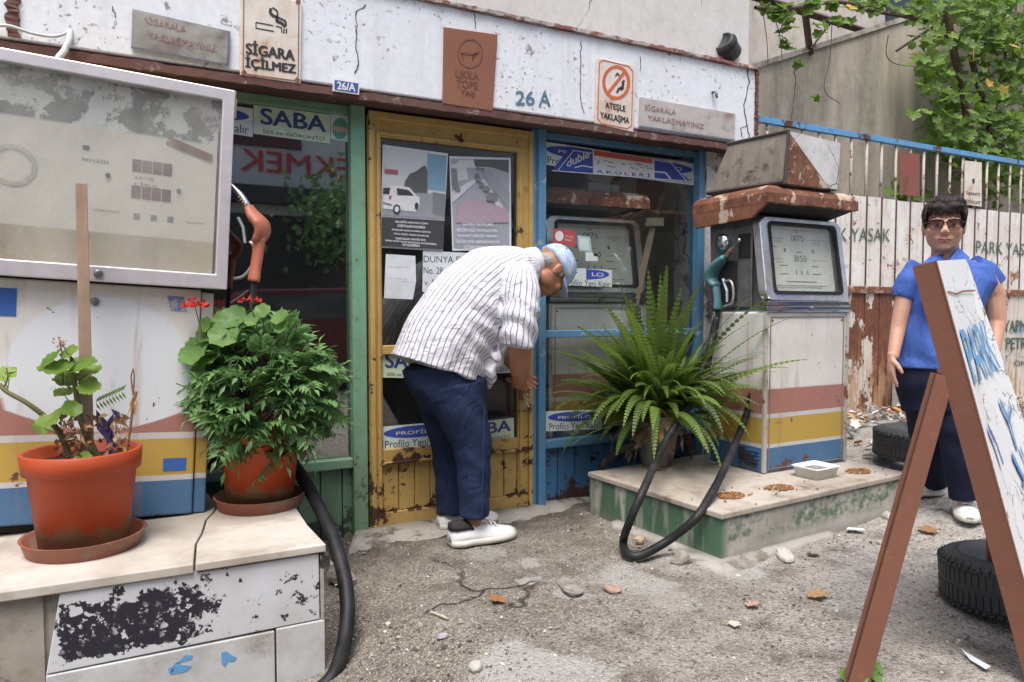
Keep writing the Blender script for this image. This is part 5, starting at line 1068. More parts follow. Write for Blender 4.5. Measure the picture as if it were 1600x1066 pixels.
def tyre(label, c, rad, tilt=(0, 0), wid=.19):
    t = T('tyre', label, 'tyre', (0, 0, 0), 'old tyres'); h = wid/2; ri = rad*.52
    prof = [(ri, -h*.55), (ri+.018, -h*.72), (ri+.024, -h*.84), (ri+.034, -h*.80), (rad*.76, -h), (rad*.79, -h*1.03), (rad*.81, -h*.99), (rad*.93, -h*.92), (rad, -h*.68), (rad, h*.68), (rad*.93, h*.92), (rad*.81, h*.99), (rad*.79, h*1.03), (rad*.76, h), (ri+.034, h*.80), (ri+.024, h*.84), (ri+.018, h*.72), (ri, h*.55), (ri-.012, h*.5), (ri, h*.3), (rad*.85, h*.1), (rad*.85, -h*.1), (ri, -h*.3), (ri-.012, -h*.5)]
    MB().lathe(prof, (0, 0, 0), 64, None, True).build('carcass', TYREM, t, True)
    mb = MB()
    for k in range(72):
        a = 2*math.pi*k/72
        for row, off in ((-.52, 0), (-.17, .5), (.17, 0), (.52, .5)):
            b0 = a + off*2*math.pi/72; w = 2*math.pi/72*.36
            z0, z1 = (row-.14)*wid, (row+.14)*wid
            z0, z1 = max(z0, -h*.72), min(z1, h*.72)
            p = [Vector(((rad-.002)*math.cos(b0+s*w), (rad-.002)*math.sin(b0+s*w), z)) for s, z in ((-1, z0), (1, z0+.006), (1, z1), (-1, z1-.006))]; mb.hexa(p, [Vector((q.x*(1+.0055/rad), q.y*(1+.0055/rad), q.z)) for q in p])
    for k in range(48):
        a = 2*math.pi*k/48
        for zs in (1, -1):
            p = [Vector((r*math.cos(a+s*.03), r*math.sin(a+s*.03), zs*z)) for s, r, z in ((-1, rad*.93, h*.9), (1, rad*.93, h*.9), (1, rad+.004, h*.66), (-1, rad+.004, h*.66))]; n_ = Vector((math.cos(a), math.sin(a), zs*.6))*.003; mb.hexa(p, [q+n_ for q in p])
    mb.build('tread', TYREM, t)
    t.location = c; t.rotation_euler = (R(tilt[0]), R(tilt[1]), rs.random()*6)
c = D(1612, 884, 2.56); c.z = gz(c.x, c.y) + .10; tyre('worn black tyre lying on the ground, holding the foot of the folding board', c, .285, (4, 3))
c = D(1448, 716, 4.42); c.z = gz(c.x, c.y) + .115; tyre('black tyre lying on its side behind the woman near the fence', c, .30)
def stone(name, label, px, py, r, mat, cat='stone', sq=(1, .8, .55), group=None, z=None):
    p = gpt(px, py) if z is None else G(px, py, z); mb = MB(); a = rs.random()*3; mb.ell(p + Vector((0, 0, r*sq[2]*.7)), (r*sq[0], r*sq[1], r*sq[2]), Matrix.Rotation(a, 3, 'Z'), 10, 7)
    for v in mb.bm.verts: v.co += (v.co - p)*.75*mnoise.noise(v.co*.9/r*.05*20 + Vector((px, py, 0)))
    o = mb.build(name, mat, None, False); tag(o, label, cat, group)
ST1 = plain('grey_stone', (.26, .23, .20), .9, var=.5, sc=25, bst=.5); ST2 = plain('white_stone', (.44, .42, .385), .85, var=.3, sc=25, bst=.4); ST3 = plain('tan_stone', (.46, .36, .24), .85, var=.3, sc=25)
stone('stone', 'flat grey stone by the front foot of the green plinth', 1062, 881, .05, ST1); stone('stone', 'jagged whitish stone in front of the green plinth', 1227, 876, .045, ST2, sq=(1.2, .7, .5)); stone('stone', 'round tan stone beside the loop of the black hose', 1000, 848, .028, ST3, sq=(1, .9, .8))
stone('stone', 'white pebble near the right end of the green plinth', 1388, 811, .03, ST2); stone('stone', 'small lilac pebble on the gravel in front of the door', 690, 997, .02, plain('lilac_stone', (.38, .33, .38), .8)); stone('stone', 'pale grey stone in the front gravel beside the cement patch', 745, 1048, .028, ST2)
stone('stone', 'rough broken lump of cement beside the marble plinth', 535, 912, .05, ST1, sq=(.8, 1.1, .7)); stone('stone', 'broken grey stone half sunk where the cement patch starts', 890, 922, .06, ST1, sq=(1.3, .7, .25)); stone('brick_chip', 'reddish flat stone by the crack in the ground', 958, 925, .035, plain('red_stone', (.33, .22, .17), .85, var=.4), 'stone', (1.2, .7, .35))
def fallen(px, py, r, label, mat, tint, cat='leaf', lob=5):
    p = gpt(px, py); m = MD()
    m.disc(p + Vector((0, 0, .008)), UP + rv(.2), Vector((rs.gauss(0, 1), rs.gauss(0, 1), 0)), r*.85, tint, lob, .14, .22, 20); o = m.build('fallen_leaf', mat, None, False); tag(o, label, cat, 'fallen leaves on the gravel')
fallen(777, 941, .035, 'square brown fallen leaf in the middle of the gravel', leafmat('rust_leaf', (.28, .12, .05), (.34, .16, .07), .8, .1), .5, lob=4); fallen(1450, 832, .05, 'orange brown fallen leaf between the board legs', DRY, .4); fallen(1278, 934, .045, 'pale brown leaf on the open gravel right of the plinth', DRY, .9); fallen(1175, 949, .03, 'small pinkish fallen leaf on the open gravel', leafmat('pink_leaf', (.45, .25, .18), (.5, .3, .22), .8, .1), .5); fallen(1270, 871, .03, 'reddish leaf beside the jagged white stone', DRY, .2); fallen(1468, 932, .02, 'tiny orange leaf left of the front tyre', DRY, .3); fallen(928, 771, .04, 'green fallen leaf at the foot of the blue window', GER, .3); fallen(1147, 980, .025, 'cream scrap of leaf on the open gravel', leafmat('cream_leaf', (.5, .45, .38), (.55, .5, .42), .8, .1), .5)
def scrap(pts, label, mat, name='paper_scrap', cat='paper scrap'):
    P = [gpt(*p) + Vector((0, 0, .008+rs.random()*.012)) for p in pts]; o = MB().prism(P, (0, 0, .0015)).build(name, mat); tag(o, label, cat)
scrap([(1325, 829), (1350, 831), (1352, 835), (1322, 834)], 'narrow white paper scrap at the foot of the green plinth', PAPER); scrap([(1502, 1024), (1512, 1030), (1548, 1052), (1540, 1054), (1515, 1038)], 'thin white paper strip on the gravel below the tyre', PAPER); scrap([(612, 828), (640, 824), (650, 829), (630, 834), (616, 833)], 'crumpled white paper scrap on the doorstep', PAPER); scrap([(516, 880), (528, 890), (532, 918), (524, 922), (517, 905)], 'white plastic wrapper between hose and marble plinth', PAPER, 'wrapper', 'wrapper')
o = MB().tube([gpt(673, 961)+Vector((0, 0, .012)), gpt(700, 972)+Vector((0, 0, .012))], .004, 5).build('twig', plain('pale_twig', (.5, .44, .34), .8)); tag(o, 'short pale twig on the dark gravel', 'twig')
m = MD(); rs2 = random.Random(9)
for (px, py) in ((1330, 1062), (1368, 1060), (1345, 1070)):
    for k in range(4): m.disc(gpt(px, py) + Vector((rs2.gauss(0, .02), rs2.gauss(0, .02), .012+rs2.random()*.015)), UP - FW*.4 + rv(.3), rv(), .020, rs2.random(), 5, .1, .2, 16)
o = m.build('weed', GER, None); tag(o, 'small green weed at the foot of the folding board leg', 'weed')

# ------------------------------------------------------------------ folding board
AB = D(1445, 409, 2.05); t = T('folding_board', 'white peeling folding board with brown iron legs and blue painted PARK', 'sign board', (AB.x, AB.y, 0))
ft, fb = D(1460, 408, 2.05), D(1645, 1085, 2.0); rt2, rb = D(1510, 405, 2.55), D(1712, 950, 2.5); fb.z = gz(fb.x, fb.y); rb.z = gz(rb.x, rb.y)
nrm = (fb-ft).cross(rt2-ft).normalized()
if nrm.dot(RT) < 0: nrm = -nrm
def boardmat():
    n = N('board_white_flaking'); c = n.mix(n.noise(4, 5), (.74, .76, .77), (.64, .64, .63)); v = n.voro(11, 'DISTANCE_TO_EDGE', n.warp(.25, 7)); ck = n.m('MULTIPLY', n.th(v, .04, .01), n.th(n.noise(5, 3), .50, .56))
    ch = n.th(n.noise(9, 9, .7, n.warp(.05, 9)), .665, .68); c = n.mix(n.m('MAXIMUM', ck, ch), c, n.mix(n.noise(40, 4), (.12, .10, .09), (.30, .28, .25))); c = n.mix(n.m('MULTIPLY', n.th(n.noise(3, 5), .58, .75), .4), c, (.50, .42, .30))
    n.bump(n.m('SUBTRACT', n.noise(12, 4), n.m('MAXIMUM', ck, ch)), .5, .004); return n.fin(c, .6)
th = nrm * .030
ins = (rt2-ft).normalized()*.018
MB().prism([ft+ins, rt2, rb, fb+ins], -th*.6).build('panel', boardmat(), t)
MB().prism([ft+nrm*.004, ft+ins*1.0+nrm*.004, fb+ins*1.0+nrm*.004, fb+nrm*.004], -nrm*.062).build('frame', IRON, t)
def bpnt(u, v, off=.0012): return (ft + (fb-ft)*v).lerp(rt2 + (rb-rt2)*v, u) + nrm*off
mb = MB(); mb.flat = True
def btext(s, u0, u1, v0, v1, bold=.03):
    vs, fs = textmesh(s, bold); x0 = min(q.x for q in vs); x1 = max(q.x for q in vs); y0 = min(q.y for q in vs); y1 = max(q.y for q in vs)
    V = [mb.bm.verts.new(bpnt(u0+(u1-u0)*(q.x-x0)/(x1-x0), v1+(v0-v1)*(q.y-y0)/(y1-y0))) for q in vs]
    for f in fs: mb.face([V[i] for i in f])
btext('PARK', .13, .86, .168, .300, .015)
mb.build('lettering', CYANPAINT, t)
def bstroke(mb, pts, w):
    for a, b in zip(pts, pts[1:]):
        p, q = bpnt(*a, .002), bpnt(*b, .002); d = (q-p).normalized(); s = d.cross(nrm)*w/2; mb.sheet([p-s, q-s, q+s, p+s])
mb = MB(); bstroke(mb, [(.10, .075), (.3, .085), (.5, .082), (.9, .088)], .006); mb.build('scratch', plain('brown_scratch', (.22, .10, .07), .8), t)
VIO = ink('violet_blue_paint', (.10, .13, .36), .2); BLU2 = ink('blue_brush_paint', (.10, .28, .58), .35)
mb = MB(); bstroke(mb, [(.14, .405), (.20, .445), (.22, .50)], .028); mb.build('paint_bar', VIO, t)
mb = MB(); bstroke(mb, [(.55, .37), (.62, .43), (.58, .50)], .035); bstroke(mb, [(.60, .43), (.78, .40)], .02); mb.build('brush_mark', BLU2, t)
mb = MB(); bstroke(mb, [(.45, .50), (.52, .56), (.66, .66)], .03); bstroke(mb, [(.66, .50), (.70, .58), (.72, .68)], .03); bstroke(mb, [(.48, .58), (.72, .56)], .018); mb.build('brush_mark', BLU2, t)
mb = MB(); bstroke(mb, [(.002, .0), (.004, .5), (.004, 1.0)], .007); mb.build('gap_shade_strip', plain('gap_shade_strip', (.02, .015, .012), .9), t)  # thin dark strip painted for the shade between frame and panel
mb = MB(); p, q = D(1477, 588, 2.07), D(1340, 1090, 2.03); q.z = gz(q.x, q.y); fl_ = nrm.cross(UP).normalized(); d = (q-p).normalized(); w = d.cross(FW).normalized()*.031
mb.prism([p-w*.9, p+w*.9, q+w, q-w], FW*.012); mb.prism([p-w*.9, p-w*.9+FW*.03, q-w+FW*.03, q-w], w*.12); mb.build('leg', IRON, t, bevel=.002)
mb = MB(); p, q = bpnt(.9, .40, -.05), D(1555, 912, 2.55); q.z = max(gz(q.x, q.y), 0)+.01; d = (q-p).normalized(); w = d.cross(FW).normalized()*.026; mb.prism([p-w, p+w, q+w, q-w], FW*.014); mb.build('leg', IRON, t, bevel=.002)
mb = MB(); mb.tube([bpnt(.0, .25, -.06), bpnt(1.0, .25, -.06)], .008, 8); mb.build('hinge_bar', IRON, t)

# ------------------------------------------------------------------ gate fence
FY = 4.0
t = T('metal_fence', 'tall white sheet metal fence with blue top rail and rust running down its seams', 'fence', (5.5, FY, .2))
SHEETM = worn('fence_white_rusting', (.78, .77, .745), (.17, .065, .035), sc=4.5, thr=.585, soft=.03, under2=(.38, .18, .08), ro=.7, grime=.45, grc=(.44, .34, .25), streak=.5, fine=14, bumpst=.5)
def lowmat():
    n = N('fence_lower_rust'); x = n.xyz(); w = n.mix(n.noise(6, 6), (.68, .65, .60), (.54, .47, .40)); bl = n.th(n.m('ADD', n.noise(2.0, 4), n.m('MULTIPLY', n.th(x[0], -.25, -.6), .25)), .56, .60); c = n.mix(n.m('MULTIPLY', bl, .85), w, (.16, .33, .50))
    z = n.m('ADD', n.noise(2.6, 9, .68, n.obj((1.6, 1, .8), (3, 0, 0))), n.m('MULTIPLY', n.m('MULTIPLY', n.th(x[0], -.5, -.2), n.th(x[0], .48, .25)), .15)); rst = n.th(z, .595, .61); c = n.mix(rst, c, n.mix(n.th(n.noise(12, 8, .7), .35, .65), (.20, .07, .035), (.10, .035, .022)))
    og = n.m('MULTIPLY', n.th(n.noise(5, 7, .68, n.obj((2.4, 1, .5))), .47, .53), n.th(x[2], .55, .25)); c = n.mix(n.m('MULTIPLY', og, .85), c, n.mix(n.noise(16, 5), (.50, .36, .23), (.40, .20, .085)))
    sk = n.noise(9, 6, .65, n.obj((2.2, 1, .15))); c = n.mix(n.m('MULTIPLY', n.th(sk, .52, .7), .55), c, (.34, .17, .07)); n.bump(n.m('SUBTRACT', n.noise(30, 6), rst), .6, .006); return n.fin(c, .8)
mb = MB(); mb2 = MB(); xs = [3.30 + .1925*k for k in range(29)]
for x in xs[:-1]:
    mb.box(x+.006, x+.1865, FY, FY+.012, 1.275, 2.03+rs.uniform(-.006, .006)); mb2.box(x+.005, x+.1875, FY, FY+.012, .06, 1.215)
mb.build('upper_sheet', SHEETM, t); mb2.build('lower_sheet', lowmat(), t)
mb = MB()
for x in xs[:-1]: mb.box(x-.008, x+.008, FY-.006, FY-.001, 1.28, 2.035)
mb.build('seam', worn('seam_rust', (.10, .045, .03), (.38, .22, .12), sc=7, thr=.54, soft=.1, ro=.9), t)
BARM = worn('bar_white_rusting', (.56, .51, .46), (.20, .08, .04), sc=9, thr=.55, ro=.7)
for x in xs: MB().tube([(x, FY+.012, 1.9), (x, FY+.012, 2.505)], .0115, 8).build('bar', BARM, t, True)
MB().box(3.30, 8.7, FY-.012, FY+.028, 2.50, 2.545).build('rail', worn('rail_blue', (.10, .34, .62), (.12, .05, .035), sc=1.6, thr=.56, soft=.02, ro=.6, fine=16), t, bevel=.002)
MB().box(3.30, 8.7, FY-.02, FY+.03, 1.218, 1.272).build('rail', RUST, t, bevel=.003)
MB().box(3.30, 8.7, FY-.01, FY+.03, .02, .058).build('rail', RUST, t)
mb = MB(); mb.flat = True; fy = FY-.0075
mb.ptext('PARK YASAK', (1272, 377), (1391, 378), 22, fy, .0); mb.ptext('PARK YASAK', (1525, 396), (1622, 401), 20, fy, .0); mb.ptext('YAPMA', (1569, 519), (1612, 518), 18, fy-.001, .03); mb.ptext('PETROL', (1572, 546), (1622, 545), 18, fy-.001, .03); mb.ptext('ÖNÜ', (1585, 572), (1612, 572), 10, fy-.001, .03)
mb.build('lettering', GREENINK, t)
t2 = flat('fence_plate', [(1405, 237), (1437, 241), (1437, 307), (1406, 304)], FY-.02, .006, worn('brown_red_plate', (.25, .075, .055), (.15, .05, .04), sc=6, thr=.55, soft=.15, ro=.75), 'small brown red metal plate wired to the fence bars', 'sign')
t2 = flat('fence_plate', [(1508, 251), (1534, 254), (1534, 323), (1507, 319)], FY-.02, .006, RUSTYPLATE, 'narrow cream warning plate on the fence bars above the woman', 'sign')
writing(t2, BLKW, [('İŞARETİ', (1510, 305), (1532, 308), 7, .02), ('DİKKAT', (1510, 317), (1532, 320), 7, .02)], FY-.0215); shape(t2, BLK, [(1519, 280), (1523, 279), (1523, 286), (1520, 288)], FY-.0215, 'drawing')
c = G(1410, 662, .1); o = MB().box(c.x-.07, c.x+.09, 3.80, 3.92, .05, .62).build('concrete_block', plain('pale_grey_block', (.42, .42, .40), .85, var=.2), None, bevel=.01); tag(o, 'pale grey upright block standing against the fence behind the woman', 'block')

# ------------------------------------------------------------------ walls behind
a, b = Y(1183, 107, 4.65), Y(1440, 25, 4.65); sl_ = (b.z-a.z)/(b.x-a.x); f = lambda x: a.z + (x-a.x)*sl_
t = T('retaining_wall', 'stained beige concrete wall with sloping top behind the fence', 'wall', (6, 4.7, 0))
MB().prism([(3.1, 4.65, -.1), (14, 4.65, -.1), (14, 4.65, f(14)), (3.1, 4.65, f(3.1))], (0, .22, 0)).build('wall', CONC, t)
MB().prism([(3.1, 4.63, f(3.1)+.002), (14, 4.63, f(14)+.002), (14, 4.63, f(14)+.05), (3.1, 4.63, f(3.1)+.05)], (0, .26, 0)).build('coping', worn('coping_cement', (.50, .46, .41), (.30, .26, .22), sc=6, thr=.5, soft=.1, ro=.9), t)
t = T('house', 'plain beige rendered house wall rising behind the concrete wall', 'building', (8, 7.2, 0)); MB().box(2.5, 18, 7.0, 9, -.1, 9).build('wall', HOUSEWALL, t)
mb = MB(); q0 = Y(1386, -20, 6.98); mb.box(q0.x, q0.x+1.3, 6.97, 6.995, 4.2, 6.0); mb.build('window', plain('dark_window', (.03, .03, .03), .3), t)

# ------------------------------------------------------------------ pergola and vine
def PB(px, py, y=4.35): return Y(px, py, y)
t = T('pergola', 'brown iron pergola frame carrying the vine above the fence', 'pergola', PB(1265, 82))
BRI = plain('brown_iron', (.07, .04, .03), .7, var=.4)
def bar(p, q, w): return MB().tube([p, q], w, 4)
bar(PB(1150, -14, 4.3), PB(1352, 49, 4.7), .036).build('beam', BRI, t); bar(PB(1258, 20, 4.5), PB(1266, 85, 4.66), .03).build('post', BRI, t); bar(PB(1267, 76, 4.6), PB(1298, 36, 4.6), .01).build('brace', BRI, t); bar(PB(1400, 80, 4.5), PB(1485, 25, 4.3), .012).build('rod', BRI, t)
t = T('grape_vine', 'leafy grape vine climbing at the top right with a few yellow leaves', 'vine', PB(1540, 200))
ms = MD(); m = MD()
def vs_(pts, r0, r1, y=4.3): ms.tube(cr([PB(*p) if len(p) == 3 else PB(p[0], p[1], y) for p in pts], 5), r0, r1, .1, 6)
vs_([(1520, 330), (1518, 250), (1512, 190), (1505, 140), (1490, 80), (1480, 20), (1478, -20)], .05, .035, 4.25); vs_([(1540, 280), (1545, 190), (1525, 120), (1515, 60), (1530, -10)], .035, .03, 4.4); vs_([(1560, 160), (1570, 90), (1585, 30), (1590, -10)], .015, .012)
vs_([(1180, 12), (1230, 14), (1310, 3), (1370, 18), (1440, 30), (1480, 40)], .016, .02, 4.3); vs_([(1190, 8), (1198, 60), (1200, 105)], .004, .003); vs_([(1205, 12), (1218, 55), (1222, 95)], .004, .003); vs_([(1300, 35), (1297, 90), (1288, 140), (1312, 162)], .004, .003); vs_([(1240, 110), (1243, 130), (1236, 190)], .004, .003); vs_([(1388, 55), (1385, 85), (1400, 100), (1440, 105)], .005, .003); vs_([(1575, 60), (1560, 130), (1540, 170)], .008, .005); vs_([(1600, 100), (1570, 165), (1545, 180)], .01, .006)
YEL = []
for (cx, cy, sx, sy, n_) in ((1560, 40, 50, 45, 200), (1580, 150, 35, 80, 210), (1505, 30, 40, 40, 70), (1480, 125, 28, 30, 36), (1500, 190, 30, 40, 70), (1540, 245, 40, 40, 110), (1470, 185, 22, 18, 26), (1462, 70, 26, 34, 34), (1440, 95, 10, 18, 12), (1420, 12, 26, 14, 16), (1590, 270, 30, 30, 70), (1480, 232, 28, 14, 22), (1440, 120, 10, 14, 8), (1232, 46, 10, 12, 6), (1226, 72, 6, 10, 4), (1280, 48, 6, 10, 4), (1312, 32, 14, 6, 5), (1222, 20, 26, 8, 10), (1300, 8, 60, 6, 14), (1372, 4, 20, 8, 8), (1247, 103, 6, 4, 3), (1275, 152, 4, 4, 2), (1226, 212, 7, 5, 5), (1408, 300, 20, 14, 18), (1470, 320, 16, 12, 16), (1520, 350, 14, 10, 10)):
    for k in range(int(n_*1.3)):
        yy = rs.uniform(4.05, 4.55) if cx > 1430 else 4.3
        if cy > 290: yy = rs.uniform(4.2, 4.5)
        p = PB(rs.gauss(cx, sx*.72), rs.gauss(cy, sy*.72), yy); nrm2 = (-FW*rs.uniform(.2, 1.2) + UP*rs.uniform(.1, 1.0) + rv(.45)).normalized(); m.disc(p, nrm2, -UP + rv(.5), rs.uniform(.038, .078), min(1, max(0, rs.gauss(.5, .28))), 5, .3, .12, 20, True)
yl = MD()
for (px, py) in ((1568, 140), (1545, 130), (1520, 85), (1330, 12), (1583, 72)): yl.disc(PB(px, py, 4.0), -FW*.6 + UP*.7 + rv(.6), -UP + rv(.4), .055, rs.random(), 5, .3, .12, 20, True)
m.build('foliage', VINE, t, False); ms.build('trunk', plain('vine_bark', (.10, .07, .05), .9, var=.5), t); yl.build('yellow_leaves', leafmat('vine_yellow', (.50, .30, .05), (.60, .48, .12), .5, .35), t, False)

# ------------------------------------------------------------------ what the window glass mirrors: the other side of the street
YG, YO = YF+.034, -7.0
q = RFL(450, 250, YG, YO)
ob = T('opposite_shop', 'grey bakery front across the street, mirrored in the green window', 'building', (q.x, YO, 0))
MB().box(-16, 22, YO-1, YO, -.1, 7.5).build('wall', plain('opposite_render', (.56, .57, .56), .9), ob)  # wall widened and raised to block low sky, pale for bounced light
mb = MB(); z0 = RFL(450, 312, YG, YO).z; z1 = RFL(450, 300, YG, YO).z; mb.box(-16, 22, YO, YO+.25, z0-.12, z1+.05); mb.build('awning', plain('awning_dark', (.05, .05, .05), .8), ob)
mb = MB(); mb.box(-16, 22, YO, YO+.03, .5, z0-.3); mb.build('shop_window', plain('opposite_dark', (.03, .03, .03), .4), ob)
mb = MB(); w0, w1 = RFL(365, 225, YG, YO), RFL(470, 200, YG, YO); mb.box(w0.x-2, w1.x, YO, YO+.05, w0.z, w0.z+1.3); mb.build('window', plain('opposite_window_dark', (.10, .03, .035), .5), ob)
mb = MB(); mb.flat = True; p1 = RFL(376, 272, YG, YO+.03); p0 = RFL(548, 272, YG, YO+.03); hh = RFL(450, 240, YG, YO).z - RFL(450, 272, YG, YO).z; p0.z = p1.z = RFL(450, 272, YG, YO).z
mb.text('EKMEK', p0, p1, hh, .02); mb.build('lettering', ink('bakery_red', (.50, .05, .06)), ob)
tr = T('street_tree', 'dark leafy street tree across the road, mirrored in the green window', 'tree', (RFL(505, 400, YG, -5.5).x, -5.5, 0))
m = MD(); ctr = RFL(530, 345, YG, -5.5)
for k in range(900): m.leaf(ctr + Vector((rs.gauss(0, .36), rs.gauss(0, .36), rs.gauss(0, .36))), rv(), rv().normalized(), .16, .05, rs.random(), .2)
m.build('crown', LG, tr, False); MB().tube([(ctr.x, -5.5, 0), (ctr.x+.05, -5.5, ctr.z)], .06, 8).build('trunk', BRI, tr)
cq = RFL(455, 440, YG, -3.2); CX = cq.x; car = T('parked_car', 'dark red car parked across the road, mirrored in the green window', 'car', (CX, -3.2, 0))
prof = [(-2.0, .35), (-2.05, .62), (-1.9, .85), (-1.2, .92), (-.65, 1.32), (.7, 1.36), (1.35, .98), (1.95, .88), (2.05, .6), (2.0, .35)]
MB().loft([[Vector((CX+x*.98, -3.2+s*.80, z)) for x, z in prof] if abs(s) == 1 else [Vector((CX+x, -3.2+s*.80, z)) for x, z in prof] for s in (-1, -.9, .9, 1)]).build('body', plain('dark_red_paint', (.10, .012, .016), .25, spec=.6), car, bevel=.03)
mb = MB(); mb.prism([(CX-1.05, -2.398, .95), (CX-.6, -2.398, 1.26), (CX+.62, -2.398, 1.29), (CX+1.15, -2.398, .97)], (0, .01, 0)); mb.build('side_window', plain('car_glass', (.05, .06, .06), .08), car)
for x in (-1.3, 1.3): MB().lathe([(.18, -.1), (.31, -.1), (.32, 0), (.31, .1), (.18, .1)], (CX+x, -2.42, .32), 24, (0, 1, 0)).build('wheel', RUBBER, car, True)
# ------------------------------------------------------------------ people
def skinmat(name, a, b, lip=None, hairline=None):
    n = N(name); c = n.mix(n.th(n.noise(14, 5, .6), .35, .7), a, b); c = n.mix(n.m('MULTIPLY', n.th(n.noise(120, 3), .5, .75), .18), c, tuple(v*.55 for v in a))
    if lip:
        d = n.n('VectorMath'); d.operation = 'DISTANCE'; n.l(n.obj((1, 1, 2.6), tuple(-v*(1 if i < 2 else 2.6) for i, v in enumerate(lip))), d.inputs[0]); c = n.mix(n.m('MULTIPLY', n.th(d.outputs['Value'], .027, .021), .5), c, (.42, .16, .14))
    n.bump(n.noise(90, 4), .12, .002); m = n.fin(c, .52); n.b.inputs['Subsurface Weight'].default_value = .08; n.b.inputs['Subsurface Radius'].default_value = (.02, .008, .004); return m
def clothmat(name, a, b, fold=.4, sc=16, ro=.85, stretch=(1, 1, .4)):
    n = N(name); f = n.noise(sc, 3, .55, n.obj(stretch), .6); c = n.mix(n.th(n.noise(5, 4), .35, .7), a, b); w = n.noise(420, 2)
    n.bump(n.m('ADD', f, n.m('MULTIPLY', w, .05)), fold, .03); return n.fin(c, ro, 0, .25)
def stripemat(name):
    n = N(name); s = n.attr('stripe'); k = n.m('FRACT', n.m('MULTIPLY', n.m('ADD', s, n.m('MULTIPLY', n.m('SUBTRACT', n.noise(14, 3), .5), .012)), 1/.0268))
    c = n.mix(n.th(n.noise(6, 4), .35, .7), (.72, .72, .75), (.64, .64, .68)); l = n.m('MULTIPLY', n.th(k, .58, .64), n.th(k, .88, .82)); c = n.mix(n.m('MULTIPLY', l, .75), c, (.13, .12, .20)); l2 = n.m('MULTIPLY', n.th(k, .16, .20), n.th(k, .30, .26)); c = n.mix(n.m('MULTIPLY', l2, .30), c, (.40, .38, .48))
    f = n.noise(9, 3, .55, n.warp(.12, 5), .8); n.bump(n.m('ADD', f, n.m('MULTIPLY', n.noise(300, 2), .04)), .8, .035); return n.fin(c, .85, 0, .2)
def ortho(f, u):
    f = f.normalized(); u = (u - f*u.dot(f)).normalized(); return f.cross(u), f, u      # right, forward, up
def head_mass(mb, c, f, u, s=1.0, soft=False):
    r, f, u = ortho(f, u); M = Matrix((r, f, u)).transposed()
    def e(p, q, rot=None): mb.ell(c + M @ (Vector(p)*s), tuple(v*s for v in q), M @ rot if rot else M, 20, 14)
    e((0, -.018, .032), (.076, .094, .086)); e((0, .022, -.030), (.064, .068, .080)); e((0, .060, -.098), (.027, .024, .020)); e((0, .03, -.088), (.046, .046, .030))
    if soft: e((0, .018, -.040), (.071, .070, .080)); e((0, .045, -.085), (.040, .036, .030))
    for sg in (-1, 1):
        e((sg*.044, .006, -.066), (.024, .042, .034) if not soft else (.020, .036, .026)); e((sg*.036, .062, -.030), (.027, .024, .025) if not soft else (.032, .024, .030)); e((sg*.030, .078, .020), (.025, .012, .009)); e((sg*.010, .100, -.036), (.010, .010, .008)); e((sg*.030, .064, -.004), (.018, .017, .013)); e((sg*.031, .0705, .006), (.0165, .0135, .007))
        e((sg*.078, -.012, -.012), (.008, .019, .033)); e((sg*.080, -.020, -.006), (.008, .010, .026)); e((sg*.022, .072, -.060), (.018, .014, .012))
    P = lambda p: c + M @ (Vector(p)*s)
    mb.tube([P((0, .080, .018)), P((0, .090, -.010)), P((0, .101, -.030)), P((0, .092, -.041))], [.009*s, .010*s, .013*s, .008*s], 10)
    e((0, .082, -.063), (.024, .013, .0065)); e((0, .080, -.074), (.021, .012, .0075)); e((0, .070, -.068), (.036, .020, .022))
    return M
def hand_mass(mb, w, d, nrm, s=1.0, curl=.5, side=1, spread=.0, size=1.0):
    """palm from the wrist w along d; nrm points out of the palm; side = where the thumb leaves"""
    d = d.normalized(); nrm = (nrm - d*nrm.dot(d)).normalized(); sd = d.cross(nrm)*side; z = size
    mb.tube([w - d*.02*z, w + d*.015*z, w + d*.055*z, w + d*.088*z], [(.026*z, .019*z), (.030*z, .018*z), (.041*z, .016*z), (.040*z, .013*z)], 14, side=sd)
    for k, (off, L) in enumerate(((.030, .068), (.010, .078), (-.010, .073), (-.029, .056))):
        p = w + d*(.084 - abs(k-1.2)*.004)*z + sd*off*z; dd = (d + sd*spread*(off/.03)).normalized(); P = [p - dd*.015*z, p]; a = curl*(.55 + .12*k)
        for seg in (.46, .30, .24):
            dd = (dd*math.cos(a) + nrm*math.sin(a)).normalized(); p = p + dd*L*z*seg; P.append(p)
        mb.tube(P, [.0100*z, .0100*z, .0090*z, .0082*z, .0062*z], 10)
    p = w + d*.022*z + sd*.026*z; P = [p]
    for q, L in ((d*.55 + sd*.75 + nrm*.25, .036), (d*.8 + sd*.32 + nrm*.4, .030), (d*.9 + sd*.02 + nrm*.45, .024)):
        p = p + q.normalized()*L*z; P.append(p)
    mb.tube(P, [.014*z, .0125*z, .0105*z, .0075*z], 10)
WHITESHOE = plain('white_trainer', (.66, .67, .67), .55, var=.1, sc=40); SOLE = plain('trainer_sole', (.60, .58, .52), .6, var=.25, sc=12); BLKFELT = plain('black_collar', (.015, .015, .018), .8); ANKLE = None
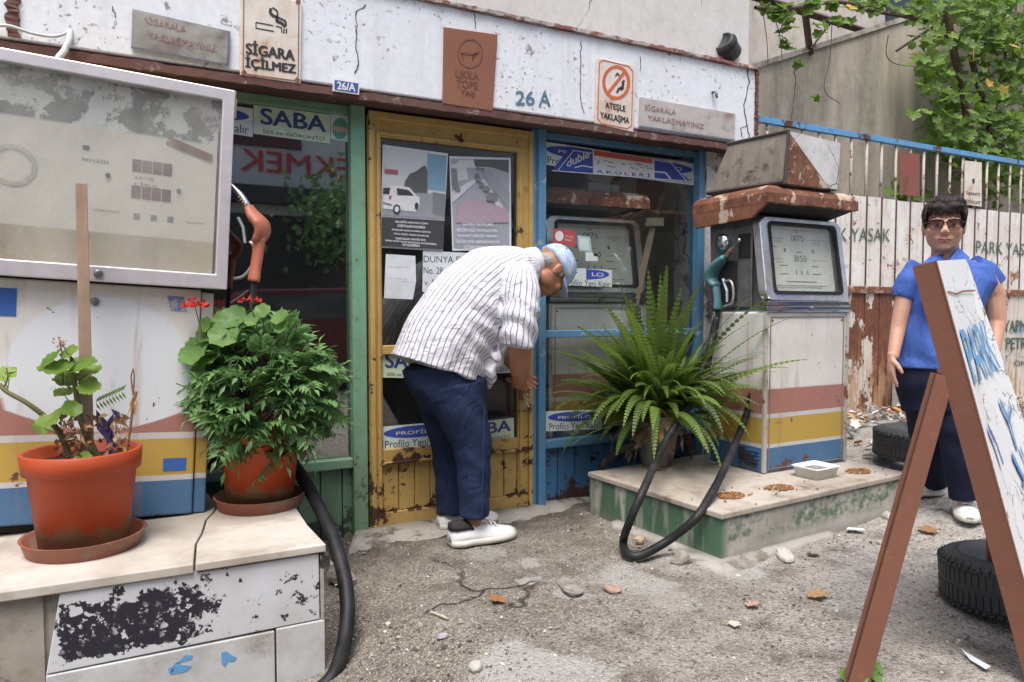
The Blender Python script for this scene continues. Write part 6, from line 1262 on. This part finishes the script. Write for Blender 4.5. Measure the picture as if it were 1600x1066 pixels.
def shoe(parent, heel, toe, L, wd=.052, hgt=.075, collar=True, label=None):
    d = (toe - heel); d.z = 0; d.normalize(); s = d.cross(UP); prof = [(0, .55, .60), (.06, .80, .92), (.16, .92, 1.18), (.28, .90, 1.22), (.40, .92, 1.05), (.52, 1.0, .85), (.66, 1.05, .66), (.80, .98, .55), (.92, .74, .44), (1.0, .34, .26)]
    o = T2('shoe', parent); rings = []; sr = []
    for t_, w, h in prof:
        c = heel + d*L*t_; hh = hgt*h; ww = wd*w; rings.append([c + s*(ww*math.cos(a)*(1 if math.sin(a) < .3 else .86)) + UP*(.018 + hh*max(0, math.sin(a))**.8) for a in [math.pi*k/12 for k in range(13)]])
        sr.append([c + s*ww*1.06*q + UP*zz for q, zz in ((1, .002), (1.05, .014), (1.0, .030), (-1.0, .030), (-1.05, .014), (-1, .002))])
    up = MB().loft(rings).build('shoe', WHITESHOE, parent, True, bevel=0)
    so_ = MB().loft(sr).build('sole', SOLE, up, True)
    if collar:
        rg = []
        for t_, w, h in ((-.005, .40, 1.20), (.06, .83, 1.22), (.16, .955, 1.26), (.26, .94, 1.22), (.34, .80, 1.0)):
            c = heel + d*L*t_; rg.append([c + s*(wd*w*math.cos(a)) + UP*(.018 + hgt*h*max(0, math.sin(a))**.8) for a in [math.pi*(.18+.64*k/10) for k in range(11)]])
        MB().loft(rg).build('heel_collar', BLKFELT, up, True)
    mb = MB()
    for k in range(4):
        c = heel + d*L*(.46+.07*k) + UP*(.024 + hgt*(1.0 - .115*k)); mb.tube([c - s*.026, c + UP*.006, c + s*.026], .0035, 6)
    mb.build('laces', WHT, up, True); return up
def T2(n, p): return None

# ---- the man: bending to the lock, seen from his right side
YM = 3.05
man = T('person', 'man in striped shirt, navy trousers and pale blue cap bending down to the door lock', 'person', Y(720, 835, YM))
man.location.z = 0; ORG[man.name] = Vector(man.location)
M_ = lambda px, py, y=YM: Y(px, py, y)
SKINM = skinmat('tanned_skin', (.40, .185, .105), (.33, .145, .08))
near, far = 2.86, 3.23
hc = M_(862, 424); hf = Vector((.46, .02, -.89)); hu = Vector((.88, 0, .42))
mb = MB(); head_mass(mb, hc, hf, hu, 1.06)
mb.tube([M_(790, 440), M_(822, 425), M_(842, 424)], [.072, .060, .053], 14)
mb.tube([M_(690, 575), M_(725, 520), M_(760, 480), M_(795, 445)], [(.11, .08), (.14, .11), (.16, .12), (.12, .08)], 14, side=(0, 1, 0))
# near arm
mb.tube([M_(815, 432, 2.89), M_(818, 480, 2.84), M_(813, 535, 2.83), M_(812, 552, 2.85), M_(812, 575, 2.90), M_(812, 594, 2.95)], [.060, .058, .054, .053, .049, .034], 14)
hand_mass(mb, M_(812, 592, 2.95), Vector((.35, .62, -.45)), Vector((.35, .45, .55)), curl=.75, side=-1)
# far arm
mb.tube([M_(800, 440, 3.20), M_(790, 500, 3.24), M_(783, 548, 3.22), M_(800, 566, 3.20), M_(812, 580, 3.22)], [.055, .048, .043, .038, .030], 12)
hand_mass(mb, M_(809, 577, 3.215), Vector((.62, .25, -.55)), Vector((.2, -.8, -.1)), curl=.6, side=1)
mb.tube([M_(735, 690, 2.97), M_(741, 780, 2.97), M_(738, 826, 2.97)], [.07, .045, .038], 12); mb.tube([M_(700, 690, 3.2), M_(706, 780, 3.2), M_(704, 812, 3.2)], [.07, .045, .038], 12)
mb.tube([M_(738, 822, 2.97), M_(745, 834, 2.97), M_(770, 842, 2.97)], [.04, .042, .03], 10); mb.tube([M_(704, 806, 3.2), M_(712, 816, 3.2), M_(730, 822, 3.2)], [.038, .038, .03], 10)
mb.tube([M_(703, 592, 3.02), M_(735, 690, 2.97)], [.08, .055], 12); mb.tube([M_(695, 592, 3.12), M_(700, 690, 3.2)], [.08, .055], 12)
solid('body', mb, SKINM, man, .0045, 3)
# shirt
axisP = [M_(*p) for p in ((684, 578), (697, 540), (716, 508), (744, 474), (776, 444), (806, 424), (834, 414))]
def spine(p):
    best = None
    for i in range(len(axisP)-1):
        a, b = axisP[i], axisP[i+1]; d = b-a; t = max(0, min(1, (p-a).dot(d)/d.length_squared)); q = a+d*t; L = (p-q).length
        if best is None or L < best[0]: best = (L, q, d.normalized())
    return best
sleeveN = [M_(812, 424, 2.90), M_(816, 455, 2.83), M_(812, 500, 2.80), M_(808, 541, 2.80)]; sleeveF = [M_(805, 424, 3.18), M_(800, 460, 3.26), M_(795, 520, 3.27)]
def stripe(p):
    bs = spine(p); sl2 = None
    for S_ in (sleeveN,):
        for a, b in zip(S_[1:], S_[2:]):
            d = b-a; t = max(-.3, min(1.1, (p-a).dot(d)/d.length_squared)); L = (p-(a+d*t)).length
            if sl2 is None or L < sl2[0]: sl2 = (L, a+d*t, d.normalized())
    if sl2[0] < .105 and p.y < 2.895:
        v = p-sl2[1]; ref = Vector((1, 0, 0)); ref = (ref-sl2[2]*ref.dot(sl2[2])).normalized(); o = sl2[2].cross(ref); return math.atan2(v.dot(o), v.dot(ref))*.085
    v = p-bs[1]; ref = bs[2].cross(Vector((0, 1, 0))).normalized(); return math.atan2(v.y, v.dot(ref))*.215
mb = MB()
mb.tube(cr(axisP, 3), [(.200, .228), (.200, .216), (.205, .214), (.212, .216), (.208, .198), (.160, .135), (.064, .070)], 40, side=(0, 1, 0))
# loose front hanging and the hem flare
mb.tube([M_(795, 505), M_(765, 540), M_(748, 575), M_(752, 606)], [(.14, .06), (.18, .075), (.16, .045), (.10, .012)], 24, side=(0, 1, 0))
mb.tube(cr(sleeveN, 3), [(.072, .072), (.085, .088), (.082, .088), (.080, .085)], 24); mb.tube(cr(sleeveF, 3), [(.07, .07), (.08, .08), (.075, .08)], 20)
def shirtfold(p):
    k = .006*mnoise.noise(p*7) ; q = p - M_(800, 470)
    k += .007*math.sin((p.x*.8+p.z*1.0)*58 + 3*mnoise.noise(p*5))*max(0, min(1, (.30-abs(q.x+.12))*4))*max(0, min(1, (M_(740, 450).z-p.z)*5+.2))
    k += .005*math.sin(p.x*45+p.y*20+2*mnoise.noise(p*4))*max(0, min(1, (M_(700, 520).z-p.z)*8)); return k
shirt = solid('shirt', mb, stripemat('striped_cotton'), man, .006, 3, stripe, shirtfold)
mb = MB(); mb.tube([M_(826, 411, YM), M_(841, 406, YM)], [(.066, .074), (.060, .066)], 28, side=(0, 1, 0)); solid('collar', mb, plain('shirt_collar', (.68, .68, .72), .85, var=.12, sc=60), man, .005, 2)
NAVYC = clothmat('navy_trousers', (.020, .033, .085), (.012, .020, .052), 1.0, 7, .8, (1.3, 1, .8))
def trousefold(sc=.006): return lambda p: sc*mnoise.noise(Vector((p.x*9, p.y*9, p.z*3.2))) + sc*.35*math.sin(p.z*44 + p.x*36 + 3*mnoise.noise(p*6))
mb = MB()
mb.tube([M_(690, 560), M_(698, 590), M_(707, 630)], [(.170, .195), (.172, .188), (.155, .150)], 28, side=(0, 1, 0))
mb.tube([M_(712, 600, 2.98), M_(722, 645, 2.97), M_(739, 695, 2.965), M_(741, 755, 2.965), M_(741, 806, 2.965)], [(.112, .150), (.104, .118), (.092, .090), (.080, .075), (.076, .066)], 24, side=(0, 1, 0))
mb.tube([M_(690, 600, 3.14), M_(693, 645, 3.18), M_(700, 695, 3.2), M_(704, 750, 3.2), M_(703, 800, 3.2)], [(.11, .150), (.100, .108), (.088, .084), (.078, .074), (.074, .066)], 24, side=(0, 1, 0))
tr_ = solid('trousers', mb, NAVYC, man, .006, 3, None, trousefold(.007))
mb = MB(); mb.tube([M_(757, 640, 2.872), M_(755, 700, 2.868), M_(754, 760, 2.878), M_(753, 805, 2.882)], .0018, 5); mb.build('side_seam', plain('seam_navy', (.035, .05, .12), .8), tr_)
shoe(man, Vector((M_(702, 840, 2.965).x, 2.965, .004)), Vector((9, 2.93, 0)), .335, .055, .078)
shoe(man, Vector((M_(684, 815, 3.2).x, 3.2, .012)), Vector((9, 3.21, 0)), .32, .052, .075)
# cap
r_, f_, u_ = ortho(hf, hu); MH = Matrix((r_, f_, u_)).transposed()
n = N('faded_blue_cap'); c = n.mix(n.th(n.noise(28, 5, .65), .40, .62), (.30, .42, .62), (.52, .60, .70)); c = n.mix(n.m('MULTIPLY', n.th(n.noise(60, 4), .56, .66), .6), c, (.62, .60, .55)); n.bump(n.noise(200, 3), .2, .003); CAPM = n.fin(c, .9, 0, .2)
mb = MB(); rings = []
for k in range(11):
    a = R(90*k/10.0); z = .020 + .112*math.sin(a); q = max(.002, math.cos(a)**.75); rings.append([hc + MH @ Vector((.095*q*math.cos(t_*2*math.pi/32), -.012+.116*q*math.sin(t_*2*math.pi/32), z)) for t_ in range(32)])
mb.loft(rings); cap = mb.build('cap', CAPM, man, True)
mb = MB(); A = []; B = []
for k in range(13):
    a = R(20+140*k/12.0); x = .086*math.cos(a); y = .090*math.sin(a)-.004; A.append(hc + MH @ Vector((x, y, .030))); e = .070*math.sin(a)**1.2; B.append(hc + MH @ Vector((x*1.0, y+e, .018-.010*abs(math.cos(a))*2)))
top = A + B[::-1]; mb.prism(top, u_*-.004); mb.build('brim', CAPM, cap)
mb = MB(); mb.ell(hc + MH @ Vector((0, -.012, .132)), (.007, .007, .004), MH, 10, 6)
for k in (-1, 1):
    for q in (-1, 1): mb.ell(hc + MH @ Vector((k*.062, -.012+q*.066, .092)), (.004, .004, .004), MH, 8, 6)
mb.build('eyelets', plain('cap_eyelet', (.10, .13, .2), .6), cap)
mb = MB(); mb.ell(hc + MH @ Vector((0, -.058, -.006)), (.068, .050, .045), MH, 20, 12); 
for sg in (-1, 1): mb.ell(hc + MH @ Vector((sg*.070, .004, .008)), (.010, .030, .026), MH, 14, 10)
hm = N('grey_hair'); c = hm.mix(hm.noise(160, 3), (.20, .18, .16), (.42, .40, .38)); hm.bump(hm.noise(260, 3), .5, .003); solid('hair', mb, hm.fin(c, .7), man, .005, 1, None, lambda p: .002*mnoise.noise(p*90))
kc = M_(822, 618, 2.99); t = T('key_bunch', 'small bunch of steel keys hanging from the hand of the bending man', 'keys', kc)
MB().lathe([(.014, -.0015), (.0155, 0), (.014, .0015), (.0125, 0)], kc, 20, (1, .3, 0), True).build('ring', CHROME, t, True)
for k, a in enumerate((-14, 6, 24)):
    d = Vector((math.sin(R(a)), .1*k, -math.cos(R(a)))).normalized(); s = d.cross(Vector((0, 1, 0))).normalized(); p = kc - UP*.012; mb = MB()
    mb.prism([p + s*.010, p + d*.018 + s*.011, p + d*.022 + s*.004, p + d*.05 + s*.004, p + d*.054, p + d*.05 - s*.004, p + d*.022 - s*.004, p + d*.018 - s*.011, p - s*.010], Vector((0, .0025, 0))); mb.build('key', CHROME if k else plain('brass_key', (.45, .36, .18), .35, .9), t)

# ---- the woman: walking up behind the folding board, facing the camera
DW = 3.55
wo = T('person', 'woman with short dark hair, glasses and blue blouse standing behind the folding board', 'person', D(1485, 800, 3.5)); wo.location.z = .05; ORG[wo.name] = Vector(wo.location)
w_ = lambda px, py, d=DW: D(px, py, d)
_RT0, _FW0 = RT, FW; FW = Vector((ray(1480, 480).x, ray(1480, 480).y, 0)).normalized(); RT = Vector((FW.y, -FW.x, 0))
hc = w_(1475, 352, 3.47); hf = (-FW + RT*.06 + UP*-.03).normalized(); hu = (UP + RT*.03).normalized()
hs_ = 1.09; r_, f_, u_ = ortho(hf, hu); MH = Matrix((r_, f_, u_)).transposed(); lipw = hc + MH @ (Vector((0, .092, -.067))*hs_)
SKINW = skinmat('fair_skin', (.58, .335, .245), (.51, .275, .19), tuple(lipw - ORG[wo.name]))
mb = MB(); head_mass(mb, hc, hf, hu, hs_, True)
mb.tube([w_(1476, 372, 3.52), w_(1477, 396, 3.53), w_(1478, 418, 3.54)], [(.060, .058), (.062, .058), (.09, .06)], 16, side=RT)
mb.tube([w_(1478, 410), w_(1478, 470), w_(1465, 530), w_(1455, 590)], [(.13, .05), (.14, .09), (.12, .09), (.13, .09)], 16, side=RT)
mb.tube([w_(1428, 430, 3.55), w_(1412, 470, 3.56), w_(1403, 515, 3.55), w_(1395, 560, 3.50)], [.047, .041, .036, .026], 14)
hand_mass(mb, w_(1393, 558, 3.50), (-UP + FW*-.15 + RT*.02), (RT*.9 + FW*.35), curl=.35, side=1, size=.95)
mb.tube([w_(1535, 425, 3.55), w_(1552, 462, 3.57), w_(1556, 505, 3.56), w_(1552, 550, 3.50)], [.056, .056, .046, .030], 14)
hand_mass(mb, w_(1552, 548, 3.50), (-UP + FW*-.25 - RT*.05), (-RT*.9 + FW*.3), curl=.4, side=-1, size=.95)
for pts in (((1440, 590, 3.6), (1452, 680, 3.7), (1462, 757, 3.83)), ((1487, 590, 3.52), (1498, 690, 3.50), (1508, 784, 3.53))):
    P = [D(*p) for p in pts]; mb.tube(P, [.07, .05, .036], 12)
solid('body', mb, SKINW, wo, .0045, 3)
# blouse
BLUEC = clothmat('blue_blouse', (.070, .145, .46), (.045, .10, .35), 1.0, 9, .75, (1, 1, .5))
mb = MB(); mb.tube([w_(1455, 578), w_(1458, 540), w_(1466, 500), w_(1475, 465), w_(1480, 438), w_(1481, 421), w_(1479, 414)], [(.172, .125), (.170, .130), (.168, .132), (.185, .150), (.212, .115), (.180, .085), (.09, .060)], 36, side=RT)
mb.tube([w_(1440, 420), w_(1422, 438, 3.56), w_(1412, 466, 3.57)], [(.062, .07), (.060, .066), (.055, .06)], 22); mb.tube([w_(1518, 418), w_(1538, 428, 3.56), w_(1551, 446, 3.57)], [(.062, .07), (.064, .068), (.060, .066)], 22)
for sg, px in ((-1, 1462), (1, 1494)): mb.ell(w_(px, 468, 3.44), (.062, .055, .06), None, 16, 12)
solid('blouse', mb, BLUEC, wo, .006, 4, None, lambda p: .006*mnoise.noise(Vector((p.x*8, p.y*8, p.z*4))) + .004*math.sin(p.z*30+p.x*35+3*mnoise.noise(p*5)))
mb = MB()
for sg, pts in ((-1, [(1476, 396, 3.46), (1452, 402, 3.43), (1432, 420, 3.40), (1450, 416, 3.37), (1470, 424, 3.38)]), (1, [(1484, 400, 3.46), (1497, 386, 3.45), (1515, 402, 3.42), (1512, 412, 3.38), (1482, 410, 3.37)])):
    P = [D(*p) for p in pts]; mb.prism(P, -FW*.006)
mb.build('collar', BLUEC, wo, False, bevel=.002)
NAVYW = clothmat('dark_navy_trousers', (.010, .013, .035), (.007, .010, .026), .45, 11, .85)
mb = MB(); mb.tube([w_(1458, 560), w_(1460, 600), w_(1464, 640)], [(.165, .125), (.172, .13), (.16, .11)], 26, side=RT)
mb.tube([D(1438, 600, 3.58), D(1448, 665, 3.66), D(1456, 715, 3.76), D(1463, 752, 3.84)], [(.10, .105), (.088, .09), (.075, .075), (.070, .070)], 22, side=RT); mb.tube([D(1486, 600, 3.53), D(1496, 670, 3.50), D(1504, 730, 3.50), D(1510, 776, 3.52)], [(.10, .105), (.090, .09), (.080, .078), (.075, .072)], 22, side=RT)
solid('trousers', mb, NAVYW, wo, .006, 3, None, trousefold(.006))
a = D(1470, 775, 3.88); a.z = gz(a.x, a.y); shoe(wo, a, a + RT*-1 - FW*.75, .28, .050, .07, False)
a = D(1503, 800, 3.66); a.z = gz(a.x, a.y); shoe(wo, a, a - FW + RT*.10, .29, .051, .07, False)
# hair
def hairstuff():
    mb = MB(); e = lambda p, q: mb.ell(hc + MH @ (Vector(p)*hs_), tuple(v*hs_ for v in q), MH, 24, 16)
    e((0, -.026, .052), (.083, .094, .085)); e((-.010, .020, .096), (.068, .062, .034)); e((-.03, .064, .074), (.042, .026, .022)); e((.03, .064, .072), (.042, .026, .022)); e((0, .070, .062), (.056, .020, .012))
    for sg in (-1, 1): e((sg*.075, .004, .034), (.011, .056, .044)); e((sg*.074, -.040, .0), (.012, .034, .045)); e((sg*.075, .038, .016), (.006, .014, .026))
    e((0, -.085, -.03), (.065, .035, .05))
    n = N('dark_brown_hair'); s = n.noise(120, 4, .6, n.obj((1, 1, .25)), .5); c = n.mix(n.th(s, .35, .7), (.008, .004, .0035), (.032, .015, .012)); n.bump(s, .9, .006); m = n.fin(c, .5, 0, .3)
    h = solid('hair', mb, m, wo, .005, 1, None, lambda p: .0045*mnoise.noise(Vector((p.x*60, p.y*60, p.z*22))))
    md = MD(); r2 = random.Random(4)
    for k in range(900):
        a = r2.uniform(0, 6.28); el = R(r2.uniform(5, 85)); d = Vector((math.cos(a)*math.cos(el), math.sin(a)*math.cos(el), math.sin(el))); p = Vector((d.x*.084, -.02+d.y*.097, .050+d.z*.086)); dn = Vector((d.x*.8, .35+d.y*.5, -.55-.2*d.z)); dn = (dn - d*dn.dot(d)*.86).normalized()
        if p.y > .05 and p.z < .06: continue
        w = Vector((r2.gauss(0, .25), r2.gauss(0, .25), r2.gauss(0, .25))); P = [hc + MH @ ((p + dn*.034*f + d*(.004 - .010*f*f) + w*.010*f)*hs_) for f in (0, .35, .7, 1)]; md.tube(P, .0014, .0004, r2.random(), 3)
    for k in range(120):
        x = r2.uniform(-.062, .062); P = [hc + MH @ (Vector((x + r2.gauss(0, .004)*f - x*.1*f, .084 + .012*math.sin(f*2) - abs(x)*.25, .085 - .052*f*r2.uniform(.7, 1.1)))*hs_) for f in (0, .4, .75, 1)]; md.tube(P, .0018, .0005, r2.random(), 3)
    md.build('strands', m, h, False)
hairstuff()
mb = MB(); ln = MB(); hp = lambda x, y, z: hc + MH @ (Vector((x, y, z))*hs_)
for sg in (-1, 1):
    P = [hp(sg*.033 + .029*math.copysign(abs(math.cos(a))**.7, math.cos(a)), .098 - abs(.029*math.cos(a)*.15), -.004 + .021*math.copysign(abs(math.sin(a))**.75, math.sin(a))) for a in [2*math.pi*k/24 for k in range(25)]]
    mb.tube(P, .0026, 6); ln.sheet(P[:-1]); mb.tube([hp(sg*.062, .096, .006), hp(sg*.076, .07, .006), hp(sg*.082, -.01, .004)], .0024, 6)
    mb.tube([hp(sg*.008, .10, .012), hp(sg*.035, .102, .018), hp(sg*.063, .094, .011)], .0032, 6)
mb.tube([hp(-.006, .100, .004), hp(0, .103, .007), hp(.006, .100, .004)], .0026, 6)
g = mb.build('glasses', plain('dark_spectacle_frame', (.02, .012, .012), .3), wo, True)
n = N('tinted_lens'); tr2 = n.n('BsdfTransparent'); tr2.inputs[0].default_value = (.46, .36, .35, 1); gl = n.n('BsdfGlossy'); gl.inputs['Roughness'].default_value = .03; mx = n.n('MixShader'); mx.inputs[0].default_value = .06; n.l(tr2.outputs[0], mx.inputs[1]); n.l(gl.outputs[0], mx.inputs[2]); n.l(mx.outputs[0], n.o.inputs[0])
ln.build('lenses', n.mt, g)
LIPM = plain('lips', (.40, .16, .14), .5, var=.15)
mb = MB(); mb.tube([hp(-.026, .0865, -.0675), hp(-.012, .0945, -.0655), hp(0, .0960, -.0668), hp(.012, .0945, -.0655), hp(.026, .0865, -.0675)], [(.0012, .0012), (.003, .004), (.003, .0045), (.003, .004), (.0012, .0012)], 8)
mb.tube([hp(-.024, .0860, -.0705), hp(-.010, .0925, -.0740), hp(.010, .0925, -.0740), hp(.024, .0860, -.0705)], [(.0012, .0012), (.003, .005), (.003, .005), (.0012, .0012)], 8); mb.build('lips', LIPM, wo, True)
mb = MB(); mb.tube([hp(-.025, .0885, -.0690), hp(0, .0968, -.0700), hp(.025, .0885, -.0690)], .0012, 5); mb.build('mouth_line', plain('mouth_line', (.14, .05, .045), .8), wo, True)
EYE = plain('eye_white', (.55, .52, .50), .25); IRIS = plain('dark_iris', (.02, .012, .01), .2); BROW = plain('brow_hair', (.03, .016, .012), .8)
for sg in (-1, 1):
    e = MB().ell(hp(sg*.031, .0725, -.004), (.0125, .0125, .0070), MH, 14, 10).build('eye', EYE, wo, True)
    MB().ell(hp(sg*.031-.001, .0840, -.004), (.0062, .0028, .0058), MH, 12, 8).build('iris', IRIS, e, True)
    MB().tube([hp(sg*.014, .094, .026), hp(sg*.034, .092, .031), hp(sg*.054, .078, .025)], [(.002, .003), (.003, .0035), (.002, .002)], 6).build('eyebrow', BROW, wo, True)
